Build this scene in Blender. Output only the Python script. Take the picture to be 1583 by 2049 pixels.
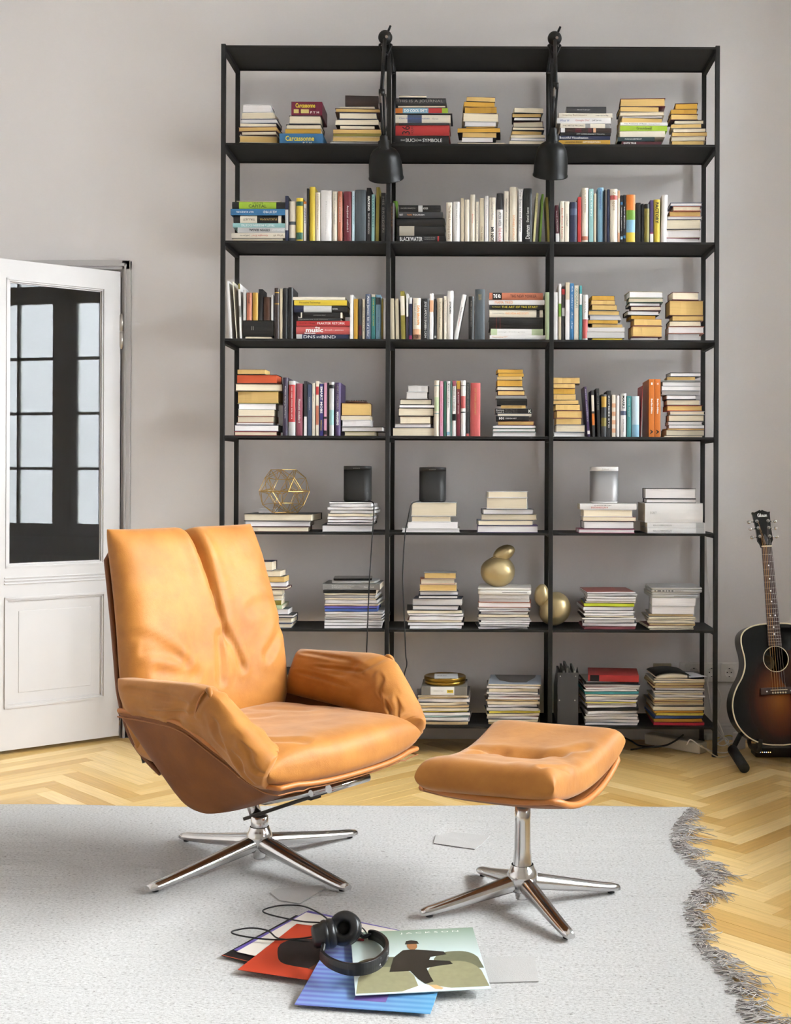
import bpy, bmesh, math, random
from mathutils import Vector, Matrix, noise

for o in list(bpy.data.objects):
    bpy.data.objects.remove(o)
scene = bpy.context.scene
COL = scene.collection
random.seed(11)
R = math.radians

# ---------------------------------------------------------------- camera
F, CX, CY, HC = 2400.0, 954.0, 955.0, 1.221      # focal length in px, principal point, eye height
ROLL = R(0.22)
cam_d = bpy.data.cameras.new('camera')
cam = bpy.data.objects.new('camera', cam_d)
COL.objects.link(cam)
cam.location = (0, 0, HC)
cam.rotation_mode = 'QUATERNION'
cam.rotation_quaternion = (Matrix.Rotation(ROLL, 3, 'Y').transposed() @ Matrix.Rotation(math.pi / 2, 3, 'X')).to_quaternion()
cam_d.sensor_fit = 'VERTICAL'
cam_d.sensor_height = 36.0
cam_d.sensor_width = 36.0
cam_d.lens = F / 2049 * 36.0
cam_d.shift_x = (791.5 - CX) / 2049
cam_d.shift_y = -(1024.5 - CY) / 2049
cam_d.clip_start = 0.05
scene.camera = cam

# ---------------------------------------------------------------- view, world, daylight
vs = scene.view_settings
vs.view_transform = 'Standard'
vs.look = 'None'
vs.gamma = 1.0
vs.use_curve_mapping = False
vs.exposure = 1.36
scene.cycles.use_denoising = True
W = bpy.data.worlds.new('overcast_sky')
scene.world = W
W.use_nodes = True
wn = W.node_tree.nodes
wn['Background'].inputs['Color'].default_value = (0.93, 0.97, 1.0, 1)
wn['Background'].inputs['Strength'].default_value = 30.0

YF, YB, YW = 5.25, 5.56, 5.61        # shelf front face, rear posts, wall
XR, XL, YN, ZC = 2.0, -3.4, -1.5, 3.75   # right wall, left wall, wall behind the camera, ceiling
WIN = [(1.145, 5.055)]     # window opening along the right wall
WZ0, WZ1 = 0.72, 3.58
for k, (a, b) in enumerate(WIN):      # sampling portals for the daylight in the window openings
    ld = bpy.data.lights.new('window_right_offscreen', 'AREA')
    ld.shape = 'RECTANGLE'
    ld.size, ld.size_y = WZ1 - WZ0, b - a
    ld.cycles.is_portal = True
    lo = bpy.data.objects.new('window_right_offscreen', ld)
    lo.location = (XR + 0.33, (a + b) / 2, (WZ0 + WZ1) / 2)
    lo.rotation_euler = (0, R(90), 0)
    COL.objects.link(lo)


# ---------------------------------------------------------------- pixel helpers (photo is 1583 x 2049)
def unroll(px, py):
    dx, dy = px - CX, py - CY
    c, s = math.cos(-ROLL), math.sin(-ROLL)
    return CX + c * dx - s * dy, CY + s * dx + c * dy


def at(px, py, Y):
    x, y = unroll(px, py)
    return Vector(((x - CX) / F * Y, Y, HC + (CY - y) / F * Y))


def ground(px, py, z=0.0):
    x, y = unroll(px, py)
    Y = F * (HC - z) / (y - CY)
    return Vector(((x - CX) / F * Y, Y, z))


# ---------------------------------------------------------------- materials
def lin(c):
    c = c / 255.0
    return c / 12.92 if c <= 0.04045 else ((c + 0.055) / 1.055) ** 2.4


def rgb(c):
    return (lin(c[0]), lin(c[1]), lin(c[2]), 1)


MATS = {}


def mat(name, c, rough=0.6, metal=0.0, vary=0.0, vscale=6.0, bump=0.0, bscale=200.0, spec=None, coat=0.0):
    key = (name, tuple(c), rough, metal, vary, vscale, bump, bscale, spec, coat)
    if key in MATS:
        return MATS[key]
    m = bpy.data.materials.new(name)
    m.use_nodes = True
    nt = m.node_tree
    b = nt.nodes['Principled BSDF']
    b.inputs['Base Color'].default_value = rgb(c)
    b.inputs['Roughness'].default_value = rough
    b.inputs['Metallic'].default_value = metal
    if spec is not None:
        b.inputs['Specular IOR Level'].default_value = spec
    if coat:
        b.inputs['Coat Weight'].default_value = coat
        b.inputs['Coat Roughness'].default_value = 0.08
    tc = nt.nodes.new('ShaderNodeTexCoord') if (vary or bump) else None
    if vary:
        n = nt.nodes.new('ShaderNodeTexNoise')
        n.inputs['Scale'].default_value = vscale
        n.inputs['Detail'].default_value = 5
        nt.links.new(tc.outputs['Object'], n.inputs['Vector'])
        mx = nt.nodes.new('ShaderNodeMix')
        mx.data_type = 'RGBA'
        k = rgb(c)
        mx.inputs['A'].default_value = tuple(v * (1 - vary) for v in k[:3]) + (1,)
        mx.inputs['B'].default_value = tuple(min(1, v * (1 + vary)) for v in k[:3]) + (1,)
        nt.links.new(n.outputs['Fac'], mx.inputs['Factor'])
        nt.links.new(mx.outputs['Result'], b.inputs['Base Color'])
    if bump:
        n2 = nt.nodes.new('ShaderNodeTexNoise')
        n2.inputs['Scale'].default_value = bscale
        n2.inputs['Detail'].default_value = 3
        nt.links.new(tc.outputs['Object'], n2.inputs['Vector'])
        bp = nt.nodes.new('ShaderNodeBump')
        bp.inputs['Strength'].default_value = bump
        bp.inputs['Distance'].default_value = 0.002
        nt.links.new(n2.outputs['Fac'], bp.inputs['Height'])
        nt.links.new(bp.outputs['Normal'], b.inputs['Normal'])
    MATS[key] = m
    return m


def nodes_of(m):
    m.use_nodes = True
    return m.node_tree, m.node_tree.nodes, m.node_tree.links, m.node_tree.nodes['Principled BSDF']


# ---------------------------------------------------------------- object helpers
def empty(name, loc=(0, 0, 0), rot=(0, 0, 0)):
    o = bpy.data.objects.new(name, None)
    o.empty_display_size = 0.05
    o.location = loc
    o.rotation_euler = rot
    COL.objects.link(o)
    return o


def tag(o, label=None, cat=None, group=None, kind=None):
    if label:
        o['label'] = label
    if cat:
        o['category'] = cat
    if group:
        o['group'] = group
    if kind:
        o['kind'] = kind
    return o


def mesh_obj(name, verts, faces, m, parent=None, smooth=False, mats=None, fmat=None, loc=None):
    me = bpy.data.meshes.new(name)
    me.from_pydata([tuple(v) for v in verts], [], faces)
    if mats:
        for k in mats:
            me.materials.append(k)
        if fmat:
            me.polygons.foreach_set('material_index', fmat)
    elif m:
        me.materials.append(m)
    if smooth:
        me.polygons.foreach_set('use_smooth', [True] * len(me.polygons))
    me.update()
    o = bpy.data.objects.new(name, me)
    COL.objects.link(o)
    if parent:
        o.parent = parent
    if loc is not None:
        o.location = loc
    return o


class MB:
    """collects simple shapes into one mesh"""

    def __init__(self):
        self.v, self.f, self.s = [], [], []

    def add(self, v, f, smooth=False):
        n = len(self.v)
        self.v += [Vector(p) for p in v]
        self.f += [tuple(i + n for i in q) for q in f]
        self.s += [smooth] * len(f)
        return self

    def box(self, lo, hi):
        x0, y0, z0 = lo
        x1, y1, z1 = hi
        v = [(x0, y0, z0), (x1, y0, z0), (x1, y1, z0), (x0, y1, z0), (x0, y0, z1), (x1, y0, z1), (x1, y1, z1), (x0, y1, z1)]
        f = [(0, 3, 2, 1), (4, 5, 6, 7), (0, 1, 5, 4), (1, 2, 6, 5), (2, 3, 7, 6), (3, 0, 4, 7)]
        return self.add(v, f)

    def cyl(self, a, b, r0, r1=None, n=16, caps=True):
        a, b = Vector(a), Vector(b)
        r1 = r0 if r1 is None else r1
        d = (b - a).normalized()
        t = Vector((0, 0, 1)) if abs(d.z) < 0.9 else Vector((1, 0, 0))
        u = d.cross(t).normalized()
        w = d.cross(u)
        v = []
        for p, r in ((a, r0), (b, r1)):
            for i in range(n):
                q = 2 * math.pi * i / n
                v.append(p + u * (r * math.cos(q)) + w * (r * math.sin(q)))
        f = [(i, i + n, (i + 1) % n + n, (i + 1) % n) for i in range(n)]
        self.add(v, f, True)
        if caps:
            self.add(v[:n], [tuple(range(n))])
            self.add(v[n:], [tuple(range(n - 1, -1, -1))])
        return self

    def lathe(self, prof, origin=(0, 0, 0), axis=(0, 0, 1), n=32, sx=1, sy=1):
        ax = Vector(axis).normalized()
        t = Vector((1, 0, 0)) if abs(ax.x) < 0.9 else Vector((0, 1, 0))
        u = (t - ax * t.dot(ax)).normalized()
        w = ax.cross(u)
        o = Vector(origin)
        v, f = [], []
        for (r, h) in prof:
            for i in range(n):
                q = 2 * math.pi * i / n
                v.append(o + ax * h + u * (r * sx * math.cos(q)) + w * (r * sy * math.sin(q)))
        for j in range(len(prof) - 1):
            for i in range(n):
                k = (i + 1) % n
                f.append((j * n + i, j * n + k, (j + 1) * n + k, (j + 1) * n + i))
        return self.add(v, f, True)

    def tube(self, pts, r, n=8, caps=True):
        pts = [Vector(p) for p in pts]
        v, f = [], []
        up = None
        for i, p in enumerate(pts):
            d = (pts[min(i + 1, len(pts) - 1)] - pts[max(i - 1, 0)]).normalized()
            if up is None:
                up = Vector((0, 0, 1)) if abs(d.z) < 0.9 else Vector((1, 0, 0))
            u = (up - d * up.dot(d))
            if u.length < 1e-6:
                u = d.orthogonal()
            u.normalize()
            up = u
            w = d.cross(u)
            rr = r[i] if isinstance(r, (list, tuple)) else r
            for k in range(n):
                q = 2 * math.pi * k / n
                v.append(p + u * (rr * math.cos(q)) + w * (rr * math.sin(q)))
        for i in range(len(pts) - 1):
            for k in range(n):
                k2 = (k + 1) % n
                f.append((i * n + k, i * n + k2, (i + 1) * n + k2, (i + 1) * n + k))
        self.add(v, f, True)
        if caps:
            self.add(v[:n], [tuple(range(n - 1, -1, -1))])
            self.add(v[-n:], [tuple(range(n))])
        return self

    def prism(self, outline, d0, d1, fmap):
        """outline: 2-D points, extruded from d0 to d1; fmap(a, b, d) -> 3-D"""
        n = len(outline)
        v = [fmap(a, b, d0) for a, b in outline] + [fmap(a, b, d1) for a, b in outline]
        f = [tuple(range(n)), tuple(range(2 * n - 1, n - 1, -1))]
        f += [(i, i + n, (i + 1) % n + n, (i + 1) % n) for i in range(n)]
        return self.add(v, f)

    def build(self, name, m, parent=None, bevel=0.0, seg=2, loc=None, rot=None):
        me = bpy.data.meshes.new(name)
        me.from_pydata([tuple(p) for p in self.v], [], self.f)
        me.polygons.foreach_set('use_smooth', self.s)
        bm = bmesh.new()
        bm.from_mesh(me)
        bmesh.ops.remove_doubles(bm, verts=bm.verts, dist=1e-6)
        bmesh.ops.recalc_face_normals(bm, faces=bm.faces)
        if bevel:
            es = [e for e in bm.edges if len(e.link_faces) == 2 and e.calc_face_angle(0) > 0.6]
            bmesh.ops.bevel(bm, geom=es, offset=bevel, segments=seg, affect='EDGES', profile=0.5)
        bm.to_mesh(me)
        bm.free()
        me.materials.append(m)
        o = bpy.data.objects.new(name, me)
        COL.objects.link(o)
        if parent:
            o.parent = parent
        if loc is not None:
            o.location = loc
        if rot is not None:
            o.rotation_euler = rot
        return o


def smooth_path(pts, k=6):
    pts = [Vector(p) for p in pts]
    out = []
    n = len(pts)
    for i in range(n - 1):
        p0, p1, p2, p3 = pts[max(i - 1, 0)], pts[i], pts[i + 1], pts[min(i + 2, n - 1)]
        for j in range(k):
            t = j / k
            out.append(0.5 * ((2 * p1) + (p2 - p0) * t + (2 * p0 - 5 * p1 + 4 * p2 - p3) * t * t + (3 * p1 - p0 - 3 * p2 + p3) * t ** 3))
    out.append(pts[-1])
    return out


def lerp_table(tab, x):
    """smooth-ish piecewise interpolation; tab = [(x, y), ...]"""
    if x <= tab[0][0]:
        return tab[0][1]
    for i in range(len(tab) - 1):
        x0, y0 = tab[i]
        x1, y1 = tab[i + 1]
        if x <= x1:
            ym = tab[i - 1][1] if i else y0
            xm = tab[i - 1][0] if i else x0 - (x1 - x0)
            yp = tab[i + 2][1] if i + 2 < len(tab) else y1
            xp = tab[i + 2][0] if i + 2 < len(tab) else x1 + (x1 - x0)
            h = x1 - x0
            t = (x - x0) / h
            m0 = (y1 - ym) / (x1 - xm) * h
            m1 = (yp - y0) / (xp - x0) * h
            return (2 * t**3 - 3 * t**2 + 1) * y0 + (t**3 - 2 * t**2 + t) * m0 + (-2 * t**3 + 3 * t**2) * y1 + (t**3 - t**2) * m1
    return tab[-1][1]


# lettering: queued here, turned into meshes at the end in one pass
TEXTS = []


def text(s, parent, origin, right, up, width, height, m, name='lettering', bold=0.0, fit='both', smooth=None):
    """lettering centred on origin, fitted into width x height (metres) in the parent's space"""
    TEXTS.append((s, parent, Vector(origin), Vector(right), Vector(up), width, height, m, name, bold, fit))


def flush_texts():
    tmp = []
    for t in TEXTS:
        cu = bpy.data.curves.new('lettering', 'FONT')
        cu.body = t[0]
        cu.size = 1.0
        cu.resolution_u = 2
        cu.offset = t[9]
        o = bpy.data.objects.new('lettering', cu)
        COL.objects.link(o)
        tmp.append((o, cu, t))
    bpy.context.view_layer.update()
    dg = bpy.context.evaluated_depsgraph_get()
    for o, cu, t in tmp:
        me = bpy.data.meshes.new_from_object(o.evaluated_get(dg))
        s, parent, org, right, up, w, h, m, name, bold, fit = t
        bpy.data.objects.remove(o)
        bpy.data.curves.remove(cu)
        if not len(me.vertices):
            continue
        xs = [v.co.x for v in me.vertices]
        ys = [v.co.y for v in me.vertices]
        x0, x1, y0, y1 = min(xs), max(xs), min(ys), max(ys)
        sx, sy = w / max(x1 - x0, 1e-5), h / max(y1 - y0, 1e-5)
        if fit == 'keep':
            sx = sy = min(sx, sy)
        for v in me.vertices:
            a = (v.co.x - (x0 + x1) / 2) * sx
            b = (v.co.y - (y0 + y1) / 2) * sy
            v.co = org + right * a + up * b
        me.name = name
        me.materials.clear()
        me.materials.append(m)
        ob = bpy.data.objects.new(name, me)
        COL.objects.link(ob)
        ob.parent = parent


# ================================================================ THE ROOM
M_WALL = mat('wall_paint', (219, 213, 210), 0.85, vary=0.03, vscale=1.2, bump=0.15, bscale=60)
M_CEIL = mat('ceiling_paint', (240, 238, 235), 0.9)
M_WALLW = mat('white_wall_paint', (238, 235, 231), 0.9)
M_TRIM = mat('white_lacquer', (192, 187, 184), 0.38, vary=0.03, vscale=3)
M_BASEB = mat('baseboard_paint', (196, 192, 190), 0.5)
M_DARKROOM = mat('corridor_paint', (178, 178, 180), 0.9)
M_STEEL_H = mat('satin_nickel', (190, 185, 178), 0.3, 1.0)


def struct(name, mb, m, bevel=0.0, label=None):
    o = mb.build(name, m, bevel=bevel)
    o['kind'] = 'structure'
    if label:
        o['label'] = label
    return o


DX0, DX1, DZ1 = -2.66, -1.655, 2.185      # door opening
struct('wall_back', MB().box((XL, YW, 0), (DX0, YW + 0.22, ZC)).box((DX0, YW, DZ1), (DX1, YW + 0.22, ZC)).box((DX1, YW, 0), (XR + 0.3, YW + 0.22, ZC)),
       M_WALL, label='warm light grey plaster wall behind the black bookshelf')
struct('wall_left', MB().box((XL - 0.2, YN - 0.2, 0), (XL, YW + 0.22, ZC)), M_WALL, label='plain light grey plaster wall beyond the door')
struct('wall_front', MB().box((XL, YN - 0.2, 0), (XR + 0.3, YN, ZC)), M_WALLW, label='plain white plaster wall facing the bookshelf')
mb = MB().box((XR, YN - 0.2, 0), (XR + 0.34, YW, WZ0)).box((XR, YN - 0.2, WZ1), (XR + 0.34, YW, ZC))
ys = [YN - 0.2] + [v for ab in sorted(WIN) for v in ab] + [YW]
for k in range(0, len(ys), 2):
    mb.box((XR, ys[k], WZ0), (XR + 0.34, ys[k + 1], WZ1))
struct('wall_right', mb, M_WALLW, label='white plaster wall with a tall window')
struct('ceiling', MB().box((XL - 0.2, YN - 0.2, ZC), (XR + 0.34, YW + 0.22, ZC + 0.15)), M_CEIL, label='plain white plaster ceiling of the room')
# dark neighbouring room seen through the door gap and glass
mb = MB()
mb.box((-3.6, YW + 2.4, 0), (-0.6, YW + 2.5, 2.9)).box((-3.7, YW + 0.22, 0), (-3.6, YW + 2.5, 2.9)).box((-0.7, YW + 0.22, 0), (-0.6, YW + 2.5, 2.9))
mb.box((-3.7, YW + 0.22, 2.9), (-0.6, YW + 2.5, 3.0))
struct('wall_corridor', mb, M_DARKROOM, label='dim grey walls of the corridor behind the glazed door')

# ---------------------------------------------------------------- floor: herringbone parquet
sub = mat('parquet_joint', (70, 48, 22), 0.9)
fl = struct('floor', MB().box((XL - 0.2, YN - 0.2, -0.12), (XR + 0.34, YW + 2.5, -0.0035)), sub, label='honey oak herringbone parquet floor with planks at forty-five degrees')

m_oak = bpy.data.materials.new('oak_plank')
nt, N, Lk, B = nodes_of(m_oak)
uv = N.new('ShaderNodeUVMap')
oi = N.new('ShaderNodeObjectInfo')
ge = N.new('ShaderNodeNewGeometry')
ad = N.new('ShaderNodeMath'); ad.operation = 'ADD'
fr = N.new('ShaderNodeMath'); fr.operation = 'FRACT'
Lk.new(oi.outputs['Random'], ad.inputs[0]); Lk.new(ge.outputs['Random Per Island'], ad.inputs[1]); Lk.new(ad.outputs[0], fr.inputs[0])
cmb = N.new('ShaderNodeCombineXYZ')
ml = N.new('ShaderNodeMath'); ml.operation = 'MULTIPLY'; ml.inputs[1].default_value = 97.0
Lk.new(fr.outputs[0], ml.inputs[0]); Lk.new(ml.outputs[0], cmb.inputs[2])
va = N.new('ShaderNodeVectorMath'); va.operation = 'ADD'
Lk.new(uv.outputs['UV'], va.inputs[0]); Lk.new(cmb.outputs[0], va.inputs[1])
mp = N.new('ShaderNodeMapping'); mp.inputs['Scale'].default_value = (3.0, 60.0, 1.0)
Lk.new(va.outputs[0], mp.inputs['Vector'])
gr = N.new('ShaderNodeTexNoise'); gr.inputs['Scale'].default_value = 1.6; gr.inputs['Detail'].default_value = 6; gr.inputs['Distortion'].default_value = 0.6
Lk.new(mp.outputs[0], gr.inputs['Vector'])
cr = N.new('ShaderNodeValToRGB')
e = cr.color_ramp.elements
e[0].position, e[0].color = 0.0, rgb((206, 162, 90))
e[1].position, e[1].color = 1.0, rgb((242, 210, 150))
x = e.new(0.5); x.color = rgb((226, 190, 122))
Lk.new(fr.outputs[0], cr.inputs['Fac'])
cg = N.new('ShaderNodeValToRGB')
cg.color_ramp.elements[0].position, cg.color_ramp.elements[0].color = 0.3, (0.86, 0.84, 0.80, 1)
cg.color_ramp.elements[1].position, cg.color_ramp.elements[1].color = 0.75, (1.06, 1.06, 1.06, 1)
Lk.new(gr.outputs['Fac'], cg.inputs['Fac'])
mx = N.new('ShaderNodeMix'); mx.data_type = 'RGBA'; mx.blend_type = 'MULTIPLY'; mx.inputs['Factor'].default_value = 1.0
Lk.new(cr.outputs['Color'], mx.inputs['A']); Lk.new(cg.outputs['Color'], mx.inputs['B'])
Lk.new(mx.outputs['Result'], B.inputs['Base Color'])
B.inputs['Roughness'].default_value = 0.36
bp = N.new('ShaderNodeBump'); bp.inputs['Strength'].default_value = 0.08; bp.inputs['Distance'].default_value = 0.001
Lk.new(gr.outputs['Fac'], bp.inputs['Height']); Lk.new(bp.outputs['Normal'], B.inputs['Normal'])

PL, PW = 0.509, 0.0697
s2 = math.sqrt(0.5)


def plank_geo():
    g, c = 0.0005, 0.0003
    a, b = PL / 2 - g, PW / 2 - g
    v = [(-a, -b, -.004), (a, -b, -.004), (a, b, -.004), (-a, b, -.004),
         (-a, -b, -c), (a, -b, -c), (a, b, -c), (-a, b, -c),
         (-a + c, -b + c, 0), (a - c, -b + c, 0), (a - c, b - c, 0), (-a + c, b - c, 0)]
    f = [(8, 9, 10, 11)]
    for k in (0, 4):
        for i in range(4):
            j = (i + 1) % 4
            f.append((k + i, k + j, k + 4 + j, k + 4 + i))
    return v, f


pv, pf = plank_geo()


def add_uv(me, uvs):
    l = me.uv_layers.new(name='UVMap')
    for lp in me.loops:
        l.data[lp.index].uv = uvs[lp.vertex_index]


pm = bpy.data.meshes.new('plank')
pm.from_pydata(pv, [], pf)
add_uv(pm, [(v[0], v[1]) for v in pv])
pm.materials.append(m_oak)
X0 = 0.880
planks = []
for i in range(-140, 140):
    for j in range(-8, 9):
        for kind in (0, 1):
            if kind == 0:
                p, q, ang = i * PW - j * PL + PL / 2, i * PW + j * PL + PW / 2, R(45)
            else:
                p, q, ang = i * PW - j * PL + PW / 2, i * PW + j * PL + PW + PL / 2, R(135)
            x, y = X0 + s2 * (p - q), 3.8 + s2 * (p + q)
            if XL - 0.1 < x < XR + 0.1 and YN - 0.1 < y < YW + 0.35:
                planks.append((x, y, ang))


def plank_rank(t):
    x, y, _ = t
    if y < 1.2:
        return 0
    px, py = CX + F * x / y, CY + F * HC / y
    if not (-60 < px < 1640 and py < 2100):
        return 0
    if y < 4.38 and x < 0.72 - 0.06 * (4.38 - y):
        return 0          # under the rug
    return 1 / y ** 3


planks.sort(key=plank_rank, reverse=True)
for k, (x, y, a) in enumerate(planks[:300]):
    if plank_rank((x, y, a)) <= 0:
        break
    o = bpy.data.objects.new('plank', pm)
    o.location = (x, y, 0)
    o.rotation_euler = (0, 0, a)
    o.parent = fl
    COL.objects.link(o)
n_single = k
av, af, auv = [], [], []
for (x, y, a) in planks[n_single:]:
    c, s = math.cos(a), math.sin(a)
    n = len(av)
    av += [(x + c * v[0] - s * v[1], y + s * v[0] + c * v[1], v[2]) for v in pv]
    auv += [(v[0], v[1]) for v in pv]
    af += [tuple(i + n for i in q) for q in pf]
rest = mesh_obj('parquet_planks', av, af, m_oak, fl)
add_uv(rest.data, auv)
rest['kind'] = 'stuff'

# ---------------------------------------------------------------- baseboards and door casing
mb = MB()
prof = [(0, 0), (0.016, 0), (0.016, 0.052), (0.012, 0.058), (0.012, 0.066), (0.006, 0.074), (0, 0.076)]
mb.prism(prof, DX1 + 0.045, XR, lambda a, b, d: (d, YW - a, b))
struct('baseboard_back', mb, M_BASEB, label='low grey painted baseboard along the bookshelf wall')
struct('baseboard_right', MB().prism(prof, YN, YW - 0.016, lambda a, b, d: (XR - a, d, b)), M_BASEB, label='low grey painted baseboard under the windows')
mb = MB()
mb.box((DX1 - 0.002, YW - 0.022, 0), (DX1 + 0.036, YW, DZ1 + 0.04)).box((DX0, YW - 0.022, DZ1 - 0.002), (DX1 + 0.036, YW, DZ1 + 0.04))
mb.box((DX1 + 0.010, YW - 0.032, 0), (DX1 + 0.02, YW - 0.02, DZ1 + 0.024)).box((DX0, YW - 0.032, DZ1 + 0.012), (DX1 + 0.02, YW - 0.02, DZ1 + 0.024))
mb.box((DX1 - 0.002, YW - 0.022, 0.0), (DX1 + 0.046, YW + 0.0, 0.1))
struct('trim_1', mb, M_TRIM, bevel=0.002, label='narrow white moulded casing around the glazed door')
struct('trim_2', MB().box((DX0, YW + 0.02, 0), (DX1, YW + 0.2, 0.012)), M_TRIM, label='white threshold bar under the glazed door')

# ---------------------------------------------------------------- glass
def glass_mat(name, ior=1.52, tint=(0.97, 0.98, 0.98)):
    m = bpy.data.materials.new(name)
    m.use_nodes = True
    nt = m.node_tree
    nt.nodes.clear()
    out = nt.nodes.new('ShaderNodeOutputMaterial')
    t = nt.nodes.new('ShaderNodeBsdfTransparent')
    t.inputs['Color'].default_value = (*tint, 1)
    g = nt.nodes.new('ShaderNodeBsdfGlossy')
    g.inputs['Roughness'].default_value = 0.0
    fz = nt.nodes.new('ShaderNodeFresnel')
    fz.inputs['IOR'].default_value = ior
    ms = nt.nodes.new('ShaderNodeMixShader')
    nt.links.new(fz.outputs[0], ms.inputs[0])
    nt.links.new(t.outputs[0], ms.inputs[1])
    nt.links.new(g.outputs[0], ms.inputs[2])
    nt.links.new(ms.outputs[0], out.inputs[0])
    return m


M_GLASS = glass_mat('window_glass')
M_DOORGLASS = glass_mat('old_door_glass', 1.40)

# ---------------------------------------------------------------- the glazed door, ajar into the room
HX, HY = -1.664, YW - 0.045
TH = R(38.5)
door = empty('door_1', (HX, HY, 0.02), (0, 0, math.pi + TH))     # local +x runs along the leaf, local +y is the far side... (front face at y>0)
tag(door, 'white panelled door with tall glass pane standing ajar', None, None, 'structure')
LW, LH, LT = 0.96, 2.145, 0.04
GX0, GX1, GZ0, GZ1 = 0.092, 0.585, 0.80, 2.06


def leaf_s(px):
    """distance along the leaf for a photo column"""
    k = (px - CX) / F
    c, s = math.cos(TH), math.sin(TH)
    return (HX - k * HY) / (c - k * s)


GX0, GX1 = leaf_s(205), leaf_s(11)
# in local space: room side is y = 0..; leaf body spans y -LT/2..LT/2
mb = MB()
mb.box((0, -LT / 2, 0), (GX0, LT / 2, LH))
mb.box((GX1, -LT / 2, 0), (LW, LT / 2, LH))
mb.box((GX0, -LT / 2, GZ1), (GX1, LT / 2, LH))
mb.box((GX0, -LT / 2, 0), (GX1, LT / 2, 0.19))
mb.box((GX0, -LT / 2, 0.66), (GX1, LT / 2, GZ0))
frame_o = mb.build('door_frame', M_TRIM, door)
# lower panel with raised moulding
mb = MB()
PX0, PX1, PZ0, PZ1 = GX0, GX1, 0.19, 0.66
mb.box((PX0, -0.010, PZ0), (PX1, 0.010, PZ1))
mb.box((PX0 + 0.055, 0.004, PZ0 + 0.055), (PX1 - 0.055, 0.0125, PZ1 - 0.055))
mb.build('door_panel', M_TRIM, door, bevel=0.002)


def frame_mould(x0, x1, z0, z1, name, w=0.022, y0=0.010, y1=0.026):
    mb = MB()
    for (yy, ww, off) in ((y1, w * .4, 0), (y1 - .006, w * .75, 0), (y0 + .002, w, 0)):
        mb.box((x0, y0, z0), (x1, yy, z0 + ww)).box((x0, y0, z1 - ww), (x1, yy, z1))
        mb.box((x0, y0, z0), (x0 + ww, yy, z1)).box((x1 - ww, y0, z0), (x1, yy, z1))
    return mb.build(name, M_TRIM, door)


frame_mould(PX0 - 0.008, PX1 + 0.008, PZ0 - 0.008, PZ1 + 0.008, 'panel_moulding')
frame_mould(GX0 - 0.004, GX1 + 0.004, GZ0 - 0.004, GZ1 + 0.004, 'glazing_bead', w=0.02, y0=0.004, y1=0.0235)
mb = MB()
for z in (0.724, 0.737, 0.750):
    mb.box((GX0 - 0.02, 0.018, z), (GX1 + 0.01, 0.0255, z + 0.006))
mb.build('ribbed_rail', M_TRIM, door, bevel=0.0015)
mb = MB().box((GX0 - 0.002, -0.002, GZ0 - 0.002), (GX1 + 0.002, 0.002, GZ1 + 0.002))
mb.build('pane', M_DOORGLASS, door)['label'] = 'tall clear glass pane reflecting the window'
for zc in (1.87, 0.3):
    mb = MB()
    mb.cyl((-0.006, 0.020, zc - 0.075), (-0.006, 0.020, zc - 0.002), 0.009).cyl((-0.006, 0.020, zc + 0.002), (-0.006, 0.020, zc + 0.075), 0.009)
    mb.cyl((-0.006, 0.020, zc - 0.082), (-0.006, 0.020, zc + 0.082), 0.006)
    mb.build('hinge', M_STEEL_H, door)
mb = MB().cyl((LW - 0.06, 0.02, 1.03), (LW - 0.06, 0.06, 1.03), 0.009).cyl((LW - 0.06, 0.055, 1.03), (LW - 0.17, 0.055, 1.03), 0.009)
mb.build('door_handle', M_STEEL_H, door)

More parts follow.
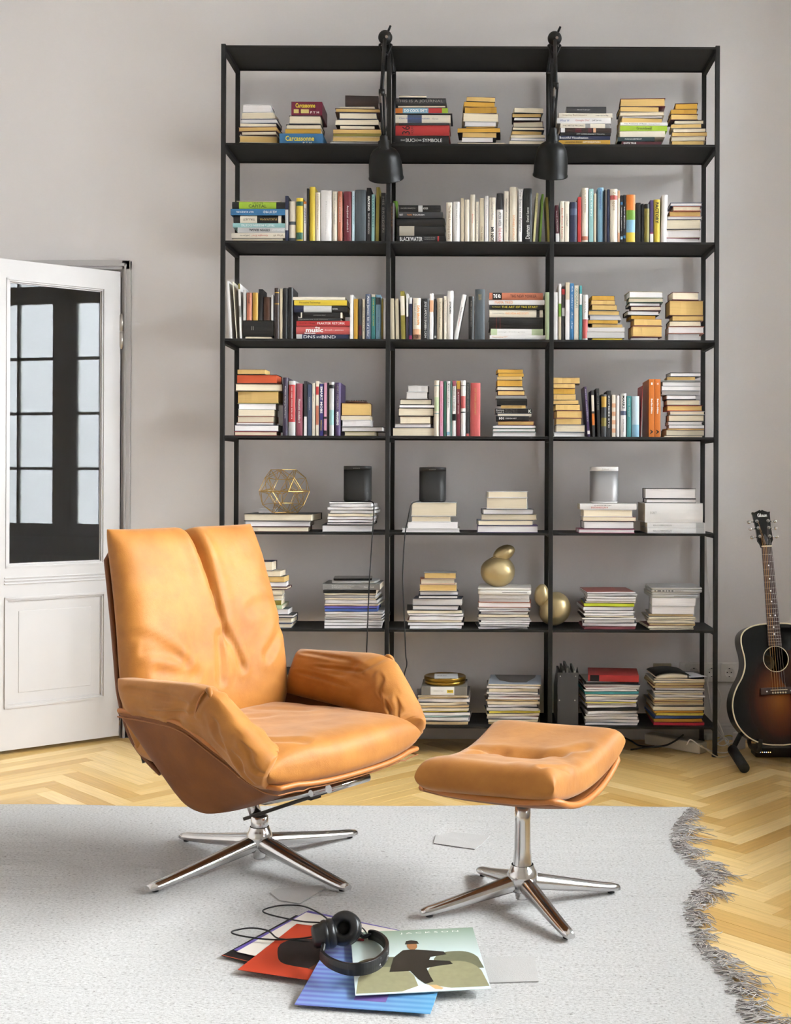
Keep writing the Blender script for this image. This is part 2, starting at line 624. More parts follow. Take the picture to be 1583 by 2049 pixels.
# ---------------------------------------------------------------- the window in the right-hand wall
M_WFRAME = mat('window_lacquer', (220, 218, 214), 0.4)
a, b = WIN[0]
w = empty('window_1', (XR + 0.2, (a + b) / 2, WZ0))
tag(w, 'tall white five-part casement window mirrored in the door glass', None, None, 'structure')
hw, hh = (b - a) / 2, WZ1 - WZ0
TZ = 1.97                                      # transom above the casements
MB().box((-.05, -hw, 0), (.05, -hw + .06, hh)).box((-.05, hw - .06, 0), (.05, hw, hh)).box((-.05, -hw, 0), (.05, hw, .06)).box((-.05, -hw, hh - .06), (.05, hw, hh)).build('window_frame', M_WFRAME, w, bevel=.004)
MB().box((-.06, -hw + .06, TZ), (.05, hw - .06, TZ + .055)).build('transom', M_WFRAME, w, bevel=.006)
CW = [.745, .745, .745, .745, .29]
for q, cwid in enumerate(CW):
    y0 = -hw + .06 + q * (.745 + .13)
    y1 = y0 + cwid
    if q:
        MB().box((-.06, y0 - .13, .06), (.05, y0, hh - .06)).build('mullion', M_WFRAME, w, bevel=.006)
    for (z0, z1, rows) in ((.06, TZ, 4), (TZ + .055, hh - .06, 1)):
        c = MB().box((-.03, y0, z0), (.03, y0 + .045, z1)).box((-.03, y1 - .045, z0), (.03, y1, z1)).box((-.03, y0, z0), (.03, y1, z0 + .045)).box((-.03, y0, z1 - .045), (.03, y1, z1))
        c = c.build('casement', M_WFRAME, w, bevel=.003)
        ym = (y0 + y1) / 2
        if q < 4:
            MB().box((-.018, ym - .012, z0 + .045), (.018, ym + .012, z1 - .045)).build('glazing_bar', M_WFRAME, c)
        for r in range(rows):
            za = z0 + .045 + (z1 - z0 - .09) * r / rows
            zb = z0 + .045 + (z1 - z0 - .09) * (r + 1) / rows
            if r:
                MB().box((-.018, y0 + .045, za - .012), (.018, y1 - .045, za + .012)).build('glazing_bar', M_WFRAME, c)
            for (ya, yb) in (((y0 + .045, ym - .012), (ym + .012, y1 - .045)) if q < 4 else ((y0 + .045, y1 - .045),)):
                MB().box((-.002, ya, za + (.012 if r else 0)), (.002, yb, zb - (.012 if r < rows - 1 else 0))).build('pane', M_GLASS, c)
MB().box((-.30, -hw - .05, -.035), (-.05, hw + .05, 0)).build('window_sill', M_WFRAME, w, bevel=.006)
# courtyard outside: paving and the pale facade opposite
M_PAVE = mat('courtyard_paving', (150, 148, 144), .9, vary=.1, vscale=.5)
struct('courtyard_ground', MB().box((XR + .5, -14, -4.4), (16, 20, -4.2)), M_PAVE, label='grey paved courtyard ground outside the window')
M_FACADE = mat('facade_plaster', (150, 150, 151), .9, vary=.12, vscale=.7, bump=.3, bscale=6)
nb_ = empty('neighbouring_building', (9.2, 0, -4.2))
tag(nb_, 'pale grey plaster building across the courtyard, mirrored in door glass', 'building')
MB().box((0, -14, 0), (5, 20, 9.4)).build('facade_wall', M_FACADE, nb_)
MB().box((-.12, -14, 9.2), (5, 20, 9.45)).build('cornice', M_FACADE, nb_)
for i in range(6):
    for z in (1.2, 5.0):
        wn_ = MB().box((-.03, -9 + i * 4.4, z), (.02, -7.8 + i * 4.4, z + 1.9)).build('facade_window', M_WFRAME, nb_)
        for (y0, y1) in ((.08, .56), (.64, 1.12)):
            MB().box((-.035, -9 + i * 4.4 + y0, z + .1), (-.028, -9 + i * 4.4 + y1, z + 1.8)).build('pane', mat('dark_window_pane', (60, 66, 72), .15), wn_)
# ribbed radiator under the first window (only seen mirrored in the door)
rad = empty('radiator', (XR - 0.1, (WIN[0][0] + WIN[0][1]) / 2, 0.12))
tag(rad, 'white ribbed column radiator beneath the tall window', 'radiator')
sec = MB().box((-.06, -.024, 0), (.06, .024, .46)).build('radiator_section', M_WFRAME, rad, bevel=.018, seg=3)
sec.location = (0, -.70, 0)
for i in range(1, 25):
    o = sec.copy()
    COL.objects.link(o)
    o.parent = rad
    o.location = (0, -.70 + i * .058, 0)
for y in (-.66, .66):
    MB().box((-.02, y - .02, -.12), (.02, y + .02, .03)).build('foot', M_WFRAME, rad)

# ---------------------------------------------------------------- wall sockets
M_SOCKET = mat('socket_plastic', (226, 221, 215), 0.35)
M_PAINTED_HOLE = mat('painted_socket_hole', (25, 24, 23), 0.7)
so = empty('wall_socket', at(1430, 1345, YW - .001))
tag(so, 'row of white wall power sockets beside the acoustic guitar', 'socket')
pw = 0.083
MB().box((-.165, -.0055, -.046), (.190, 0, .046)).build('socket_frame', M_SOCKET, so, bevel=.002)
for k in range(4):
    cx = (k - 1.85) * pw + 0.055
    nn = 32
    hx, hz_ = pw / 2 - .0006, .041
    sq, ci = [], []
    for i in range(nn):
        aa = 2 * math.pi * (i + .5) / nn
        kk = min(hx / max(abs(math.cos(aa)), 1e-6), hz_ / max(abs(math.sin(aa)), 1e-6))
        sq.append((cx + kk * math.cos(aa), kk * math.sin(aa)))
        ci.append((cx + .022 * math.cos(aa), .022 * math.sin(aa)))
    vv = [(x, -.014, z) for x, z in ci] + [(x, -.014, z) for x, z in sq] + [(x, 0, z) for x, z in sq]
    ff = [(r * nn + i, r * nn + (i + 1) % nn, (r + 1) * nn + (i + 1) % nn, (r + 1) * nn + i) for r in (0, 1) for i in range(nn)]
    MB().add(vv, ff).build('cover_plate', M_SOCKET, so)
    MB().lathe([(.022, -.0140), (.0205, -.0062), (.0, -.0062)], (cx, 0, 0), (0, 1, 0), 28).build('socket_well', M_SOCKET, so)
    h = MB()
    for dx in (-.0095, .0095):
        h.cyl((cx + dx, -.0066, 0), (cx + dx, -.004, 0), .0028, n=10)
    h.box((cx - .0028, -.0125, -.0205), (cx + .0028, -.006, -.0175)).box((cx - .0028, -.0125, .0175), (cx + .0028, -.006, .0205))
    h.build('painted_socket_hole', M_PAINTED_HOLE, so)  # holes are solid dark discs, the shade inside them put into the colour
ps = MB().box((-.042, -.012, -.035), (.042, 0, .035)).build('blank_wall_plate', mat('beige_plate', (158, 146, 118), .5), None, bevel=.003, loc=at(1325, 1342, YW))
tag(ps, 'small beige blank cover plate on the wall behind magazines', 'wall plate')

# ================================================================ THE BOOKSHELF
M_BLACK = mat('black_powder_coat', (31, 30, 29), 0.6, vary=0.15, vscale=8, spec=.28)
SHELF_Y = [92, 287.5, 483, 679, 873, 1066.5, 1260.5, 1453.5]       # photo rows of the shelf front edges
SZ = [at(CX, y, YF).z for y in SHELF_Y]                            # top faces
POST_X = [at(444.5, 1000, YF + .011).x, at(775.3, 1000, YF + .011).x, at(1102.2, 1000, YF + .011).x, at(1432.3, 1000, YF + .011).x]
shelf = empty('bookshelf', (0, YF, 0))
tag(shelf, 'tall black steel bookshelf with three bays and eight thin shelves', 'bookshelf')
PWD = 0.019
ZT = SZ[0] + 0.006
for i, x in enumerate(POST_X):
    for y in (0, YB - YF):
        MB().box((x - PWD / 2, y, 0.006), (x + PWD / 2, y + PWD, ZT)).build('post', M_BLACK, shelf, bevel=.0012)
        MB().cyl((x, y + PWD / 2, 0), (x, y + PWD / 2, .008), .014).build('foot', M_BLACK, shelf)
    for z in SZ:
        MB().box((x - PWD / 2, PWD, z - .020), (x + PWD / 2, YB - YF, z - .001)).build('cross_rail', M_BLACK, shelf)
for k, z in enumerate(SZ):
    for i in range(3):
        x0, x1 = POST_X[i] + PWD / 2 + .0005, POST_X[i + 1] - PWD / 2 - .0005
        mb = MB().box((x0, .002, z - .003), (x1, YB - YF - .004, z)).box((x0, .002, z - .010), (x1, .0045, z - .003)).box((x0, YB - YF - .007, z - .010), (x1, YB - YF - .004, z - .003))
        mb.build('shelf_panel', M_BLACK, shelf)

# ================================================================ BOOKS
PAGES = {
    'W': ('white pages', (232, 226, 224)), 'C': ('cream pages', (228, 214, 188)), 'T': ('tan pages', (214, 178, 112)),
    'Y': ('ochre pages', (206, 158, 66)), 'G': ('greyish pages', (205, 200, 196)), 'R': ('red page edges', (196, 84, 48)),
}
COLS = {
    'white': (232, 227, 224), 'cream': (228, 216, 194), 'beige': (206, 190, 160), 'black': (22, 21, 22), 'charcoal': (52, 52, 54), 'grey': (140, 138, 136),
    'light grey': (196, 194, 192), 'slate': (74, 84, 90), 'navy': (32, 40, 72), 'blue': (48, 116, 168), 'light blue': (126, 176, 204), 'pale blue': (184, 208, 220),
    'teal': (62, 146, 146), 'pale teal': (140, 188, 186), 'green': (110, 158, 40), 'lime': (160, 196, 40), 'olive': (138, 124, 40), 'dark green': (40, 96, 76),
    'yellow': (222, 190, 40), 'pale yellow': (222, 216, 150), 'ochre': (196, 146, 40), 'orange': (226, 118, 28), 'terracotta': (196, 110, 78), 'red': (196, 44, 44),
    'coral': (206, 84, 80), 'burgundy': (122, 34, 48), 'maroon': (88, 24, 34), 'brown': (84, 48, 30), 'dark brown': (46, 26, 20), 'purple': (74, 52, 104),
    'indigo': (48, 44, 122), 'pink': (216, 150, 176), 'rose': (160, 72, 88), 'magenta': (166, 40, 90), 'dark teal': (28, 52, 58), 'pale green': (190, 206, 160),
    'silver': (196, 194, 192), 'slate blue': (72, 86, 116), 'violet': (104, 96, 160), 'dark purple': (62, 48, 74), 'peach': (224, 164, 120),
}


for _k, _c in list(COLS.items()):
    _l = .3 * _c[0] + .55 * _c[1] + .15 * _c[2]
    COLS[_k] = tuple(int((v + (_l - v) * .14) * .96) for v in _c)


def page_mat(code):
    name, c = PAGES[code]
    key = ('page', code)
    if key in MATS:
        return MATS[key]
    m = bpy.data.materials.new(name.replace(' ', '_').replace('-', '_'))
    nt, N, Lk, B = nodes_of(m)
    tc = N.new('ShaderNodeTexCoord')
    mp = N.new('ShaderNodeMapping')
    mp.inputs['Scale'].default_value = (9, 9, 900)
    n = N.new('ShaderNodeTexNoise')
    n.inputs['Scale'].default_value = 1.0
    n.inputs['Detail'].default_value = 4
    mx = N.new('ShaderNodeMix')
    mx.data_type = 'RGBA'
    k = rgb(c)
    mx.inputs['A'].default_value = tuple(v * .78 for v in k[:3]) + (1,)
    mx.inputs['B'].default_value = tuple(min(1, v * 1.16) for v in k[:3]) + (1,)
    oi = N.new('ShaderNodeObjectInfo')
    hs = N.new('ShaderNodeHueSaturation')
    mr = N.new('ShaderNodeMapRange')
    mr.inputs['To Min'].default_value, mr.inputs['To Max'].default_value = .86, 1.1
    Lk.new(oi.outputs['Random'], mr.inputs['Value'])
    Lk.new(mr.outputs['Result'], hs.inputs['Value'])
    Lk.new(tc.outputs['Object'], mp.inputs['Vector'])
    Lk.new(mp.outputs['Vector'], n.inputs['Vector'])
    Lk.new(n.outputs['Fac'], mx.inputs['Factor'])
    Lk.new(mx.outputs['Result'], hs.inputs['Color'])
    Lk.new(hs.outputs['Color'], B.inputs['Base Color'])
    B.inputs['Roughness'].default_value = 0.9
    bp = N.new('ShaderNodeBump')
    bp.inputs['Strength'].default_value = .35
    bp.inputs['Distance'].default_value = .001
    Lk.new(n.outputs['Fac'], bp.inputs['Height'])
    Lk.new(bp.outputs['Normal'], B.inputs['Normal'])
    MATS[key] = m
    return m


def cover_mat(cname, gloss=.45):
    return mat('cover_' + cname.replace(' ', '_'), COLS[cname], gloss, vary=.08, vscale=14)


M_INK = {'w': mat('white_ink', (238, 236, 232), .6), 'k': mat('black_ink', (24, 22, 22), .6), 'r': mat('red_ink', (186, 52, 36), .6), 'o': mat('orange_ink', (222, 140, 60), .6),
         'y': mat('yellow_ink', (230, 206, 60), .6), 'b': mat('blue_ink', (60, 84, 150), .6), 'g': mat('gold_ink', (176, 150, 90), .5), 's': mat('grey_ink', (150, 146, 140), .6),
         't': mat('teal_ink', (52, 110, 106), .6), 'd': mat('brown_ink', (120, 84, 50), .6)}
ORD = ['lowest', 'second', 'third', 'fourth', 'fifth', 'sixth', 'seventh', 'eighth', 'ninth', 'tenth', 'eleventh', 'twelfth', 'thirteenth', 'fourteenth', 'fifteenth',
       'sixteenth', 'seventeenth', 'eighteenth', 'nineteenth', 'twentieth', 'twenty-first', 'twenty-second', 'twenty-third', 'twenty-fourth', 'twenty-fifth', 'twenty-sixth']
ORDF = ['first'] + ORD[1:]


def book(loc, L, T, D, face, cover, page, upright=False, hard=None, rz=0.0, tilt=0.0, title=None, bands=(), label='', group='', wob=0.0):
    """L: length of the visible edge, T: thickness, D: depth. face 's' shows the spine, 'p' the page edges"""
    if hard is None:
        hard = T > .02
    c = .0022 if hard else .0009
    c = min(c, T * .2)
    o = .003 if hard else .0006
    l0, l1 = (0, L) if upright else (-L / 2, L / 2)
    P = (lambda l, t, d: (t - T / 2, d, l)) if upright else (lambda l, t, d: (l, d, t))
    kindn = 'hardback' if hard else 'paperback'
    root = empty(kindn, loc)
    if upright:
        root.rotation_euler = (0, tilt, rz)
    else:
        root.rotation_euler = (0, tilt, rz)
    tag(root, label.replace('book', kindn, 1) if ' book' in label.split(',')[0] else label, kindn, group)
    if len(root['label'].split()) > 16:
        print('LONG', root['label'])
    # cover profile in (d, t)
    r = min(T * .22, .005) if (hard and face == 's') else min(T * .06, .001)
    nseg = 6 if hard else 3
    arc = []
    for i in range(nseg + 1):
        u = i / nseg
        arc.append((r * (1 - math.sin(math.pi * u) ** .8), T * u))
    arc[0], arc[-1] = (r, 0), (r, T)
    outer = [(D, 0)] + arc + [(D, T)]
    inner = [(D, T - c)] + [(max(d + c, r + c * .5), min(max(t, c), T - c)) for d, t in reversed(arc)] + [(D, c)]
    prof = outer + inner
    if face == 'p':
        prof = [(D - d, t) for d, t in prof]
    mb = MB()
    mb.prism(prof, l0, l1, lambda a, b, d: P(d, b, a))
    cv = mb.build('cover', cover_mat(cover), root)
    # page block
    d0, d1 = (r + c + .0005, D - o) if face == 's' else (o, D - r - c - .0005)
    ns = 6
    rnd = random.Random(hash((round(loc[0], 4), round(loc[2], 4), L)) & 0xffff)
    v, f = [], []
    for i in range(ns + 1):
        u = i / ns
        l = (l0 + o) + (l1 - l0 - 2 * o) * u
        j = (rnd.random() - .5) * wob
        jt = (rnd.random() - .5) * wob * .5
        e = .0008 if hard else 0
        for (d, t) in ((d0, c), (d1, c), (d1, T - c), (d0, T - c)):
            dd = d + (j if d == d0 else 0)
            v.append(P(l + (jt if i in (0, ns) else 0), t, max(0, dd)))
    for i in range(ns):
        a = i * 4
        for k in range(4):
            f.append((a + k, a + (k + 1) % 4, a + 4 + (k + 1) % 4, a + 4 + k))
    f += [(0, 3, 2, 1), (ns * 4, ns * 4 + 1, ns * 4 + 2, ns * 4 + 3)]
    pb = mesh_obj('page_block', v, f, page_mat(page), root)
    # spine bands and lettering
    if face == 's':
        for (u0, u1, col) in bands:
            a, b = l0 + L * u0, l0 + L * u1
            MB().box((0, 0, 0), (1, 1, 1))
            pr = [(d - .00025, t) for d, t in arc if True]
            pr = [(d - .00025, min(max(t, .0002), T - .0002)) for d, t in arc]
            bk = [(d + .0004, t) for d, t in reversed(pr)]
            MB().prism(pr + bk, a, b, lambda aa, bb, d: P(d, bb, aa)).build('spine_label', cover_mat(col), root)
        if title:
            for tt in (title if isinstance(title, list) else [title]):
                s, ink, u0, u1, hfrac = tt[:5]
                flip = tt[5] if len(tt) > 5 else ''
                bold = .03 if 'B' in flip else 0.0
                lc = l0 + L * (u0 + u1) / 2
                tcn = T * (tt[6] if len(tt) > 6 else .5)
                org = Vector(P(lc, tcn, -.0007))
                if upright:
                    right, up = Vector((0, 0, -1)), Vector((1, 0, 0))
                    if 'U' in flip:
                        right, up = Vector((0, 0, 1)), Vector((-1, 0, 0))
                else:
                    right, up = Vector((1, 0, 0)), Vector((0, 0, 1))
                    if 'U' in flip:
                        right, up = -right, -up
                if 'L' in flip:
                    text(s, root, org, Vector((0, 0, 1)), Vector((-1, 0, 0)), T * hfrac, L * (u1 - u0), M_INK[ink], 'spine_title', bold)
                else:
                    text(s, root, org, right, up, L * (u1 - u0), T * hfrac, M_INK[ink], 'spine_title', bold)
    return root


ZOOM = {'A': (430, 50, 370), 'B': (760, 50, 370), 'C': (1080, 50, 370), 'D': (430, 340, 370), 'E': (770, 340, 350), 'G': (1090, 340, 360),
        'H': (430, 540, 370), 'I': (770, 540, 350), 'J': (1090, 540, 360), 'K': (430, 720, 370), 'L': (770, 720, 350), 'M': (1090, 720, 360),
        'N': (430, 910, 370), 'O': (770, 910, 350), 'Q': (1090, 910, 360), 'R': (490, 1090, 310), 'S': (770, 1090, 380), 'T': (1090, 1130, 360),
        'U': (780, 1310, 350), 'V': (1090, 1310, 360)}
ROWN = ['', 'top', 'second', 'third', 'fourth', 'fifth', 'sixth', 'bottom']
YBK = YF + .024


def zx(z, x, y, Y):
    ox, oy, w = ZOOM[z]
    k = w / 1583
    return at(ox + x * k, oy + y * k, Y)


def look_of(face, page, cover, T):
    kind = 'thick book' if T > .045 else 'book'
    if face == 's':
        return cover + '-spined ' + kind
    return ('%s-covered %s with %s' % (cover, kind, PAGES[page][0])) if cover else kind + ' with ' + PAGES[page][0]


def stack(z, lev, base, anchor, items, depth=None, z0=None, Y=YBK):
    """items from the bottom up: (x0, x1, ytop, 'pC'|'s', cover, extras)"""
    zz = SZ[lev] if z0 is None else z0
    yprev = base
    out = []
    for k, it in enumerate(items):
        x0, x1, yt, code = it[:4]
        cover = it[4] if len(it) > 4 else None
        ex = it[5] if len(it) > 5 else {}
        a, b = zx(z, x0, yt, Y), zx(z, x1, yt, Y)
        T = max(.004, (yprev - yt) * ZOOM[z][2] / 1583 / F * Y)
        L = b.x - a.x
        yprev = yt
        face = code[0]
        page = code[1] if len(code) > 1 else 'C'
        rnd = random.Random(int(x0 * 7 + yt * 13 + lev * 101 + ord(z[0])))
        D = ex.get('D') or min(.25, max(.105, L * rnd.uniform(.62, .72)))
        cv = cover or rnd.choice({'T': ['brown', 'black', 'burgundy', 'beige', 'slate'], 'Y': ['brown', 'ochre', 'maroon', 'black']}.get(page, ['light grey', 'slate', 'black', 'beige', 'navy', 'white', 'brown']))
        rz = R(ex.get('rz', rnd.uniform(-4.5, 4.5) if face == 'p' else rnd.uniform(-1.6, 1.6)))
        off = rnd.uniform(0, .012) if face == 'p' else rnd.uniform(0, .006)
        hard = ex.get('hard', (cover is not None and face == 'p') or T > .03)
        pos = ('topmost' if k == len(items) - 1 and not ex.get('nottop') else ORD[k] + (' up' if k else '')) + ' in '
        lab = ex.get('label') or '%s, %s%s' % (look_of(face, page, cover, T).replace('light grey', 'grey') if len(anchor.split()) > 6 else look_of(face, page, cover, T), pos, anchor)
        yaw = abs(math.sin(rz)) * L / 2
        loc = Vector(((a.x + b.x) / 2, Y + off + yaw, zz + .0005))
        out.append(book(loc, L, T - .0008, D, face, cv, page, False, hard, rz, 0, ex.get('title'), ex.get('bands', ()), lab, 'books stacked flat, ' + anchor,
                        wob=.004 if page in 'TY' and not hard else .0015))
        zz += T
    return zz, out


def row(z, lev, base, bay, items, z0=None, Y=YBK, start=0, end='door', grp=None):
    """upright books: (x0, x1, ytop, cover, extras)"""
    zz = SZ[lev] if z0 is None else z0
    for k, it in enumerate(items):
        x0, x1, yt, cover = it[:4]
        ex = it[4] if len(it) > 4 else {}
        a, b = zx(z, x0, yt, Y), zx(z, x1, yt, Y)
        rnd = random.Random(int(x0 * 3 + yt * 17 + lev * 31))
        L = a.z - SZ[lev] if z0 is None else a.z - z0
        tilt = R(ex.get('tilt', 0))
        T = max(.004, (b.x - a.x) - abs(math.sin(tilt)) * L)
        L2 = (L - T * abs(math.sin(tilt))) / math.cos(tilt)
        D = ex.get('D', min(.2, max(.11, L2 * rnd.uniform(.64, .72))))
        kind = 'thick upright book' if T > .035 else 'upright book'
        adj = ex.get('adj', cover + '-spined')
        lab = ex.get('label') or '%s %s, %s from %s end of %s' % (adj, kind, ORDF[k + start], end, bay)
        off = rnd.uniform(0, .008) + ex.get('back', 0)
        xc = (a.x + b.x) / 2
        if tilt:
            xc = (a.x + T / 2 / math.cos(tilt) * 1) if tilt > 0 else b.x - T / 2
            if tilt > 0:
                xc = a.x + T / 2
        loc = Vector((xc, Y + off, zz + .0006 + T / 2 * abs(math.sin(tilt))))
        book(loc, L2, T - .0018, D, 's', cover, ex.get('page', 'C'), True, ex.get('hard'), R(rnd.uniform(-.35, .35)), tilt, ex.get('title'), ex.get('bands', ()), lab, grp or 'upright books, ' + bay)


def t_(s, ink, u0, u1, h, flip='', off=.5):
    return {'title': [(s, ink, u0, u1, h, flip, off)]}


def tb(titles, bands=(), **k):
    d = {'title': titles, 'bands': bands}
    d.update(k)
    return d


# generic fine print for spines whose lettering cannot be read: two short bars
def bars(c, *uu):
    return {'bands': [(a, b, c) for a, b in uu]}


M_CARD = mat('printed_card', (40, 96, 150), .4)


def game_box(z, x0, x1, yt, yb, zz, col, label, accent):
    a, b = zx(z, x0, yt, YBK), zx(z, x1, yb, YBK)
    Wd, Hh = b.x - a.x, a.z - b.z
    D = min(.26, Wd * 1.35) if accent == 'small' else .27
    o = empty('game_box', ((a.x + b.x) / 2, YBK, zz + .0005))
    Hh -= .001
    tag(o, label, 'game box')
    m = cover_mat(col)
    MB().box((-Wd / 2 + .001, .001, 0), (Wd / 2 - .001, D - .001, Hh * .5)).build('box_base', m, o)
    MB().box((-Wd / 2, 0, Hh * .02), (Wd / 2, D, Hh)).build('box_lid', m, o, bevel=.0008)
    return o, Wd, Hh


# ---- top row, door bay
stack('A', 1, 1005, 'cream stack nearest the door, top row', [(205, 530, 985, 'pC'), (205, 530, 925, 'pT', 'beige'), (222, 525, 890, 'pC', 'brown'), (195, 530, 848, 'pT', 'maroon'),
      (215, 520, 822, 'pC'), (218, 530, 782, 'pW', 'navy'), (225, 500, 727, 'pC'), (232, 480, 660, 'pW')])
A1 = 'stack between the two game boxes'
o, w_, h_ = game_box('A', 553, 925, 908, 1005, SZ[1], 'blue', 'blue board game box lying under books on the top row', 'big')
text('Carcassonne', o, (-.006, -.0006, h_ * .55), Vector((1, 0, 0)), Vector((0, 0, 1)), w_ * .66, h_ * .48, M_INK['y'], 'box_title', .02)
text('P T H', o, (w_ * .14, -.0006, h_ * .14), Vector((1, 0, 0)), Vector((0, 0, 1)), w_ * .2, h_ * .17, M_INK['w'], 'box_print', .02)
zt, _ = stack('A', 1, 908, A1, [(602, 908, 870, 's', 'ochre'), (608, 908, 828, 'pC', 'black'), (635, 905, 755, 'pC', None, {'nottop': 1})], z0=SZ[1] + h_ + .001)
o, w_, h_ = game_box('A', 655, 918, 634, 755, zt, 'magenta', 'maroon board game box lying on top of a book stack', 'small')
o.children[0].data.materials[0] = o.children[1].data.materials[0] = mat('maroon_card', (104, 20, 48), .4)
text('Carcassonne', o, (-.006, -.0006, h_ * .72), Vector((1, 0, 0)), Vector((0, 0, 1)), w_ * .64, h_ * .32, M_INK['y'], 'box_title', .02)
text('P T H', o, (w_ * .26, -.0006, h_ * .22), Vector((1, 0, 0)), Vector((0, 0, 1)), w_ * .28, h_ * .15, M_INK['w'], 'box_print', .02)
for (u, wd) in ((-.34, .16), (-.06, .26)):
    MB().box((w_ * (u - wd / 2), -.0006, h_ * .16), (w_ * (u + wd / 2), .0004, h_ * .44)).build('box_panel', mat('parchment_print', (200, 184, 112), .6), o)
stack('A', 1, 1005, 'stack topped by a dark brown book', [(982, 1425, 975, 'pW'), (1005, 1425, 932, 'pT', 'beige'), (1012, 1425, 905, 's', 'olive'), (1012, 1420, 868, 'pT'), (1065, 1370, 832, 'pC', 'black'),
      (1030, 1400, 785, 'pC'), (1062, 1385, 728, 'pC', 'slate blue'), (1030, 1420, 692, 'pT', 'brown'), (1065, 1365, 672, 'pC'),
      (1115, 1400, 578, 's', 'dark brown', {'rz': 3, 'bands': [(.02, .98, 'dark brown')]})])
# ---- top row, middle bay
stack('B', 1, 1010, 'stack with the red spine, top row', [
    (125, 590, 925, 's', 'black', tb([('DAS', 'w', .12, .19, .16), ('BUCH', 'w', .21, .42, .34), ('DER', 'w', .44, .50, .14), ('SYMBOLE', 'w', .52, .88, .34)])),
    (113, 597, 838, 's', 'red', tb([('36', 'k', .16, .30, .86, 'L'), ('HOURS', 'k', .32, .36, .8, 'L')], ())),
    (165, 595, 818, 's', 'charcoal'),
    (133, 605, 748, 's', 'cream', tb([('Client-based Representations', 'b', .07, .62, .3), ('Harsen', 's', .67, .78, .26)], [(.22, .48, 'slate blue')])),
    (130, 620, 735, 's', 'black'),
    (120, 583, 690, 's', 'light blue', tb([('DO COOL SH*T', 'w', .19, .62, .62, 'B')], [(0, .165, 'orange'), (.64, .89, 'red'), (.89, 1, 'lime')])),
    (150, 565, 665, 'pC', 'charcoal'), (120, 565, 605, 's', 'charcoal', tb([('THIS IS A JOURNAL', 's', .05, .95, .5)])), (165, 400, 585, 'pC')])
stack('B', 1, 1010, 'yellowed stack, top row', [(665, 1078, 983, 'pC'), (703, 968, 942, 'pW'), (708, 1000, 900, 'pT'), (665, 1030, 860, 'pY'), (735, 985, 848, 'pY'), (725, 1000, 803, 'pW', 'light grey'),
      (712, 1020, 730, 'pC', 'beige'), (728, 1000, 675, 'pY'), (722, 985, 630, 'pY'), (745, 990, 590, 'pT')])
stack('B', 1, 1010, 'cream stack by lamp, top row', [(1110, 1420, 965, 'pC'), (1120, 1418, 940, 'pW', 'light grey'), (1120, 1415, 912, 'pC'), (1135, 1390, 880, 'pT'), (1135, 1410, 850, 'pC', 'black'),
      (1140, 1400, 798, 'pC', 'maroon'), (1148, 1375, 768, 'pW', 'black'), (1132, 1385, 730, 'pT', 'black'), (1153, 1402, 685, 'pC')])
# ---- top row, guitar bay
stack('C', 1, 1015, 'stack of readable spines, top row', [
    (155, 680, 1003, 'pC'), (155, 605, 965, 's', 'ochre', tb([('LANDING PAGE', 'k', .14, .46, .42), ('OPTIMIZATION', 'w', .48, .81, .42)])),
    (155, 605, 928, 's', 'navy', tb([('Beautiful Visualization', 'w', .04, .58, .5)])), (180, 610, 902, 's', 'black', tb([('ETT NORRLÄNDSKT TRAUMA', 'w', .32, .88, .38)])),
    (172, 615, 862, 's', 'dark brown', {'bands': [(.3, .42, 'maroon'), (.55, .62, 'maroon'), (.02, .1, 'white'), (.65, .7, 'peach')]}),
    (180, 605, 822, 's', 'cream', tb([('THE ART of PRICING', 'k', .04, .46, .3)], [(.5, .6, 'grey'), (.9, 1, 'grey')])),
    (150, 612, 772, 's', 'white', tb([('What W', 'b', .05, .23, .4), ('Google Do?', 'r', .34, .60, .4), ('Jeff Jarvis', 'k', .65, .82, .34)])),
    (165, 625, 733, 's', 'cream', tb([('connecting leaders', 'd', .07, .52, .42, 'U'), ('Egonfinder', 'k', .68, .92, .34, 'U')])), (230, 572, 678, 's', 'charcoal', tb([('Bernd Kolpinger', 'w', .28, .6, .2)]))])
stack('C', 1, 1015, 'stack with the lime spine, top row', [
    (705, 1050, 1008, 'pC'), (705, 1045, 975, 's', 'maroon', tb([('QUITE TRUE', 'w', .04, .36, .5, 'B')])), (668, 985, 938, 's', 'dark teal', tb([('MANAGEMENT', 'w', .2, .66, .3)])),
    (690, 1075, 885, 's', 'cream'), (690, 1095, 840, 's', 'lime', tb([('Groundswell', 'k', .35, .67, .5)])), (693, 1098, 812, 's', 'white', tb([('The Anatomy of Buzz', 'k', .07, .55, .5), ('Emanuel Rosen', 's', .6, .83, .36)])),
    (707, 1055, 768, 'pT'), (712, 1050, 755, 'pW'), (688, 1068, 722, 'pC', 'beige'), (690, 1030, 672, 'pT', 'navy'), (695, 1080, 598, 'pT')])
stack('C', 1, 1015, 'tan stack nearest the guitar, top row', [(1140, 1410, 965, 'pT'), (1130, 1425, 925, 'pC', 'beige'), (1140, 1435, 890, 'pT'), (1150, 1425, 858, 'pC'), (1130, 1385, 825, 'pT'), (1155, 1410, 788, 'pC', 'black'),
      (1125, 1360, 735, 'pT', 'maroon'), (1130, 1350, 695, 'pY'), (1165, 1360, 640, 'pY', 'brown')])
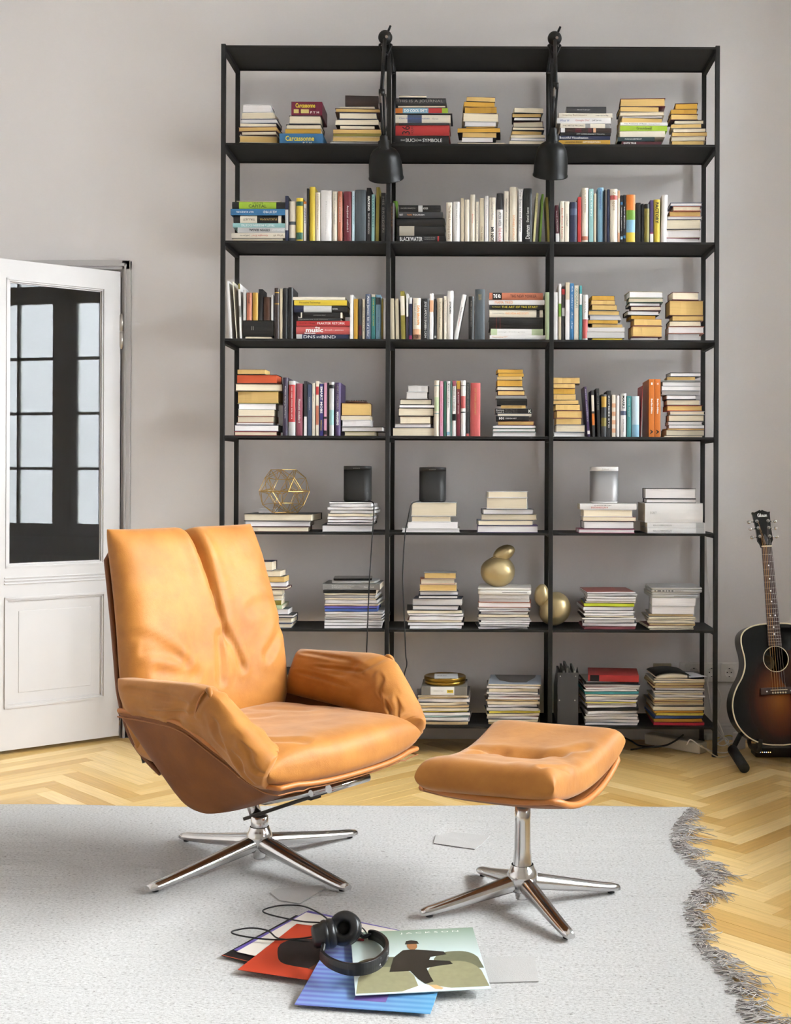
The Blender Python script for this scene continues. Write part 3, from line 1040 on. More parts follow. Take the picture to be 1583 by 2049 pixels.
# ---- second row, door bay
stack('D', 2, 600, 'stack with lime spine on second row', [
    (148, 578, 568, 'pC'), (138, 600, 523, 's', 'cream', tb([('What W', 'd', .78, .97, .4, 'U'), ('Google Do?', 'r', .38, .68, .4, 'U'), ('Jeff Jarvis', 'k', .16, .34, .34, 'U')])),
    (193, 600, 478, 's', 'light grey', tb([('STEVEN SEAGAL', 'k', .24, .68, .45, 'UB'), ('SEAGALOGY', 'w', .72, .98, .36, 'U')])), (152, 600, 440, 's', 'pale teal', tb([('TRUST in MODERN SOCIETIES', 'w', .16, .8, .5, 'U')])),
    (155, 570, 372, 's', 'black', tb([('TRUST', 'k', .2, .45, .28, 'U'), ('FUKUYAMA', 'g', .55, .9, .28, 'U')], [(.14, .49, 'cream'), (.93, .99, 'cream')])),
    (133, 600, 318, 's', 'blue', tb([('RAY KURZWEIL', 'w', .1, .42, .3, 'U'), ('AGE OF MIND', 'w', .6, .85, .4, 'U')])), (145, 600, 255, 's', 'lime', tb([('CREATIVE', 'k', .38, .58, .2, '', .82), ('CAPITAL', 'k', .31, .65, .42, '', .4)], [(0, .13, 'black'), (.83, 1, 'black')])),
    (180, 560, 245, 'pC')])
DB2 = 'the second row, door bay'
row('D', 2, 600, DB2, [
    (600, 630, 222, 'navy', bars('light grey', (.25, .7))), (632, 692, 265, 'cream', bars('slate', (0, .1), (.42, .5))), (695, 755, 240, 'yellow', bars('dark green', (.05, .21), (.82, .92))),
    (758, 785, 268, 'white', {'bands': [(.94, 1, 'orange')], 'title': [('MARKET', 'b', .45, .82, .5)]}), (785, 805, 158, 'black'), (807, 858, 143, 'yellow'), (858, 902, 190, 'cream', t_('RESEARCH for UNIVERSITY', 'g', .25, .96, .3)),
    (905, 1000, 172, 'white', tb([('Massenmedien', 's', .15, .78, .07)])), (1003, 1047, 183, 'cream', t_('THE CULTURE OF', 's', .35, .95, .22)), (1049, 1092, 182, 'terracotta', t_('ANDERSON', 'w', .4, .9, .2)),
    (1100, 1170, 182, 'burgundy', tb([('Analytical methods I', 'w', .2, .72, .3)])), (1172, 1197, 180, 'pale blue', t_('Hypermedia', 't', .35, .9, .4)), (1200, 1295, 170, 'slate'), (1298, 1338, 152, 'black', tb([('HACKING', 'w', .58, .85, .52, 'B'), ('THE ART OF EXPLOITATION', 'w', .15, .54, .3)])),
    (1340, 1370, 208, 'pale teal', t_('STARTA EGET', 't', .3, .95, .55)), (1375, 1412, 147, 'olive', {'tilt': 0.8}), (1422, 1462, 195, 'charcoal', t_('HIS BRODERI', 's', .2, .92, .5))])
row('E', 2, 637, 'gap behind shelf post', [(42, 88, 295, 'dark brown', t_('ESSAYS', 'd', .4, .9, .3))])
row('E', 2, 637, 'the pair standing behind the black stack', [(58, 98, 218, 'green', {'back': .13}), (100, 128, 265, 'cream', {'back': .13})])
# ---- second row, middle bay
stack('E', 2, 637, 'black stack on second row', [
    (105, 548, 575, 's', 'black', tb([('BLACKWATER', 'w', .07, .53, .62), ('THE RISE OF THE', 's', .57, .79, .16, '', .7), ('WORLDS MOST', 's', .57, .79, .16, '', .45)], [(.84, .87, 'red')])), (110, 545, 485, 's', 'black', {'bands': [(.05, .36, 'light grey'), (.05, .36, 'cream')]}), (105, 540, 415, 's', 'black'),
    (125, 525, 360, 's', 'charcoal', tb([('NEXT', 'w', 0.02, .1, .3), ('TRADING', 'o', .19, .3, .2), ('TOURISM', 'w', .32, .58, .22)])), (125, 505, 297, 's', 'black', tb([('HACKERS MANIFESTO', 's', .05, .4, .2), ('AUTHOR', 'w', .58, .7, .3)], [(.47, .57, 'light grey')]))])
row('E', 2, 637, 'the second row, middle bay', [
    (555, 612, 292, 'cream', tb([('The World According to Garp', 'd', .08, .92, .5)])), (620, 680, 287, 'white', t_('JAN TERRY TITTERN', 's', .3, .95, .25)), (687, 718, 253, 'beige'), (722, 768, 267, 'cream'),
    (772, 820, 222, 'cream', t_('die kunst', 'r', .4, .6, .3)), (823, 850, 287, 'cream', t_('DELIVERY OF', 's', .2, .85, .4)), (857, 900, 255, 'beige', t_('No logo', 'd', .05, .35, .35)), (905, 940, 235, 'white', t_('Kampen om uppmärksamhet', 's', .1, .8, .4)), (945, 1005, 248, 'cream', tb([('MR NICE', 'k', .02, .34, .5, 'B'), ('Howard Marks', 's', .5, .9, .4)])),
    (1012, 1075, 212, 'white', tb([('THE 4-HOUR', 'r', .02, .3, .45), ('WORK WEEK', 'k', .33, .62, .45)], [(.67, 1, 'charcoal')])), (1080, 1123, 192, 'cream', t_('Intellectual and Managerial', 'k', .2, .85, .35)), (1130, 1205, 153, 'cream', t_('SOPHIES WORLD', 'o', .05, .5, .25)),
    (1210, 1245, 175, 'white', t_('Four Steps to the Epiphany', 'k', .2, .97, .75)), (1255, 1335, 165, 'black', tb([('Daemon', 'w', .07, .32, .5, 'U'), ('Daniel Suarez', 'w', .38, .65, .26, 'U')])), (1340, 1395, 205, 'pale yellow', {'tilt': 4, 'title': [('AMONDE', 'd', .62, .9, .45)]}), (1397, 1442, 215, 'green', {'tilt': 3}),
    (1452, 1500, 245, 'olive', {'tilt': -3}), (1500, 1528, 238, 'light blue', {'tilt': -2})])
# ---- second row, guitar bay
row('G', 2, 627, 'the second row, guitar bay', [
    (88, 135, 308, 'maroon', {'tilt': -2, 'bands': [(0, .25, 'white')], 'title': [('Sounds of Revolution', 'w', .3, .85, .25)]}), (136, 175, 272, 'cream', tb([('Eats, Shoots & Leaves', 'r', .1, .82, .5)])), (177, 218, 275, 'cream', t_('COSTARP', 'k', .4, .7, .3)), (221, 289, 282, 'navy', {'bands': [(.68, .84, 'slate blue')]}),
    (291, 325, 237, 'red', t_('Concept 7', 'd', .4, .7, .4)), (327, 388, 157, 'cream', {'title': [('KEN LUND BISNESS', 'd', .55, .95, .2)], 'bands': [(.05, .12, 'terracotta')]}), (390, 432, 165, 'pale teal', t_('SOLSKEN', 'w', .5, .95, .3)), (434, 457, 207, 'beige'),
    (468, 523, 152, 'light blue', t_('Discomarket', 'b', .6, .97, .4)), (525, 537, 175, 'black'), (538, 549, 165, 'cream'), (551, 573, 170, 'navy'), (575, 643, 168, 'cream', {'title': [('Zoe apple', 'd', .6, .95, .45)], 'bands': [(.8, .88, 'coral')]}), (645, 665, 180, 'peach', {'bands': [(.2, .85, 'cream')]}),
    (667, 691, 222, 'black', {'bands': [(.08, .14, 'light blue'), (.8, .86, 'blue')], 'title': [('Analysing architectures', 'w', .25, .75, .4)]}), (692, 717, 218, 'black', {'bands': [(.1, .16, 'blue')], 'title': [('New Business', 'w', .3, .75, .4)]}),
    (719, 801, 217, 'orange', {'bands': [(.48, .68, 'green'), (.22, .48, 'light blue'), (0, .22, 'yellow')]}), (805, 848, 288, 'black', t_('Harry Potter', 's', .2, .95, .5) if False else {}), (853, 876, 295, 'black'), (878, 925, 298, 'olive', {'bands': [(.88, 1, 'black')]}),
    (928, 961, 265, 'purple', {'bands': [(0, .22, 'white'), (.22, .25, 'magenta')]}), (963, 1021, 258, 'yellow', tb([('FACTORY', 'k', .45, .93, .55, 'B')])), (1023, 1088, 217, 'white', {'tilt': 1.5})])
stack('G', 2, 627, 'white stack nearest guitar, second row', [(1068, 1368, 575, 'pW', 'magenta'), (1072, 1370, 503, 'pW'), (1075, 1375, 413, 'pC'), (1085, 1390, 388, 'pW', 'light grey'), (1100, 1380, 342, 'pT', 'terracotta'), (1130, 1375, 300, 'pC', 'terracotta'), (1108, 1388, 268, 'pW', 'slate blue')])
# ---- third row, door bay
row('H', 3, 577, 'the third row, door bay', [(95, 150, 95, 'white', {'tilt': -3.5, 'D': .2}), (148, 190, 100, 'cream', {'tilt': -4, 'D': .2}), (196, 232, 118, 'white', {'tilt': -2, 'bands': [(.9, 1, 'olive'), (.4, .6, 'grey')], 'D': .2})])
zt, _ = stack('H', 3, 577, 'pair carrying small upright books', [(255, 488, 550, 'pC', 'black'), (240, 500, 416, 's', 'black', {'D': .2, 'title': [('II', 's', .28, .35, .25)]})])
row('H', 3, 416, 'small books on black block', [(240, 266, 170, 'light grey'), (269, 316, 195, 'terracotta', tb([('MIRAGE', 'k', .6, .97, .35)])), (319, 370, 195, 'ochre', t_('CARLSSON', 'd', .6, .8, .15)), (372, 410, 165, 'black'), (413, 476, 232, 'brown'), (480, 500, 215, 'light grey')], z0=zt)
row('H', 3, 577, 'the tall dark group, third row', [(507, 550, 155, 'dark brown', bars('ochre', (.9, .92), (.68, .7))), (553, 578, 160, 'beige'), (580, 623, 155, 'black'), (625, 668, 150, 'black')])
stack('H', 3, 577, 'stack with two red spines, third row', [
    (697, 1145, 533, 's', 'navy', tb([('DNS', 'w', .14, .36, .62), ('and', 'w', .385, .465, .4), ('BIND', 'w', .485, .75, .62)], [(0, .11, 'light grey')])),
    (693, 1157, 460, 's', 'coral', tb([('music', 'w', .18, .5, .5, 'B'), ('the', 'w', .35, .44, .2, 'B', .82), ('business', 'w', .16, .36, .18, 'B', .14), ('donald s. passman', 'w', .53, .88, .2)])), (697, 1155, 417, 's', 'red', tb([('Göran Hägg', 'k', .05, .35, .35), ('PRAKTISK RETORIK', 'w', .39, .91, .45)])),
    (710, 1078, 395, 's', 'charcoal', t_('MEMOIRS IN THE MIDDLE', 's', .03, .7, .3)), (735, 1090, 345, 's', 'black', tb([('HARMONIA PRINT', 's', .3, .6, .2)], [(0, .03, 'cream'), (.96, 1, 'cream')])), (677, 1135, 285, 's', 'black', {'bands': [(0, .17, 'navy'), (.18, .7, 'light grey')], 'title': [('NATIONAL', 'w', .72, .82, .2)]}),
    (677, 1130, 240, 's', 'yellow', tb([('Persuasive Technology', 'k', .1, .5, .45)])), (660, 1115, 213, 's', 'cream')])
row('H', 3, 577, 'books by post, third row', [(1155, 1186, 212, 'white'), (1188, 1225, 248, 'ochre'), (1228, 1258, 247, 'charcoal', bars('maroon', (.1, .35))), (1262, 1284, 250, 'beige', t_('VIEWS FROM THE', 'k', .2, .8, .5)), (1287, 1335, 207, 'slate blue', tb([('Alex James: bit of a blur', 'w', .05, .96, .5)])),
    (1338, 1375, 207, 'teal', {'bands': [(.94, 1, 'cream')], 'title': [('THE REAL GUIDE', 'y', .3, .9, .3)]}), (1378, 1420, 212, 'light blue', {'bands': [(.78, .94, 'slate')], 'title': [('Robert Popper', 'b', .2, .5, .3)]}), (1425, 1440, 245, 'olive'), (1442, 1460, 243, 'white')])
# ---- third row, middle bay
row('I', 3, 613, 'the third row, middle bay', [
    (47, 90, 258, 'beige', {'tilt': -1}), (92, 132, 258, 'beige', {'tilt': -1}), (138, 190, 192, 'olive', {'tilt': -1.5, 'bands': [(.5, .9, 'cream')]}), (194, 216, 215, 'white', {'bands': [(0, .5, 'dark purple')]}), (218, 249, 250, 'navy', {'bands': [(.85, 1, 'light grey'), (0, .1, 'magenta')]}),
    (252, 328, 255, 'cream', tb([('DAN BROWN', 'o', .35, .82, .34, 'B', .7), ('THE DA VINCI CODE', 's', .35, .88, .25, '', .3)], [(0, .25, 'peach'), (.02, .12, 'brown')])), (332, 401, 260, 'black', tb([('JENS LAPIDUS SNABBA CASH', 'w', .05, .93, .38)])), (404, 443, 212, 'white', {'bands': [(.6, .85, 'peach')]}), (447, 468, 262, 'charcoal', bars('light grey', (.05, .1))), (472, 527, 253, 'beige', t_('East West Europe', 'k', .3, .9, .25)),
    (535, 562, 238, 'cream', t_('konsumtion', 'd', .4, .9, .35)), (566, 622, 188, 'white', tb([('STOKAN', 'k', .54, .78, .35, 'B')])), (624, 742, 218, 'white', {'tilt': 11, 'title': [('Nordenson', 'k', .5, .72, .35), ('Streaming Trout', 'r', .3, .48, .25)]}), (757, 810, 240, 'black', t_('THE UNFINISHED', 's', .3, .9, .2)), (816, 908, 175, 'slate', {'title': [('ZADIE', 'g', .85, .9, .3), ('SMITH', 'g', .79, .84, .3)], 'hard': True})])
stack('I', 3, 613, 'stack with orange spine on top, third row', [
    (945, 1400, 605, 's', 'slate blue'), (950, 1455, 568, 's', 'white', t_('Storytelling MIT', 'o', .05, .32, .3)), (960, 1435, 510, 's', 'white', {'bands': [(0, .12, 'pale green'), (.78, 1, 'pale green')], 'title': [('design thinking lite', 's', .15, .65, .2)]}), (945, 1435, 405, 's', 'black', {'bands': [(.13, .135, 'red'), (.2, .205, 'red')]}), (948, 1432, 335, 's', 'cream', tb([('CURRAN & GUREVITCH', 's', .05, .27, .18), ('MASS MEDIA AND SOCIETY', 'o', .3, .74, .25)], [(.88, .94, 'black')])),
    (948, 1445, 293, 's', 'black', tb([('Guy Kawasaki', 'y', .05, .2, .3), ('THE ART OF THE START', 'y', .22, .88, .45)])), (942, 1448, 247, 's', 'white', tb([('MAMA TRIED', 'o', .11, .43, .5)])), (947, 1433, 183, 's', 'terracotta', tb([('THE 40s', 'w', .075, .21, .6, 'B'), ('THE NEW YORKER', 'k', .39, .88, .42)], [(.06, .23, 'black')]))])
# ---- third row, guitar bay
row('J', 3, 602, 'the third row, guitar bay', [
    (3, 44, 195, 'pale green'), (80, 118, 195, 'white'), (121, 149, 125, 'beige', {'bands': [(.42, .65, 'green'), (.65, 1, 'white')], 'D': .2}), (151, 181, 145, 'charcoal', {'bands': [(.85, .95, 'red'), (.45, .6, 'light grey')]}), (183, 222, 110, 'white', {'bands': [(.7, 1, 'beige')], 'D': .2}), (224, 260, 118, 'blue', t_('Så säljer du dig', 'w', .2, .95, .4)),
    (262, 304, 138, 'cream', tb([('GEOGRAFI', 't', .6, .95, .5)])), (306, 331, 138, 'teal', {'bands': [(.65, .85, 'white')]}), (333, 383, 220, 'white', {'bands': [(.04, .46, 'coral')], 'title': [('BÄSTA', 's', .6, .85, .4)]})])
stack('J', 3, 602, 'stack on the yellow book, third row', [(420, 685, 582, 's', 'yellow'), (372, 705, 525, 'pG'), (372, 708, 485, 'pW'), (420, 690, 455, 'pT'), (385, 645, 420, 'pY'), (398, 675, 378, 'pW', 'light grey'), (385, 665, 335, 'pT', 'grey'), (418, 638, 288, 'pT'), (412, 622, 248, 'pT'), (420, 620, 205, 'pY')])
stack('J', 3, 602, 'middle one of three stacks, third row', [(757, 1005, 570, 'pW', 'maroon'), (775, 1040, 470, 'pT'), (788, 1030, 412, 'pT'), (762, 980, 378, 'pY'), (728, 1012, 338, 'pW', 'black'), (758, 1025, 297, 'pC', 'maroon'), (748, 1022, 265, 'pW', 'black'), (740, 1045, 222, 'pC', 'dark green'), (745, 1050, 165, 'pW', 'beige')])
stack('J', 3, 602, 'maroon stack nearest the guitar, third row', [(1088, 1370, 538, 'pW', 'light grey'), (1090, 1405, 475, 'pW', 'terracotta'), (1098, 1380, 425, 'pC', 'black'), (1130, 1400, 380, 'pT'), (1100, 1405, 243, 'pT', 'maroon'), (1125, 1360, 172, 'pC', 'burgundy')])
# ---- fourth row, door bay
stack('K', 4, 643, 'stack with red-edged book, fourth row', [(165, 530, 607, 'pC', 'red'), (165, 545, 550, 'pW', 'navy'), (180, 495, 530, 'pW'), (185, 500, 475, 'pC', 'terracotta'), (198, 505, 418, 'pC'), (195, 520, 367, 'pW', 'light grey'), (185, 545, 262, 'pT', 'olive'), (172, 575, 197, 'pC'), (180, 530, 118, 'pR', 'charcoal'), (190, 430, 75, 'pT')])
row('K', 4, 643, 'the fourth row, door bay', [
    (578, 624, 152, 'dark purple', t_('Problem Managing Techniques', 'w', .3, .85, .25)), (628, 689, 180, 'light grey', {'bands': [(.25, .93, 'red')], 'title': [('VAD VARJE SVENSK BÖR VETA', 'w', .3, .9, .28)]}), (692, 752, 203, 'rose', t_('Matematik modeller II', 'w', .25, .7, .3)), (760, 789, 183, 'charcoal', {'bands': [(0, .35, 'white')]}), (791, 829, 210, 'slate blue', t_('Seduction', 'w', .5, .75, .25)), (831, 858, 200, 'cream', t_('1000 chairs', 'k', .65, .8, .4)),
    (862, 890, 182, 'cream', {'bands': [(.2, .55, 'terracotta'), (.75, .9, 'red')]}), (893, 929, 205, 'indigo', tb([('SMART MOBS', 'w', .43, .95, .6, 'B'), ('RHEINGOLD', 'y', .1, .3, .4)])), (932, 959, 195, 'pink', bars('black', (.02, .1), (.32, .36))), (961, 975, 195, 'black'), (977, 1020, 190, 'light grey', {'bands': [(.2, .48, 'pale teal'), (.88, .95, 'black')]}), (1027, 1076, 195, 'purple', {'title': [('MANAGING', 'w', .2, .45, .4, 'B'), ('HENRY MINTZBERG', 's', .5, .96, .36)], 'D': .2})])
stack('K', 4, 643, 'small stack under the gear wheel', [(1105, 1370, 605, 'pC', 'olive'), (1080, 1440, 562, 'pW', 'black'), (1085, 1335, 505, 'pW', 'white'), (1078, 1330, 470, 'pC'), (1080, 1330, 358, 'pT')])
# ---- fourth row, middle bay
stack('L', 4, 683, 'pale stack nearest the post, fourth row', [(65, 460, 602, 'pC'), (90, 415, 572, 'pW'), (132, 415, 500, 'pC', 'brown'), (120, 445, 425, 'pC', 'black'), (132, 450, 398, 'pW'), (135, 425, 345, 'pC', 'black'), (192, 388, 280, 'pG', 'light grey'), (207, 395, 222, 'pG', 'light grey')])
row('L', 4, 683, 'the fourth row, middle bay', [
    (447, 495, 187, 'cream', {'bands': [(.4, .41, 'teal'), (.9, .91, 'teal'), (.45, .7, 'pale green')]}), (498, 530, 192, 'pink', t_('Statistische mathematik I', 'r', .2, .9, .3)), (534, 558, 195, 'dark green'), (560, 592, 193, 'white', tb([('Körkortsboken', 'k', .52, .95, .4)], [(.02, .08, 'light blue')])), (595, 610, 192, 'pale teal'), (612, 646, 188, 'white', {'bands': [(.28, .4, 'black'), (.9, 1, 'rose')], 'title': [('LÄRBOK I SVENSKA', 'k', .45, .92, .5)]}),
    (649, 685, 190, 'burgundy', {'bands': [(.85, 1, 'ochre')], 'title': [('A Funder aktuelt', 'w', .4, .8, .3)]}), (687, 733, 187, 'white', {'bands': [(.42, .42 + .02, 'black'), (.5, .72, 'coral'), (.9, .91, 'black')]}), (737, 768, 205, 'charcoal', {'bands': [(0, .05, 'coral')], 'title': [('TYPOGRAFISK HANDBOK', 's', .45, .97, .45)]}), (774, 868, 208, 'coral', {'title': [('DET STORA LEXIKONET', 'g', .4, .9, .18)], 'hard': True})])
stack('L', 4, 683, 'tall ochre and black stack', [
    (977, 1370, 640, 'pW', 'light grey'), (977, 1368, 607, 'pW', 'dark green'), (980, 1368, 580, 'pW'), (1020, 1350, 540, 'pT', 'burgundy'), (1005, 1305, 497, 's', 'black', tb([('101', 'w', .1, .25, .5, 'B'), ('DESIGN ART', 'w', .3, .63, .3)])), (1020, 1330, 475, 'pC', 'light grey'),
    (1000, 1335, 428, 's', 'black', tb([('Business', 'w', .03, .24, .25, '', .7), ('Coach 2', 'w', .03, .24, .25, '', .3), ('More Ways of', 's', .27, .6, .2, '', .7), ('Staying Alive', 's', .27, .6, .2, '', .3), ('K', 'w', .9, .98, .6, 'B')])), (1050, 1278, 397, 'pT'), (1015, 1290, 340, 's', 'black'), (1005, 1283, 312, 's', 'grey'), (1020, 1270, 265, 'pT', 'maroon'),
    (1015, 1257, 228, 'pC', 'black'), (1018, 1248, 170, 'pY'), (1018, 1245, 140, 'pT'), (1030, 1258, 108, 'pY'), (1025, 1250, 72, 'pY')])
# ---- fourth row, guitar bay
stack('M', 4, 668, 'tan stack beside the purple book', [(82, 360, 628, 'pW', 'light grey'), (100, 360, 560, 'pC', 'slate blue'), (103, 325, 505, 'pT'), (105, 335, 435, 'pT'), (98, 312, 382, 'pT'), (78, 298, 345, 'pT'), (78, 275, 292, 'pT'), (78, 270, 240, 'pY'), (78, 268, 200, 'pT'), (78, 310, 145, 'pT')])
row('M', 4, 668, 'the fourth row, guitar bay', [
    (345, 405, 235, 'purple', {'tilt': -4.5, 'bands': [(.05, .12, 'white')], 'title': [('Social experience', 'w', .3, .95, .4)]}), (408, 448, 270, 'charcoal', {'tilt': -2, 'bands': [(.55, .9, 'cream'), (.25, .5, 'orange')]}), (450, 495, 252, 'black', {'tilt': -2, 'title': [('LIFE OF THE MIND', 's', .55, .9, .4)]}), (498, 547, 305, 'charcoal', {'bands': [(.7, .95, 'ochre'), (.25, .45, 'olive')]}), (549, 586, 272, 'charcoal', t_('ZOMBIES ETC', 'w', .2, .9, .4)),
    (592, 628, 310, 'cream', bars('peach', (.1, .2), (.3, .4), (.5, .6), (.7, .8))), (631, 660, 315, 'white'), (668, 722, 297, 'white', {'bands': [(.5, .6, 'slate blue')], 'title': [('MARKS', 'k', .65, .95, .4, 'B'), ('DOPE STORIES', 'k', .12, .4, .2)]}), (724, 765, 318, 'teal', t_('Time Travel', 'w', .5, .95, .25)), (768, 835, 320, 'pale blue', bars('light blue', (0, .3)))])
row('M', 4, 668, 'the group beside two orange volumes', [(848, 872, 225, 'red', {'tilt': 2, 'back': .02})])
row('M', 4, 668, 'the orange pair', [(918, 970, 170, 'orange', tb([('1', 'w', .9, .94, .3), ('Berlin-Mitte', 'w', .4, .66, .32, 'B'), ('A', 'k', .05, .13, .55, 'B')], hard=False, D=.22)), (972, 1024, 170, 'orange', tb([('2', 'w', .9, .94, .3), ('Berlin-Mitte', 'w', .4, .66, .32, 'B'), ('A', 'k', .05, .13, .55, 'B')], hard=False, D=.22))])
stack('M', 4, 668, 'white stack beside the orange pair', [
    (1055, 1395, 653, 'pC'), (1075, 1412, 603, 'pC'), (1080, 1410, 590, 'pT'), (1098, 1405, 560, 'pW'), (1088, 1392, 530, 'pW', 'light grey'), (1095, 1410, 470, 'pC', 'black'), (1105, 1410, 437, 'pC', 'light grey'), (1080, 1392, 387, 'pT', 'red'), (1075, 1370, 337, 'pC', 'charcoal'), (1072, 1335, 295, 'pW', 'black'), (1030, 1368, 258, 'pG', 'light grey'), (1030, 1370, 218, 'pW'), (1040, 1375, 180, 'pW'),
    (1020, 1380, 165, 's', 'grey'), (1080, 1330, 135, 'pT'), (1105, 1380, 97, 'pW', 'charcoal')])
# ---- fifth row
ZGEO, _ = stack('N', 5, 662, 'trio under the gold wire sculpture', [(240, 800, 617, 'pC', 'maroon', {'D': .2}), (250, 810, 570, 'pW', 'grey', {'D': .24}), (240, 830, 507, 'pC', 'black', {'D': .25})])
stack('N', 5, 507, 'slim one behind the wire sculpture', [(370, 505, 470, 'pW', 'white', {'D': .1})], z0=ZGEO, Y=YBK + .14)
ZSP1, _ = stack('N', 5, 662, 'pair under the loose papers, fifth row', [(915, 1345, 600, 'pW', 'black', {'D': .23}), (955, 1352, 578, 'pW', 'black', {'D': .23})])
ZSP2, _ = stack('O', 5, 705, 'stack under the black speaker, fifth row', [(155, 680, 668, 'pW', 'white', {'D': .25}), (208, 662, 610, 'pW', 'white', {'hard': False}), (240, 598, 558, 'pC', 'white'), (238, 650, 432, 'pC', 'silver', {'D': .2, 'rz': 0})])
stack('O', 5, 705, 'stack with the purple book, fifth row', [(835, 1390, 640, 'pW', 'purple'), (845, 1345, 590, 'pC', 'slate blue'), (870, 1375, 540, 'pC', 'beige'), (890, 1350, 490, 'pW', 'slate'), (920, 1290, 388, 'pC', 'light grey'), (935, 1295, 330, 'pC', 'white')])
ZSP3, _ = stack('Q', 5, 692, 'stack under the white speaker', [(300, 795, 655, 'pW', 'magenta'), (345, 790, 587, 'pW', 'charcoal'), (340, 805, 550, 'pC', 'rose', {'hard': False}), (340, 780, 485, 'pC', 'white'), (312, 810, 432, 's', 'white', tb([('ANTONIONI', 'r', .2, .5, .3, 'U', .35), ('MICHELANGELO', 'k', .25, .55, .22, 'U', .7)]))])
stack('Q', 5, 692, 'white slipcase stack nearest the guitar', [(905, 1415, 645, 's', 'white', {'title': [('BEN-COMBRADAGLIN', 's', .1, .42, .3)], 'bands': [(.84, .98, 'light grey')], 'D': .24, 'rz': 0}), (905, 1415, 598, 's', 'white', {'title': [('BEN-COMBRADAGLIN', 's', .1, .42, .3)], 'bands': [(.84, .98, 'light grey')], 'D': .24, 'rz': 0}),
      (885, 1395, 425, 's', 'white', {'title': [('EGRET', 's', .09, .2, .12)], 'D': .25, 'rz': 0, 'label': 'thick plain white slipcase box with tiny grey mark, fifth row'}), (897, 1335, 388, 'pW', 'charcoal'), (888, 1335, 295, 'pW', 'charcoal')])
# ---- sixth row
stack('R', 6, 875, 'cream stack behind the armchair back', [(90, 475, 825, 'pC', 'slate blue', {'D': .2}), (90, 480, 765, 'pC', 'slate blue'), (90, 500, 735, 'pW', 'charcoal'), (80, 440, 680, 'pW'), (60, 380, 640, 's', 'pale green', {'D': .19}), (60, 370, 590, 's', 'olive'), (60, 380, 535, 'pC', 'white'), (60, 380, 480, 'pC'), (60, 430, 450, 'pC', 'maroon'), (60, 420, 405, 'pW'), (50, 400, 345, 'pT'), (50, 360, 290, 'pC'), (30, 280, 190, 'pC')])

# ================================================================ MAGAZINES AND LOOSE PAPER STACKS
MAG_P = {'w': ('white', (228, 224, 222)), 'c': ('cream', (222, 210, 184)), 'g': ('grey', (196, 192, 188)), 'b': ('blue', (66, 92, 158)), 'v': ('violet', (92, 92, 168)), 'k': ('black', (34, 32, 32)), 'y': ('yellow', (214, 200, 90)),
         't': ('teal', (74, 160, 160)), 'o': ('amber', (190, 134, 40)), 'r': ('red', (182, 40, 56)), 'm': ('maroon', (120, 60, 66)), 'l': ('lime', (190, 200, 50)), 'p': ('pale teal', (176, 204, 198)), 'd': ('tan', (196, 170, 124))}


def magazine(xc, y0, z, Wd, T, D, code, rz, label, group, seed, amp=.0012):
    rnd = random.Random(seed)
    nm, c = MAG_P[code]
    paper = mat('paper_' + nm.replace(' ', '_'), c, .8, vary=.1, vscale=30)
    cov = mat('magazine_cover_%d' % (seed % 7), [(60, 60, 64), (150, 60, 50), (70, 90, 110), (190, 186, 180), (40, 40, 44), (210, 204, 196), (120, 110, 90)][seed % 7], .35)
    n = 10
    ph = rnd.uniform(0, 6)
    sk = rnd.uniform(-.004, .004)
    v, f, fm = [], [], []
    for i in range(n + 1):
        u = i / n
        wv = amp * math.sin(u * 7 + ph) * (.4 + u)
        x = -Wd / 2 + Wd * u
        e = .002 * math.sin(u * 11 + ph * 2)
        t2 = T * (.97 - .05 * rnd.random())
        for (d, t) in ((e, 0), (D, 0), (D, t2), (e, t2)):
            v.append((x + sk * t / max(T, .001), d, t + wv * .5 + amp * .5))
    for i in range(n):
        a = i * 4
        for k in range(4):
            f.append((a + k, a + (k + 1) % 4, a + 4 + (k + 1) % 4, a + 4 + k))
            fm.append(1 if k in (0, 2) else 0)
    f += [(0, 3, 2, 1), (n * 4, n * 4 + 1, n * 4 + 2, n * 4 + 3)]
    fm += [0, 0]
    o = mesh_obj('magazine', v, f, None, None, False, [paper, cov], fm)
    o.location = (xc, y0, z)
    o.rotation_euler = (0, 0, rz)
    tag(o, label, 'magazine', group)
    return o


def mag_stack(z, lev, base, top, x0, x1, codes, anchor, seed, z0=None, jit=14, Y=YBK, D=None, kind='magazine'):
    zz = SZ[lev] if z0 is None else z0
    n = len(codes)
    rnd = random.Random(seed)
    ks = ZOOM[z][2] / 1583 / F * Y
    tot = (base - top) * ks
    wts = [rnd.uniform(.55, 1.45) for _ in codes]
    sw = sum(wts)
    for k, c in enumerate(codes):
        T = tot * wts[k] / sw
        a = zx(z, x0 + rnd.uniform(-jit, jit), base, Y)
        b = zx(z, x1 + rnd.uniform(-jit, jit), base, Y)
        rz = R(rnd.uniform(-5, 5))
        off = rnd.uniform(0, .01) + abs(math.sin(rz)) * (b.x - a.x) / 2
        thick = 'thin' if T < .008 else 'thick'
        magazine((a.x + b.x) / 2, Y + off, zz + .0006, b.x - a.x, T * .88 - .0004, D or (b.x - a.x) * rnd.uniform(.9, 1.1), c, rz, '%s %s-edged %s, %s in %s' % (thick, MAG_P[c][0], kind, ORD[k] + (' up' if k else ''), anchor), kind + 's, ' + anchor, seed * 31 + k, amp=min(.0014, T * .1))
        zz += T
    return zz


ZSP1 = mag_stack('N', 5, 578, 405, 968, 1345, 'wwcwwww', 'the pile under the first black speaker', 5, z0=ZSP1, D=.21)
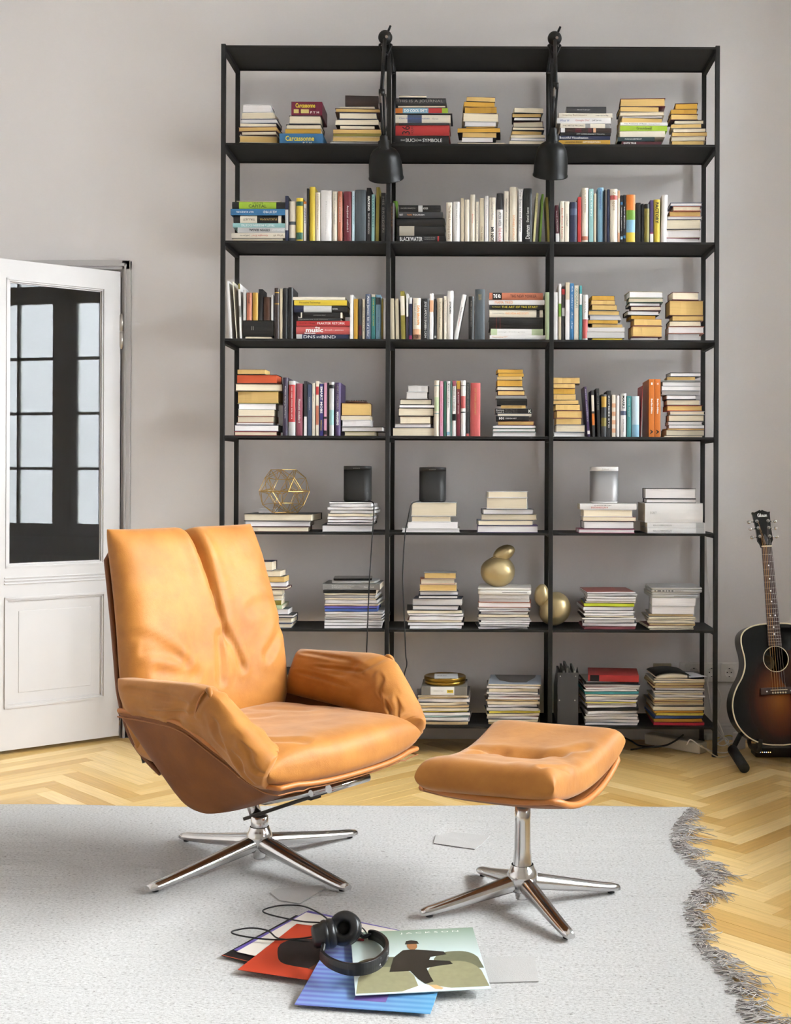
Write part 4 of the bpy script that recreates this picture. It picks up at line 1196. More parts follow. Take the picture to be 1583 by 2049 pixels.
# sixth row piles
zt = mag_stack('R', 6, 872, 700, 805, 1400, 'wwwgwww', 'the pile with blue folders', 6)
zt = mag_stack('R', 6, 700, 640, 815, 1365, 'bv', 'the blue pair in the folder pile', 7, z0=zt, kind='folder')
zt = mag_stack('R', 6, 640, 510, 815, 1345, 'cwcgc', 'the cream part of the folder pile', 8, z0=zt)
zt, _ = stack('R', 6, 510, 'the folder pile below two tablets', [(800, 1340, 475, 's', 'black', {'D': .2}), (793, 1380, 415, 's', 'grey', tb([('Building an International Institution', 'w', .16, .55, .22, '', .65), ('for Public-Private Cooperation', 'w', .16, .5, .22, '', .32), ('Klaus Schwab', 'w', .72, .9, .22)], D=.2, nottop=1))], z0=zt)
ZLAP1 = zt
zt = mag_stack('S', 6, 715, 560, 195, 650, 'wwcwwc', 'the pile under the tan pyramid stack', 9)
stack('S', 6, 560, 'the tapering stack, sixth row', [(228, 610, 520, 'pW', 'charcoal'), (232, 640, 465, 'pG'), (278, 610, 437, 'pW', 'black'), (290, 615, 400, 'pW', 'navy'), (288, 600, 345, 'pT', 'beige'), (298, 585, 297, 'pC', 'terracotta'), (325, 595, 245, 'pT', 'grey')], z0=zt)
zt = mag_stack('S', 6, 715, 535, 788, 1200, 'wgwwgcgwg', 'the pile under the gold glove', 10, kind='newspaper')
zt, _ = stack('S', 6, 535, 'the pile under the white notebook computer', [(778, 1220, 490, 'pW', 'terracotta'), (785, 1205, 460, 'pG', 'white', {'hard': False}), (785, 1205, 428, 'pG', 'white', {'hard': False, 'nottop': 1})], z0=zt)
ZLAP2 = zt
zt = mag_stack('T', 6, 578, 345, 345, 795, 'mwwwcwwwl', 'the white pile beside the gold glove', 12)
mag_stack('T', 6, 345, 245, 370, 812, 'cwwgw', 'the upper part of the pile by the glove', 13, z0=zt)
zt = mag_stack('T', 6, 578, 440, 920, 1320, 'ccdcccd', 'the pile under the silver computer', 14)
ZLAP3, _ = stack('T', 6, 440, 'the pile under the silver computers', [(948, 1320, 370, 'pW', 'white', {'hard': False}), (948, 1330, 297, 'pW', 'light grey', {'hard': False, 'nottop': 1})], z0=zt)
# bottom row piles
ZBOX = mag_stack('U', 7, 655, 388, 262, 712, 'dwwpwycdcwdc', 'the pile under the film tin', 15)
ZMG2 = mag_stack('U', 7, 655, 300, 885, 1350, 'dcwcygwcdwgwcw', 'the pile behind the footstool', 16)
zt = mag_stack('V', 7, 645, 390, 365, 815, 'wwwgwkwgyww', 'the lower half of the colourful pile', 17)
zt = mag_stack('V', 7, 390, 262, 360, 825, 'ctwwgk', 'the upper half of the colourful pile', 18, z0=zt)
ZRED, _ = stack('V', 7, 262, 'the colourful magazine pile', [(385, 830, 205, 's', 'red', {'D': .21, 'rz': -5, 'bands': [(.04, .22, 'black')], 'label': 'red-spined art book lying on top of the colourful magazine pile'})], z0=zt)
ZFOLD = mag_stack('V', 7, 645, 232, 970, 1405, 'robyoccddcwcgwddcc', 'the tallest magazine pile near sockets', 19)
mag_stack('R', 7, 1850, 1330, -60, 440, 'wcwgkwcd', 'the pile hidden behind the armchair', 20)
# ================================================================ THINGS ON THE SHELF
def rrect(w, d, r, n=5):
    pts = []
    for cx, cy, a0 in ((w / 2 - r, d / 2 - r, 0), (-w / 2 + r, d / 2 - r, 90), (-w / 2 + r, -d / 2 + r, 180), (w / 2 - r, -d / 2 + r, 270)):
        for i in range(n + 1):
            a = R(a0 + 90 * i / n)
            pts.append((cx + r * math.cos(a), cy + r * math.sin(a)))
    return pts


def loft(rings):
    """rings: list of equally long point loops -> MB with caps"""
    mb = MB()
    n = len(rings[0])
    v = [p for r in rings for p in r]
    f = []
    for j in range(len(rings) - 1):
        for i in range(n):
            k = (i + 1) % n
            f.append((j * n + i, j * n + k, (j + 1) * n + k, (j + 1) * n + i))
    mb.add(v, f, True)
    mb.add(rings[0], [tuple(range(n - 1, -1, -1))])
    mb.add(rings[-1], [tuple(range(n))])
    return mb


def speaker(z, x0, x1, ytop, ybot, zz, cols, label):
    a, b = zx(z, x0, ytop, YBK + .05), zx(z, x1, ybot, YBK + .05)
    Wd, Hh = b.x - a.x, a.z - zz
    o = empty('speaker', ((a.x + b.x) / 2, YBK + .05 + Wd / 2, zz))
    tag(o, label, 'speaker')

    def ring(w, h):
        return [Vector((x, y, h)) for x, y in rrect(w, w, w * .30, 7)]
    body, cap, base = cols
    loft([ring(Wd * .985, Hh * .05), ring(Wd, Hh * .07), ring(Wd, Hh * .885)]).build('grille', body, o)
    loft([ring(Wd * 1.005, Hh * .885), ring(Wd * 1.005, Hh * .985), ring(Wd * .985, Hh)]).build('top_cap', cap, o)
    loft([ring(Wd * .80, 0), ring(Wd * .93, Hh * .012), ring(Wd * .985, Hh * .05)]).build('base', base, o)
    MB().box((-Wd * .08, -Wd * .1, Hh), (Wd * .08, -Wd * .06, Hh * 1.006)).build('button', cap, o)
    return o, Wd, Hh


m_grill = mat('dark_grille', (46, 45, 44), .5, .25, bump=.3, bscale=900)
m_cap = mat('matt_black_plastic', (26, 25, 25), .5)
m_grillw = mat('silver_grille', (168, 166, 166), .42, .5, bump=.3, bscale=900)
m_capw = mat('white_plastic', (236, 233, 230), .45)
M_CABLE = mat('black_cable', (20, 20, 20), .5)
M_CABLEW = mat('white_cable', (232, 228, 222), .45)
for (z, x0, x1, yt, yb, zz, cols, lab) in (
        ('N', 1096, 1328, 95, 405, ZSP1, (m_grill, m_cap, m_cap), 'black round-cornered speaker standing on loose white paper pile'),
        ('O', 310, 550, 112, 432, ZSP2, (m_grill, m_cap, m_cap), 'black round-cornered speaker standing on thick silver-covered book'),
        ('Q', 413, 655, 105, 430, ZSP3, (m_grillw, m_capw, m_capw), 'white round-cornered speaker with silver grille on book stack')):
    o, Wd, Hh = speaker(z, x0, x1, yt, yb, zz, cols, lab)
    text('SONOS', o, (0, -Wd / 2 * 1.005 - .0006, Hh * .935), Vector((1, 0, 0)), Vector((0, 0, 1)), Wd * .25, Hh * .028, M_INK['s'], 'lettering')


def cable(name, pts, r, m, label, cat='cable', k=7):
    o = MB().tube(smooth_path(pts, k), r, 7).build(name, m)
    tag(o, label, cat)
    return o


S1 = zx('N', 1325, 400, YBK + .06)
cable('speaker_cable', [(at(735, 1004, YBK + .10).x, YBK + .10, ZSP1 + .004), at(746, 1006, YF - .006) + Vector((0, .02, 0)), at(748.5, 1020, YF - .012), at(746, 1060, YF - .012), at(742, 1120, YF - .012), at(738, 1190, YF - .012), at(734, 1300, YF - .012), at(730, 1400, YF - .010), at(731, 1445, YF - .012), at(735, 1495, YF - .012), ground(742, 1503, .004)], .0028, M_CABLE, 'black power cable hanging down behind the armchair arm')
cable('speaker_cable', [(at(840, 1004, YBK + .10).x, YBK + .10, ZSP2 + .004), at(832, 1004, YF - .008) + Vector((0, .02, 0)), at(823, 1010, YF - .012), at(816, 1040, YF - .012), at(810, 1075, YF - .012), at(806, 1150, YF - .012), at(808, 1210, YF - .012), at(810, 1260, YF - .012), at(812, 1310, YF - .012), at(814, 1330, YF - .012), at(808, 1360, YF - .012), at(806, 1450, YF - .012), at(812, 1490, YF - .012), ground(830, 1500, .004)], .0028, M_CABLE, 'black power cable hanging across the middle bay of shelves')
cable('thin_wall_cable', [at(1414, 1070, YW - .004), at(1416, 1150, YW - .004), at(1422, 1205, YW - .004), at(1416, 1260, YW - .004), at(1417, 1340, YW - .014), at(1418, 1380, YW - .02), at(1425, 1420, YW - .03), at(1445, 1470, YW - .05), ground(1455, 1490, .005)], .0016, M_CABLEW, 'thin white cable running down the wall past the sockets')

# ---- gold wire polyhedron
M_GOLDW = mat('brass_wire', (214, 176, 104), .28, 1.0)
phi = (1 + 5 ** .5) / 2
ids = []
for a in (-1, 1):
    for v in ((0, 0, a * phi), (0, a * phi, 0), (a * phi, 0, 0)):
        ids.append(Vector(v))
for a in (-1, 1):
    for b in (-1, 1):
        for c in (-1, 1):
            t = (a * .5, b * phi / 2, c * phi * phi / 2)
            for k in range(3):
                ids.append(Vector((t[k % 3], t[(k + 1) % 3], t[(k + 2) % 3])))
ctr = zx('N', 594, 298, YBK + .11)
rad_ = 217 * 370 / 1583 / F * (YBK + .11)
ico = empty('wire_sculpture', (ctr.x, ctr.y, ZGEO + .0015))
tag(ico, 'openwork gold wire polyhedron sculpture resting on lying books', 'sculpture')
# five-fold axis towards the viewer, flat side at the bottom
ax = Vector((0, 1, phi)).normalized()
q = ax.rotation_difference(Vector((0, -1, 0)))
pts = [q @ (v / phi) for v in ids]
ang = min((math.atan2(p.z, p.x) % (math.pi / 5)) for p in pts if abs(p.y) < .05)
q2 = Matrix.Rotation(-(math.pi / 2 - math.pi / 10) + ang - math.pi / 10 * 0, 3, 'Y')
best = None
for s in range(36):
    mrot = Matrix.Rotation(R(s), 3, 'Y')
    zs = sorted((mrot @ p).z for p in pts)
    if best is None or zs[0] > best[0]:
        best = (zs[0], mrot)
pts = [best[1] @ p for p in pts]
zmin = min(p.z for p in pts)
pts = [p * rad_ for p in pts]
zoff = -zmin * rad_
edges = [(i, j) for i in range(30) for j in range(i + 1, 30) if abs((pts[i] - pts[j]).length - rad_ / phi) < .01 * rad_]
nb = {i: set() for i in range(30)}
for i, j in edges:
    nb[i].add(j)
    nb[j].add(i)
tris = [(i, j, k) for i, j in edges for k in nb[i] & nb[j] if k > j]
rod = MB().cyl((0, 0, 0), (0, 0, 1), 1, n=6).build('rod', M_GOLDW)
rod_me = rod.data
bpy.data.objects.remove(rod)


def add_rod(a, b, r, parent):
    o = bpy.data.objects.new('rod', rod_me)
    COL.objects.link(o)
    o.parent = parent
    d = b - a
    o.location = a
    o.rotation_mode = 'QUATERNION'
    o.rotation_quaternion = Vector((0, 0, 1)).rotation_difference(d)
    o.scale = (r, r, d.length)


up = Vector((0, 0, zoff))
for i, j in edges:
    add_rod(pts[i] + up, pts[j] + up, .0014, ico)
inner = []
for t in tris:
    c = sum((pts[i] for i in t), Vector()) / 3
    c = c * .62
    inner.append(c)
    for i in t:
        add_rod(pts[i] + up, c + up, .0012, ico)
dd = sorted((inner[0] - p).length for p in inner[1:])[0]
for i in range(len(inner)):
    for j in range(i + 1, len(inner)):
        if (inner[i] - inner[j]).length < dd * 1.05:
            add_rod(inner[i] + up, inner[j] + up, .0012, ico)

# ---- gold boxing-glove shaped cushions
M_GOLDL = mat('gold_leather', (192, 172, 128), .40, .65, vary=.08, vscale=20, bump=.25, bscale=60)


def blob(rx, ry, rz_, fn, nu=40, nv=28):
    v, f = [], []
    for j in range(nv + 1):
        th = math.pi * j / nv
        for i in range(nu):
            ph = 2 * math.pi * i / nu
            d = Vector((math.sin(th) * math.cos(ph), math.sin(th) * math.sin(ph), math.cos(th)))
            k = fn(d)
            v.append(Vector((d.x * rx, d.y * ry, d.z * rz_)) * k)
    for j in range(nv):
        for i in range(nu):
            k = (i + 1) % nu
            f.append((j * nu + i, j * nu + k, (j + 1) * nu + k, (j + 1) * nu + i))
    return v, f


def glove(name, loc, rot, s, label):
    o = empty(name, loc, rot)
    tag(o, label, 'boxing glove')

    def body(d):
        k = 1 + .05 * noise.noise(d * 1.7)
        # seam puckers around the mouth
        a = math.atan2(d.y, d.x)
        k *= 1 - .05 * max(0, d.z - .55) * (1 + .6 * math.sin(a * 22))
        k *= 1 + .09 * max(0, -d.z) * .5
        return k
    v, f = blob(.068 * s, .064 * s, .060 * s, body)
    mb = MB().add([p + Vector((0, 0, .060 * s)) for p in v], f, True)
    mb.build('glove_body', M_GOLDL, o)

    def th(d):
        return 1 + .04 * noise.noise(d * 2.5) - .05 * max(0, -d.z - .3) * (1 + .6 * math.sin(math.atan2(d.y, d.x) * 12))
    v, f = blob(.046 * s, .030 * s, .030 * s, th, 28, 18)
    rm = Matrix.Rotation(R(-28), 3, 'Y')
    mb = MB().add([rm @ p + Vector((.022 * s, -.006 * s, .130 * s)) for p in v], f, True)
    mb.build('glove_thumb', M_GOLDL, o)
    pts_ = [(-.035 * s, -.012 * s, .105 * s), (-.012 * s, -.02 * s, .117 * s), (.02 * s, -.02 * s, .113 * s), (.045 * s, -.014 * s, .10 * s)]
    MB().tube(smooth_path(pts_, 5), .003 * s, 6).build('seam', M_GOLDL, o)
    return o


# ---- laptops and tablets
M_ALU = mat('brushed_aluminium', (206, 205, 203), .42, .6)
M_WPL = mat('white_polycarbonate', (232, 228, 222), .25)
M_PORT = mat('port_black', (20, 20, 22), .5)


def laptop(loc, Wd, T, D, rz, m, label, ports=True, slot=False, hinge_col=None, name='laptop', logo=False):
    o = empty(name, loc, (0, 0, rz))
    tag(o, label, 'laptop' if name == 'laptop' else 'tablet')
    r = min(.012, T * .45)

    def slab(z0, z1, ins=0):
        rr = .016
        rings = []
        for (zz, k) in ((z0, .0025), (z0 + (z1 - z0) * .25, 0), (z0 + (z1 - z0) * .8, 0), (z1, .0015)):
            rings.append([Vector((x, y + D / 2, zz)) for x, y in rrect(Wd - 2 * k - ins, D - 2 * k - ins, rr, 4)])
        return loft(rings)
    slab(0, T * .62).build('base', m, o)
    slab(T * .64, T).build('lid', m, o)
    if ports:
        mb = MB()
        x = -Wd * .44
        for w_ in (.007, .016, .009, .005, .008, .008):
            mb.box((x, -.0005, T * .24), (x + w_, .002, T * .45))
            x += w_ + .006
        mb.box((x, -.0005, T * .32), (x + .03, .002, T * .37)).box((x + .034, -.0005, T * .30), (x + .037, .002, T * .40))
        mb.build('port', M_PORT, o)
    if slot:
        MB().box((-.01, -.0005, T * .3), (Wd * .42, .002, T * .36)).build('disc_slot', M_PORT, o)
    if logo:
        MB().lathe([(0, T), (.011, T), (.011, T + .0004), (0, T + .0004)], (0, D * .5, 0), (0, 0, 1), 20, 1.3, 1).build('lid_emblem', mat('white_emblem', (236, 236, 236), .3), o)
    return o


a, b = zx('R', 875, 400, YBK), zx('R', 1335, 400, YBK)
laptop(((a.x + b.x) / 2, YBK + .015, ZLAP1), b.x - a.x, .0125, .16, R(-3), M_ALU, 'thin silver tablet lying on a grey book', ports=False, name='tablet')
laptop(((a.x + b.x) / 2 - .004, YBK + .02, ZLAP1 + .0127), (b.x - a.x) * .86, .010, .15, R(4), mat('black_glass', (18, 18, 20), .15), 'black glass tablet with silver rim lying on another tablet', ports=False, name='tablet')
a, b = zx('S', 775, 400, YBK), zx('S', 1222, 400, YBK)
laptop(((a.x + b.x) / 2, YBK + .004, ZLAP2), b.x - a.x, zx('S', 800, 370, YBK).z - zx('S', 800, 428, YBK).z, .21, R(-2), M_WPL, 'white plastic laptop lying beneath the gold glove', ports=False, slot=True)
ZGL = ZLAP2 + zx('S', 800, 370, YBK).z - zx('S', 800, 428, YBK).z
g = zx('S', 945, 300, YBK + .085)
glove('gold_glove', (g.x, YBK + .085, ZGL + .0005), (0, 0, R(8)), 1.13, 'round gold leather glove sitting on the white laptop')
g2 = zx('S', 1415, 600, YBK + .10)
gl2 = glove('gold_glove', (g2.x - .045, YBK + .10, SZ[6] + .064), (0, R(0), 0), 1.13, 'round gold leather glove lying on the shelf behind a post')
gl2.rotation_euler = (R(8), R(-62), R(0))
gl2.location = (g2.x + .058, YBK + .10, SZ[6] + .052)
a, b = zx('T', 945, 290, YBK), zx('T', 1372, 290, YBK)
T1 = (297 - 250) * 360 / 1583 / F * YBK
laptop(((a.x + b.x) / 2, YBK + .006, ZLAP3), b.x - a.x, T1, .22, R(2), M_ALU, 'older silver laptop with disc slot beneath a newer silver laptop', ports=False, slot=True)
a, b = zx('T', 940, 230, YBK), zx('T', 1390, 230, YBK)
T2 = .0155
laptop(((a.x + b.x) / 2, YBK + .002, ZLAP3 + T1), b.x - a.x, T2 + .006, .235, R(-1), M_ALU, 'silver laptop with side ports topmost on its pile', ports=True, logo=True)

# ---- toothed wooden wheel on the small stack
M_GEAR = mat('dark_turned_wood', (70, 38, 22), .35, vary=.25, vscale=30)
gz = zx('K', 1212, 356, YBK + .06)
gw = zx('K', 1310, 356, YBK + .06).x - zx('K', 1115, 356, YBK + .06).x
n = 30
ring = []
for i in range(n):
    a0 = 2 * math.pi * i / n
    for da, rr in ((.0, 1.0), (.3, 1.0), (.42, .86), (.9, .86)):
        aa = a0 + da * 2 * math.pi / n
        ring.append((rr, aa))
zs = SZ[4] + (643 - 358) * 370 / 1583 / F * YBK
gear = empty('gear_wheel', (gz.x, YBK + .06, zs))
tag(gear, 'dark brown toothed wooden wheel lying on the small book stack', 'gear wheel')
MB().lathe([(gw * .2, 0), (gw * .5, 0), (gw * .5, .006), (gw * .49, .008), (gw * .2, .008)], (0, 0, 0), n=40).build('wheel_rim', M_GEAR, gear)
mb = MB()
for i in range(26):
    a0 = 2 * math.pi * i / 26
    c, s = math.cos(a0) * gw * .44, math.sin(a0) * gw * .44
    mb.cyl((c, s, .007), (c, s, .0125), .0035, .0015, 6)
mb.build('wheel_teeth', M_GEAR, gear)

# ---- grey archive box with film tin
a, b = zx('U', 285, 388, YBK), zx('U', 700, 310, YBK)
bx = empty('archive_box', ((a.x + b.x) / 2, YBK + .006, ZBOX))
tag(bx, 'grey cardboard box with white label beneath the film tin', 'box')
Wd, Hh = b.x - a.x, b.z - a.z
m_boxg = mat('grey_board', (118, 114, 108), .7)
MB().box((-Wd / 2, 0, 0), (Wd / 2, .2, Hh)).build('box_body', m_boxg, bx, bevel=.001)
MB().box((-Wd * .3, -.0006, Hh * .06), (Wd * .22, .0005, Hh * .96)).build('paper_label', mat('label_white', (232, 230, 226), .7), bx)
MB().box((Wd * .06, -.0010, Hh * .28), (Wd * .20, .0002, Hh * .62)).build('label_sticker', mat('label_yellow', (226, 200, 70), .7), bx)
text('TEST', bx, (Wd * .13, -.0016, Hh * .45), Vector((1, 0, 0)), Vector((0, 0, 1)), Wd * .11, Hh * .16, M_INK['k'], 'lettering', .02)
text('FORMAT TEST', bx, (-Wd * .12, -.0011, Hh * .5), Vector((1, 0, 0)), Vector((0, 0, 1)), Wd * .22, Hh * .09, M_INK['s'], 'lettering')
M_TIN = mat('brass_tin', (150, 118, 48), .32, .9, vary=.1, vscale=20)
ta, tb_ = zx('U', 310, 200, YBK + .09), zx('U', 688, 200, YBK + .09)
tr = (tb_.x - ta.x) / 2
tin = empty('film_tin', ((ta.x + tb_.x) / 2, YBK + .006 + tr + .004, ZBOX + Hh))
tag(tin, 'round brass film tin with white paper label on archive box', 'tin')
th_ = .034
MB().lathe([(0, 0), (tr * .96, 0), (tr * .98, .002), (tr * .98, th_ * .5), (0, th_ * .5)], n=48).build('tin_base', M_TIN, tin)
MB().lathe([(tr * .985, th_ * .42), (tr, th_ * .44), (tr, th_ * .9), (tr * .97, th_), (tr * .93, th_), (tr * .91, th_ * .95), (0, th_ * .95)], n=48).build('tin_lid', M_TIN, tin)
MB().box((-tr * .50, -tr * .93, th_ * .95), (tr * .62, tr * .55, th_ * .97)).build('paper_label', mat('label_white', (232, 230, 226), .7), tin, rot=(0, 0, R(2)))
text('REEL', tin, (-.01, -.01, th_ * .985), Vector((1, 0, 0)), Vector((0, 1, 0)), tr * .5, tr * .12, M_INK['k'], 'lettering')

# cover picture of the topmost magazine in the pile behind the footstool
a, b = zx('U', 893, 300, YBK), zx('U', 1370, 300, YBK)
tm = empty('magazine', ((a.x + b.x) / 2, YBK + .004, ZMG2 + .0012), (0, 0, R(-3)))
tag(tm, 'glossy grey magazine with pale blue cover picture behind the footstool', 'magazine')
Wd = b.x - a.x
MB().box((-Wd / 2, 0, 0), (Wd / 2, .25, .006)).build('page_block', page_mat('C'), tm, bevel=.001)
MB().box((-Wd / 2, 0, .006), (Wd / 2, .25, .0068)).build('cover', mat('cover_sky', (172, 184, 198), .3), tm)
v = [(-Wd * .30 + .0, .10), (-.02, .045), (.05, .05), (Wd * .26, .09), (Wd * .38, .18), (Wd * .40, .25), (-Wd * .42, .25), (-Wd * .36, .16)]
MB().prism(v, .0068, .0071, lambda a, b, d: (a, b, d)).build('cover_picture', mat('cover_dark_shape', (86, 82, 80), .3), tm)

# ---- magazine file
a, b = zx('V', 110, 610, YBK + .01), zx('V', 298, 160, YBK + .01)
mf = empty('magazine_file', ((a.x + b.x) / 2, YBK + .01, SZ[7] + .0008))
tag(mf, 'dark grey upright magazine file with small rivets', 'magazine file')
Wd, Hh = b.x - a.x, b.z - SZ[7]
m_file = mat('dark_grey_board', (66, 65, 66), .6)
MB().box((-Wd / 2, 0, 0), (Wd / 2, .002, Hh)).box((-Wd / 2, 0, 0), (Wd / 2, .24, .002)).box((-Wd / 2, .238, 0), (Wd / 2, .24, Hh * .6)).build('file_front', m_file, mf)
for x in (-Wd / 2, Wd / 2 - .002):
    MB().prism([(0, 0), (.24, 0), (.24, Hh * .6), (.06, Hh * 1.07), (0, Hh)], x, x + .002, lambda a, b, d: (d, a, b)).build('file_side', m_file, mf)
for (u, w_) in ((-.36, .93), (.36, .93), (-.40, .47), (.33, .47)):
    MB().lathe([(0, -.0015), (.003, -.001), (.0032, 0)], (Wd * u, 0, Hh * w_), (0, 1, 0), 10).build('rivet', M_STEEL_H, mf)
for k in range(5):
    MB().box((-Wd * .4 + k * Wd * .17, .012, .003), (-Wd * .4 + k * Wd * .17 + .009, .22, Hh * (.98 + .05 * (k % 3)))).build('sheet', mat('file_sheet', (70 + 20 * k, 68 + 20 * k, 66 + 18 * k), .8), mf)

# ---- black folder with loose paper on the tallest pile
a, b = zx('V', 985, 222, YBK), zx('V', 1295, 222, YBK)
fo = empty('black_folder', ((a.x + b.x) / 2, YBK + .012, ZFOLD + .001), (0, 0, R(4)))
tag(fo, 'bulging black folder stuffed with paper on the tallest pile', 'folder')
Wd = b.x - a.x


def bulge(h0, h1, ins, yo=0.0):
    v, f = [], []
    n, m_ = 10, 6
    for top in (0, 1):
        for j in range(m_ + 1):
            for i in range(n + 1):
                u, w_ = i / n, j / m_
                hh = h0 + (h1 - h0) * (math.sin(math.pi * u) ** .6) * (.55 + .45 * math.sin(math.pi * min(1, w_ + .15)))
                v.append((-Wd / 2 + ins + (Wd - 2 * ins) * u, ins + yo + .2 * w_, hh * top))
    k = (n + 1) * (m_ + 1)
    for j in range(m_):
        for i in range(n):
            q_ = j * (n + 1) + i
            f.append((q_ + k, q_ + 1 + k, q_ + n + 2 + k, q_ + n + 1 + k))
            f.append((q_, q_ + n + 1, q_ + n + 2, q_ + 1))
    bd = [j for j in range(n + 1)] + [j * (n + 1) + n for j in range(1, m_ + 1)] + [m_ * (n + 1) + i for i in range(n - 1, -1, -1)] + [j * (n + 1) for j in range(m_ - 1, 0, -1)]
    for i in range(len(bd)):
        a_, b_ = bd[i], bd[(i + 1) % len(bd)]
        f.append((a_, b_, b_ + k, a_ + k))
    return v, f


v, f = bulge(.004, .020, .002)
MB().add(v, f, True).build('paper_sheaf', page_mat('C'), fo)
v, f = bulge(.008, .030, 0, .012)
v = [(p[0], p[1], max(p[2], .0) if p[2] > 0 else .0055) for p in v]
v2 = [(p[0], p[1], p[2] + .001 if i >= len(v) // 2 else v[i + len(v) // 2][2] - .001) for i, p in enumerate(v)]
MB().add(v2, f, True).build('folder_flap', mat('black_card', (28, 27, 27), .5), fo)
MB().box((Wd * .40, -.001, 0), (Wd * .425, .002, .019)).build('elastic_band', mat('black_elastic', (18, 18, 18), .7), fo)
lp = mesh_obj('loose_sheet', [(-.045, -.05, .004), (.05, -.05, .001), (.05, .06, .004), (-.03, .06, .012), (-.045, -.05, .0045), (.05, -.05, .0015), (.05, .06, .0045), (-.03, .06, .0125)],
              [(0, 3, 2, 1), (4, 5, 6, 7), (0, 1, 5, 4), (1, 2, 6, 5), (2, 3, 7, 6), (3, 0, 4, 7)], mat('sheet_white', (226, 224, 230), .8), None)
lp.location = (b.x + .012, YBK + .07, ZFOLD + .002)
lp.rotation_euler = (0, 0, R(25))
tag(lp, 'crumpled white paper sheet sticking out beside the black folder', 'paper')

# ================================================================ DESK LAMPS CLAMPED TO THE TOP SHELF
M_LAMP = mat('lamp_black_enamel', (9, 9, 9), .42, spec=.3)
M_SPRING = mat('spring_steel', (150, 140, 130), .35, 1.0)


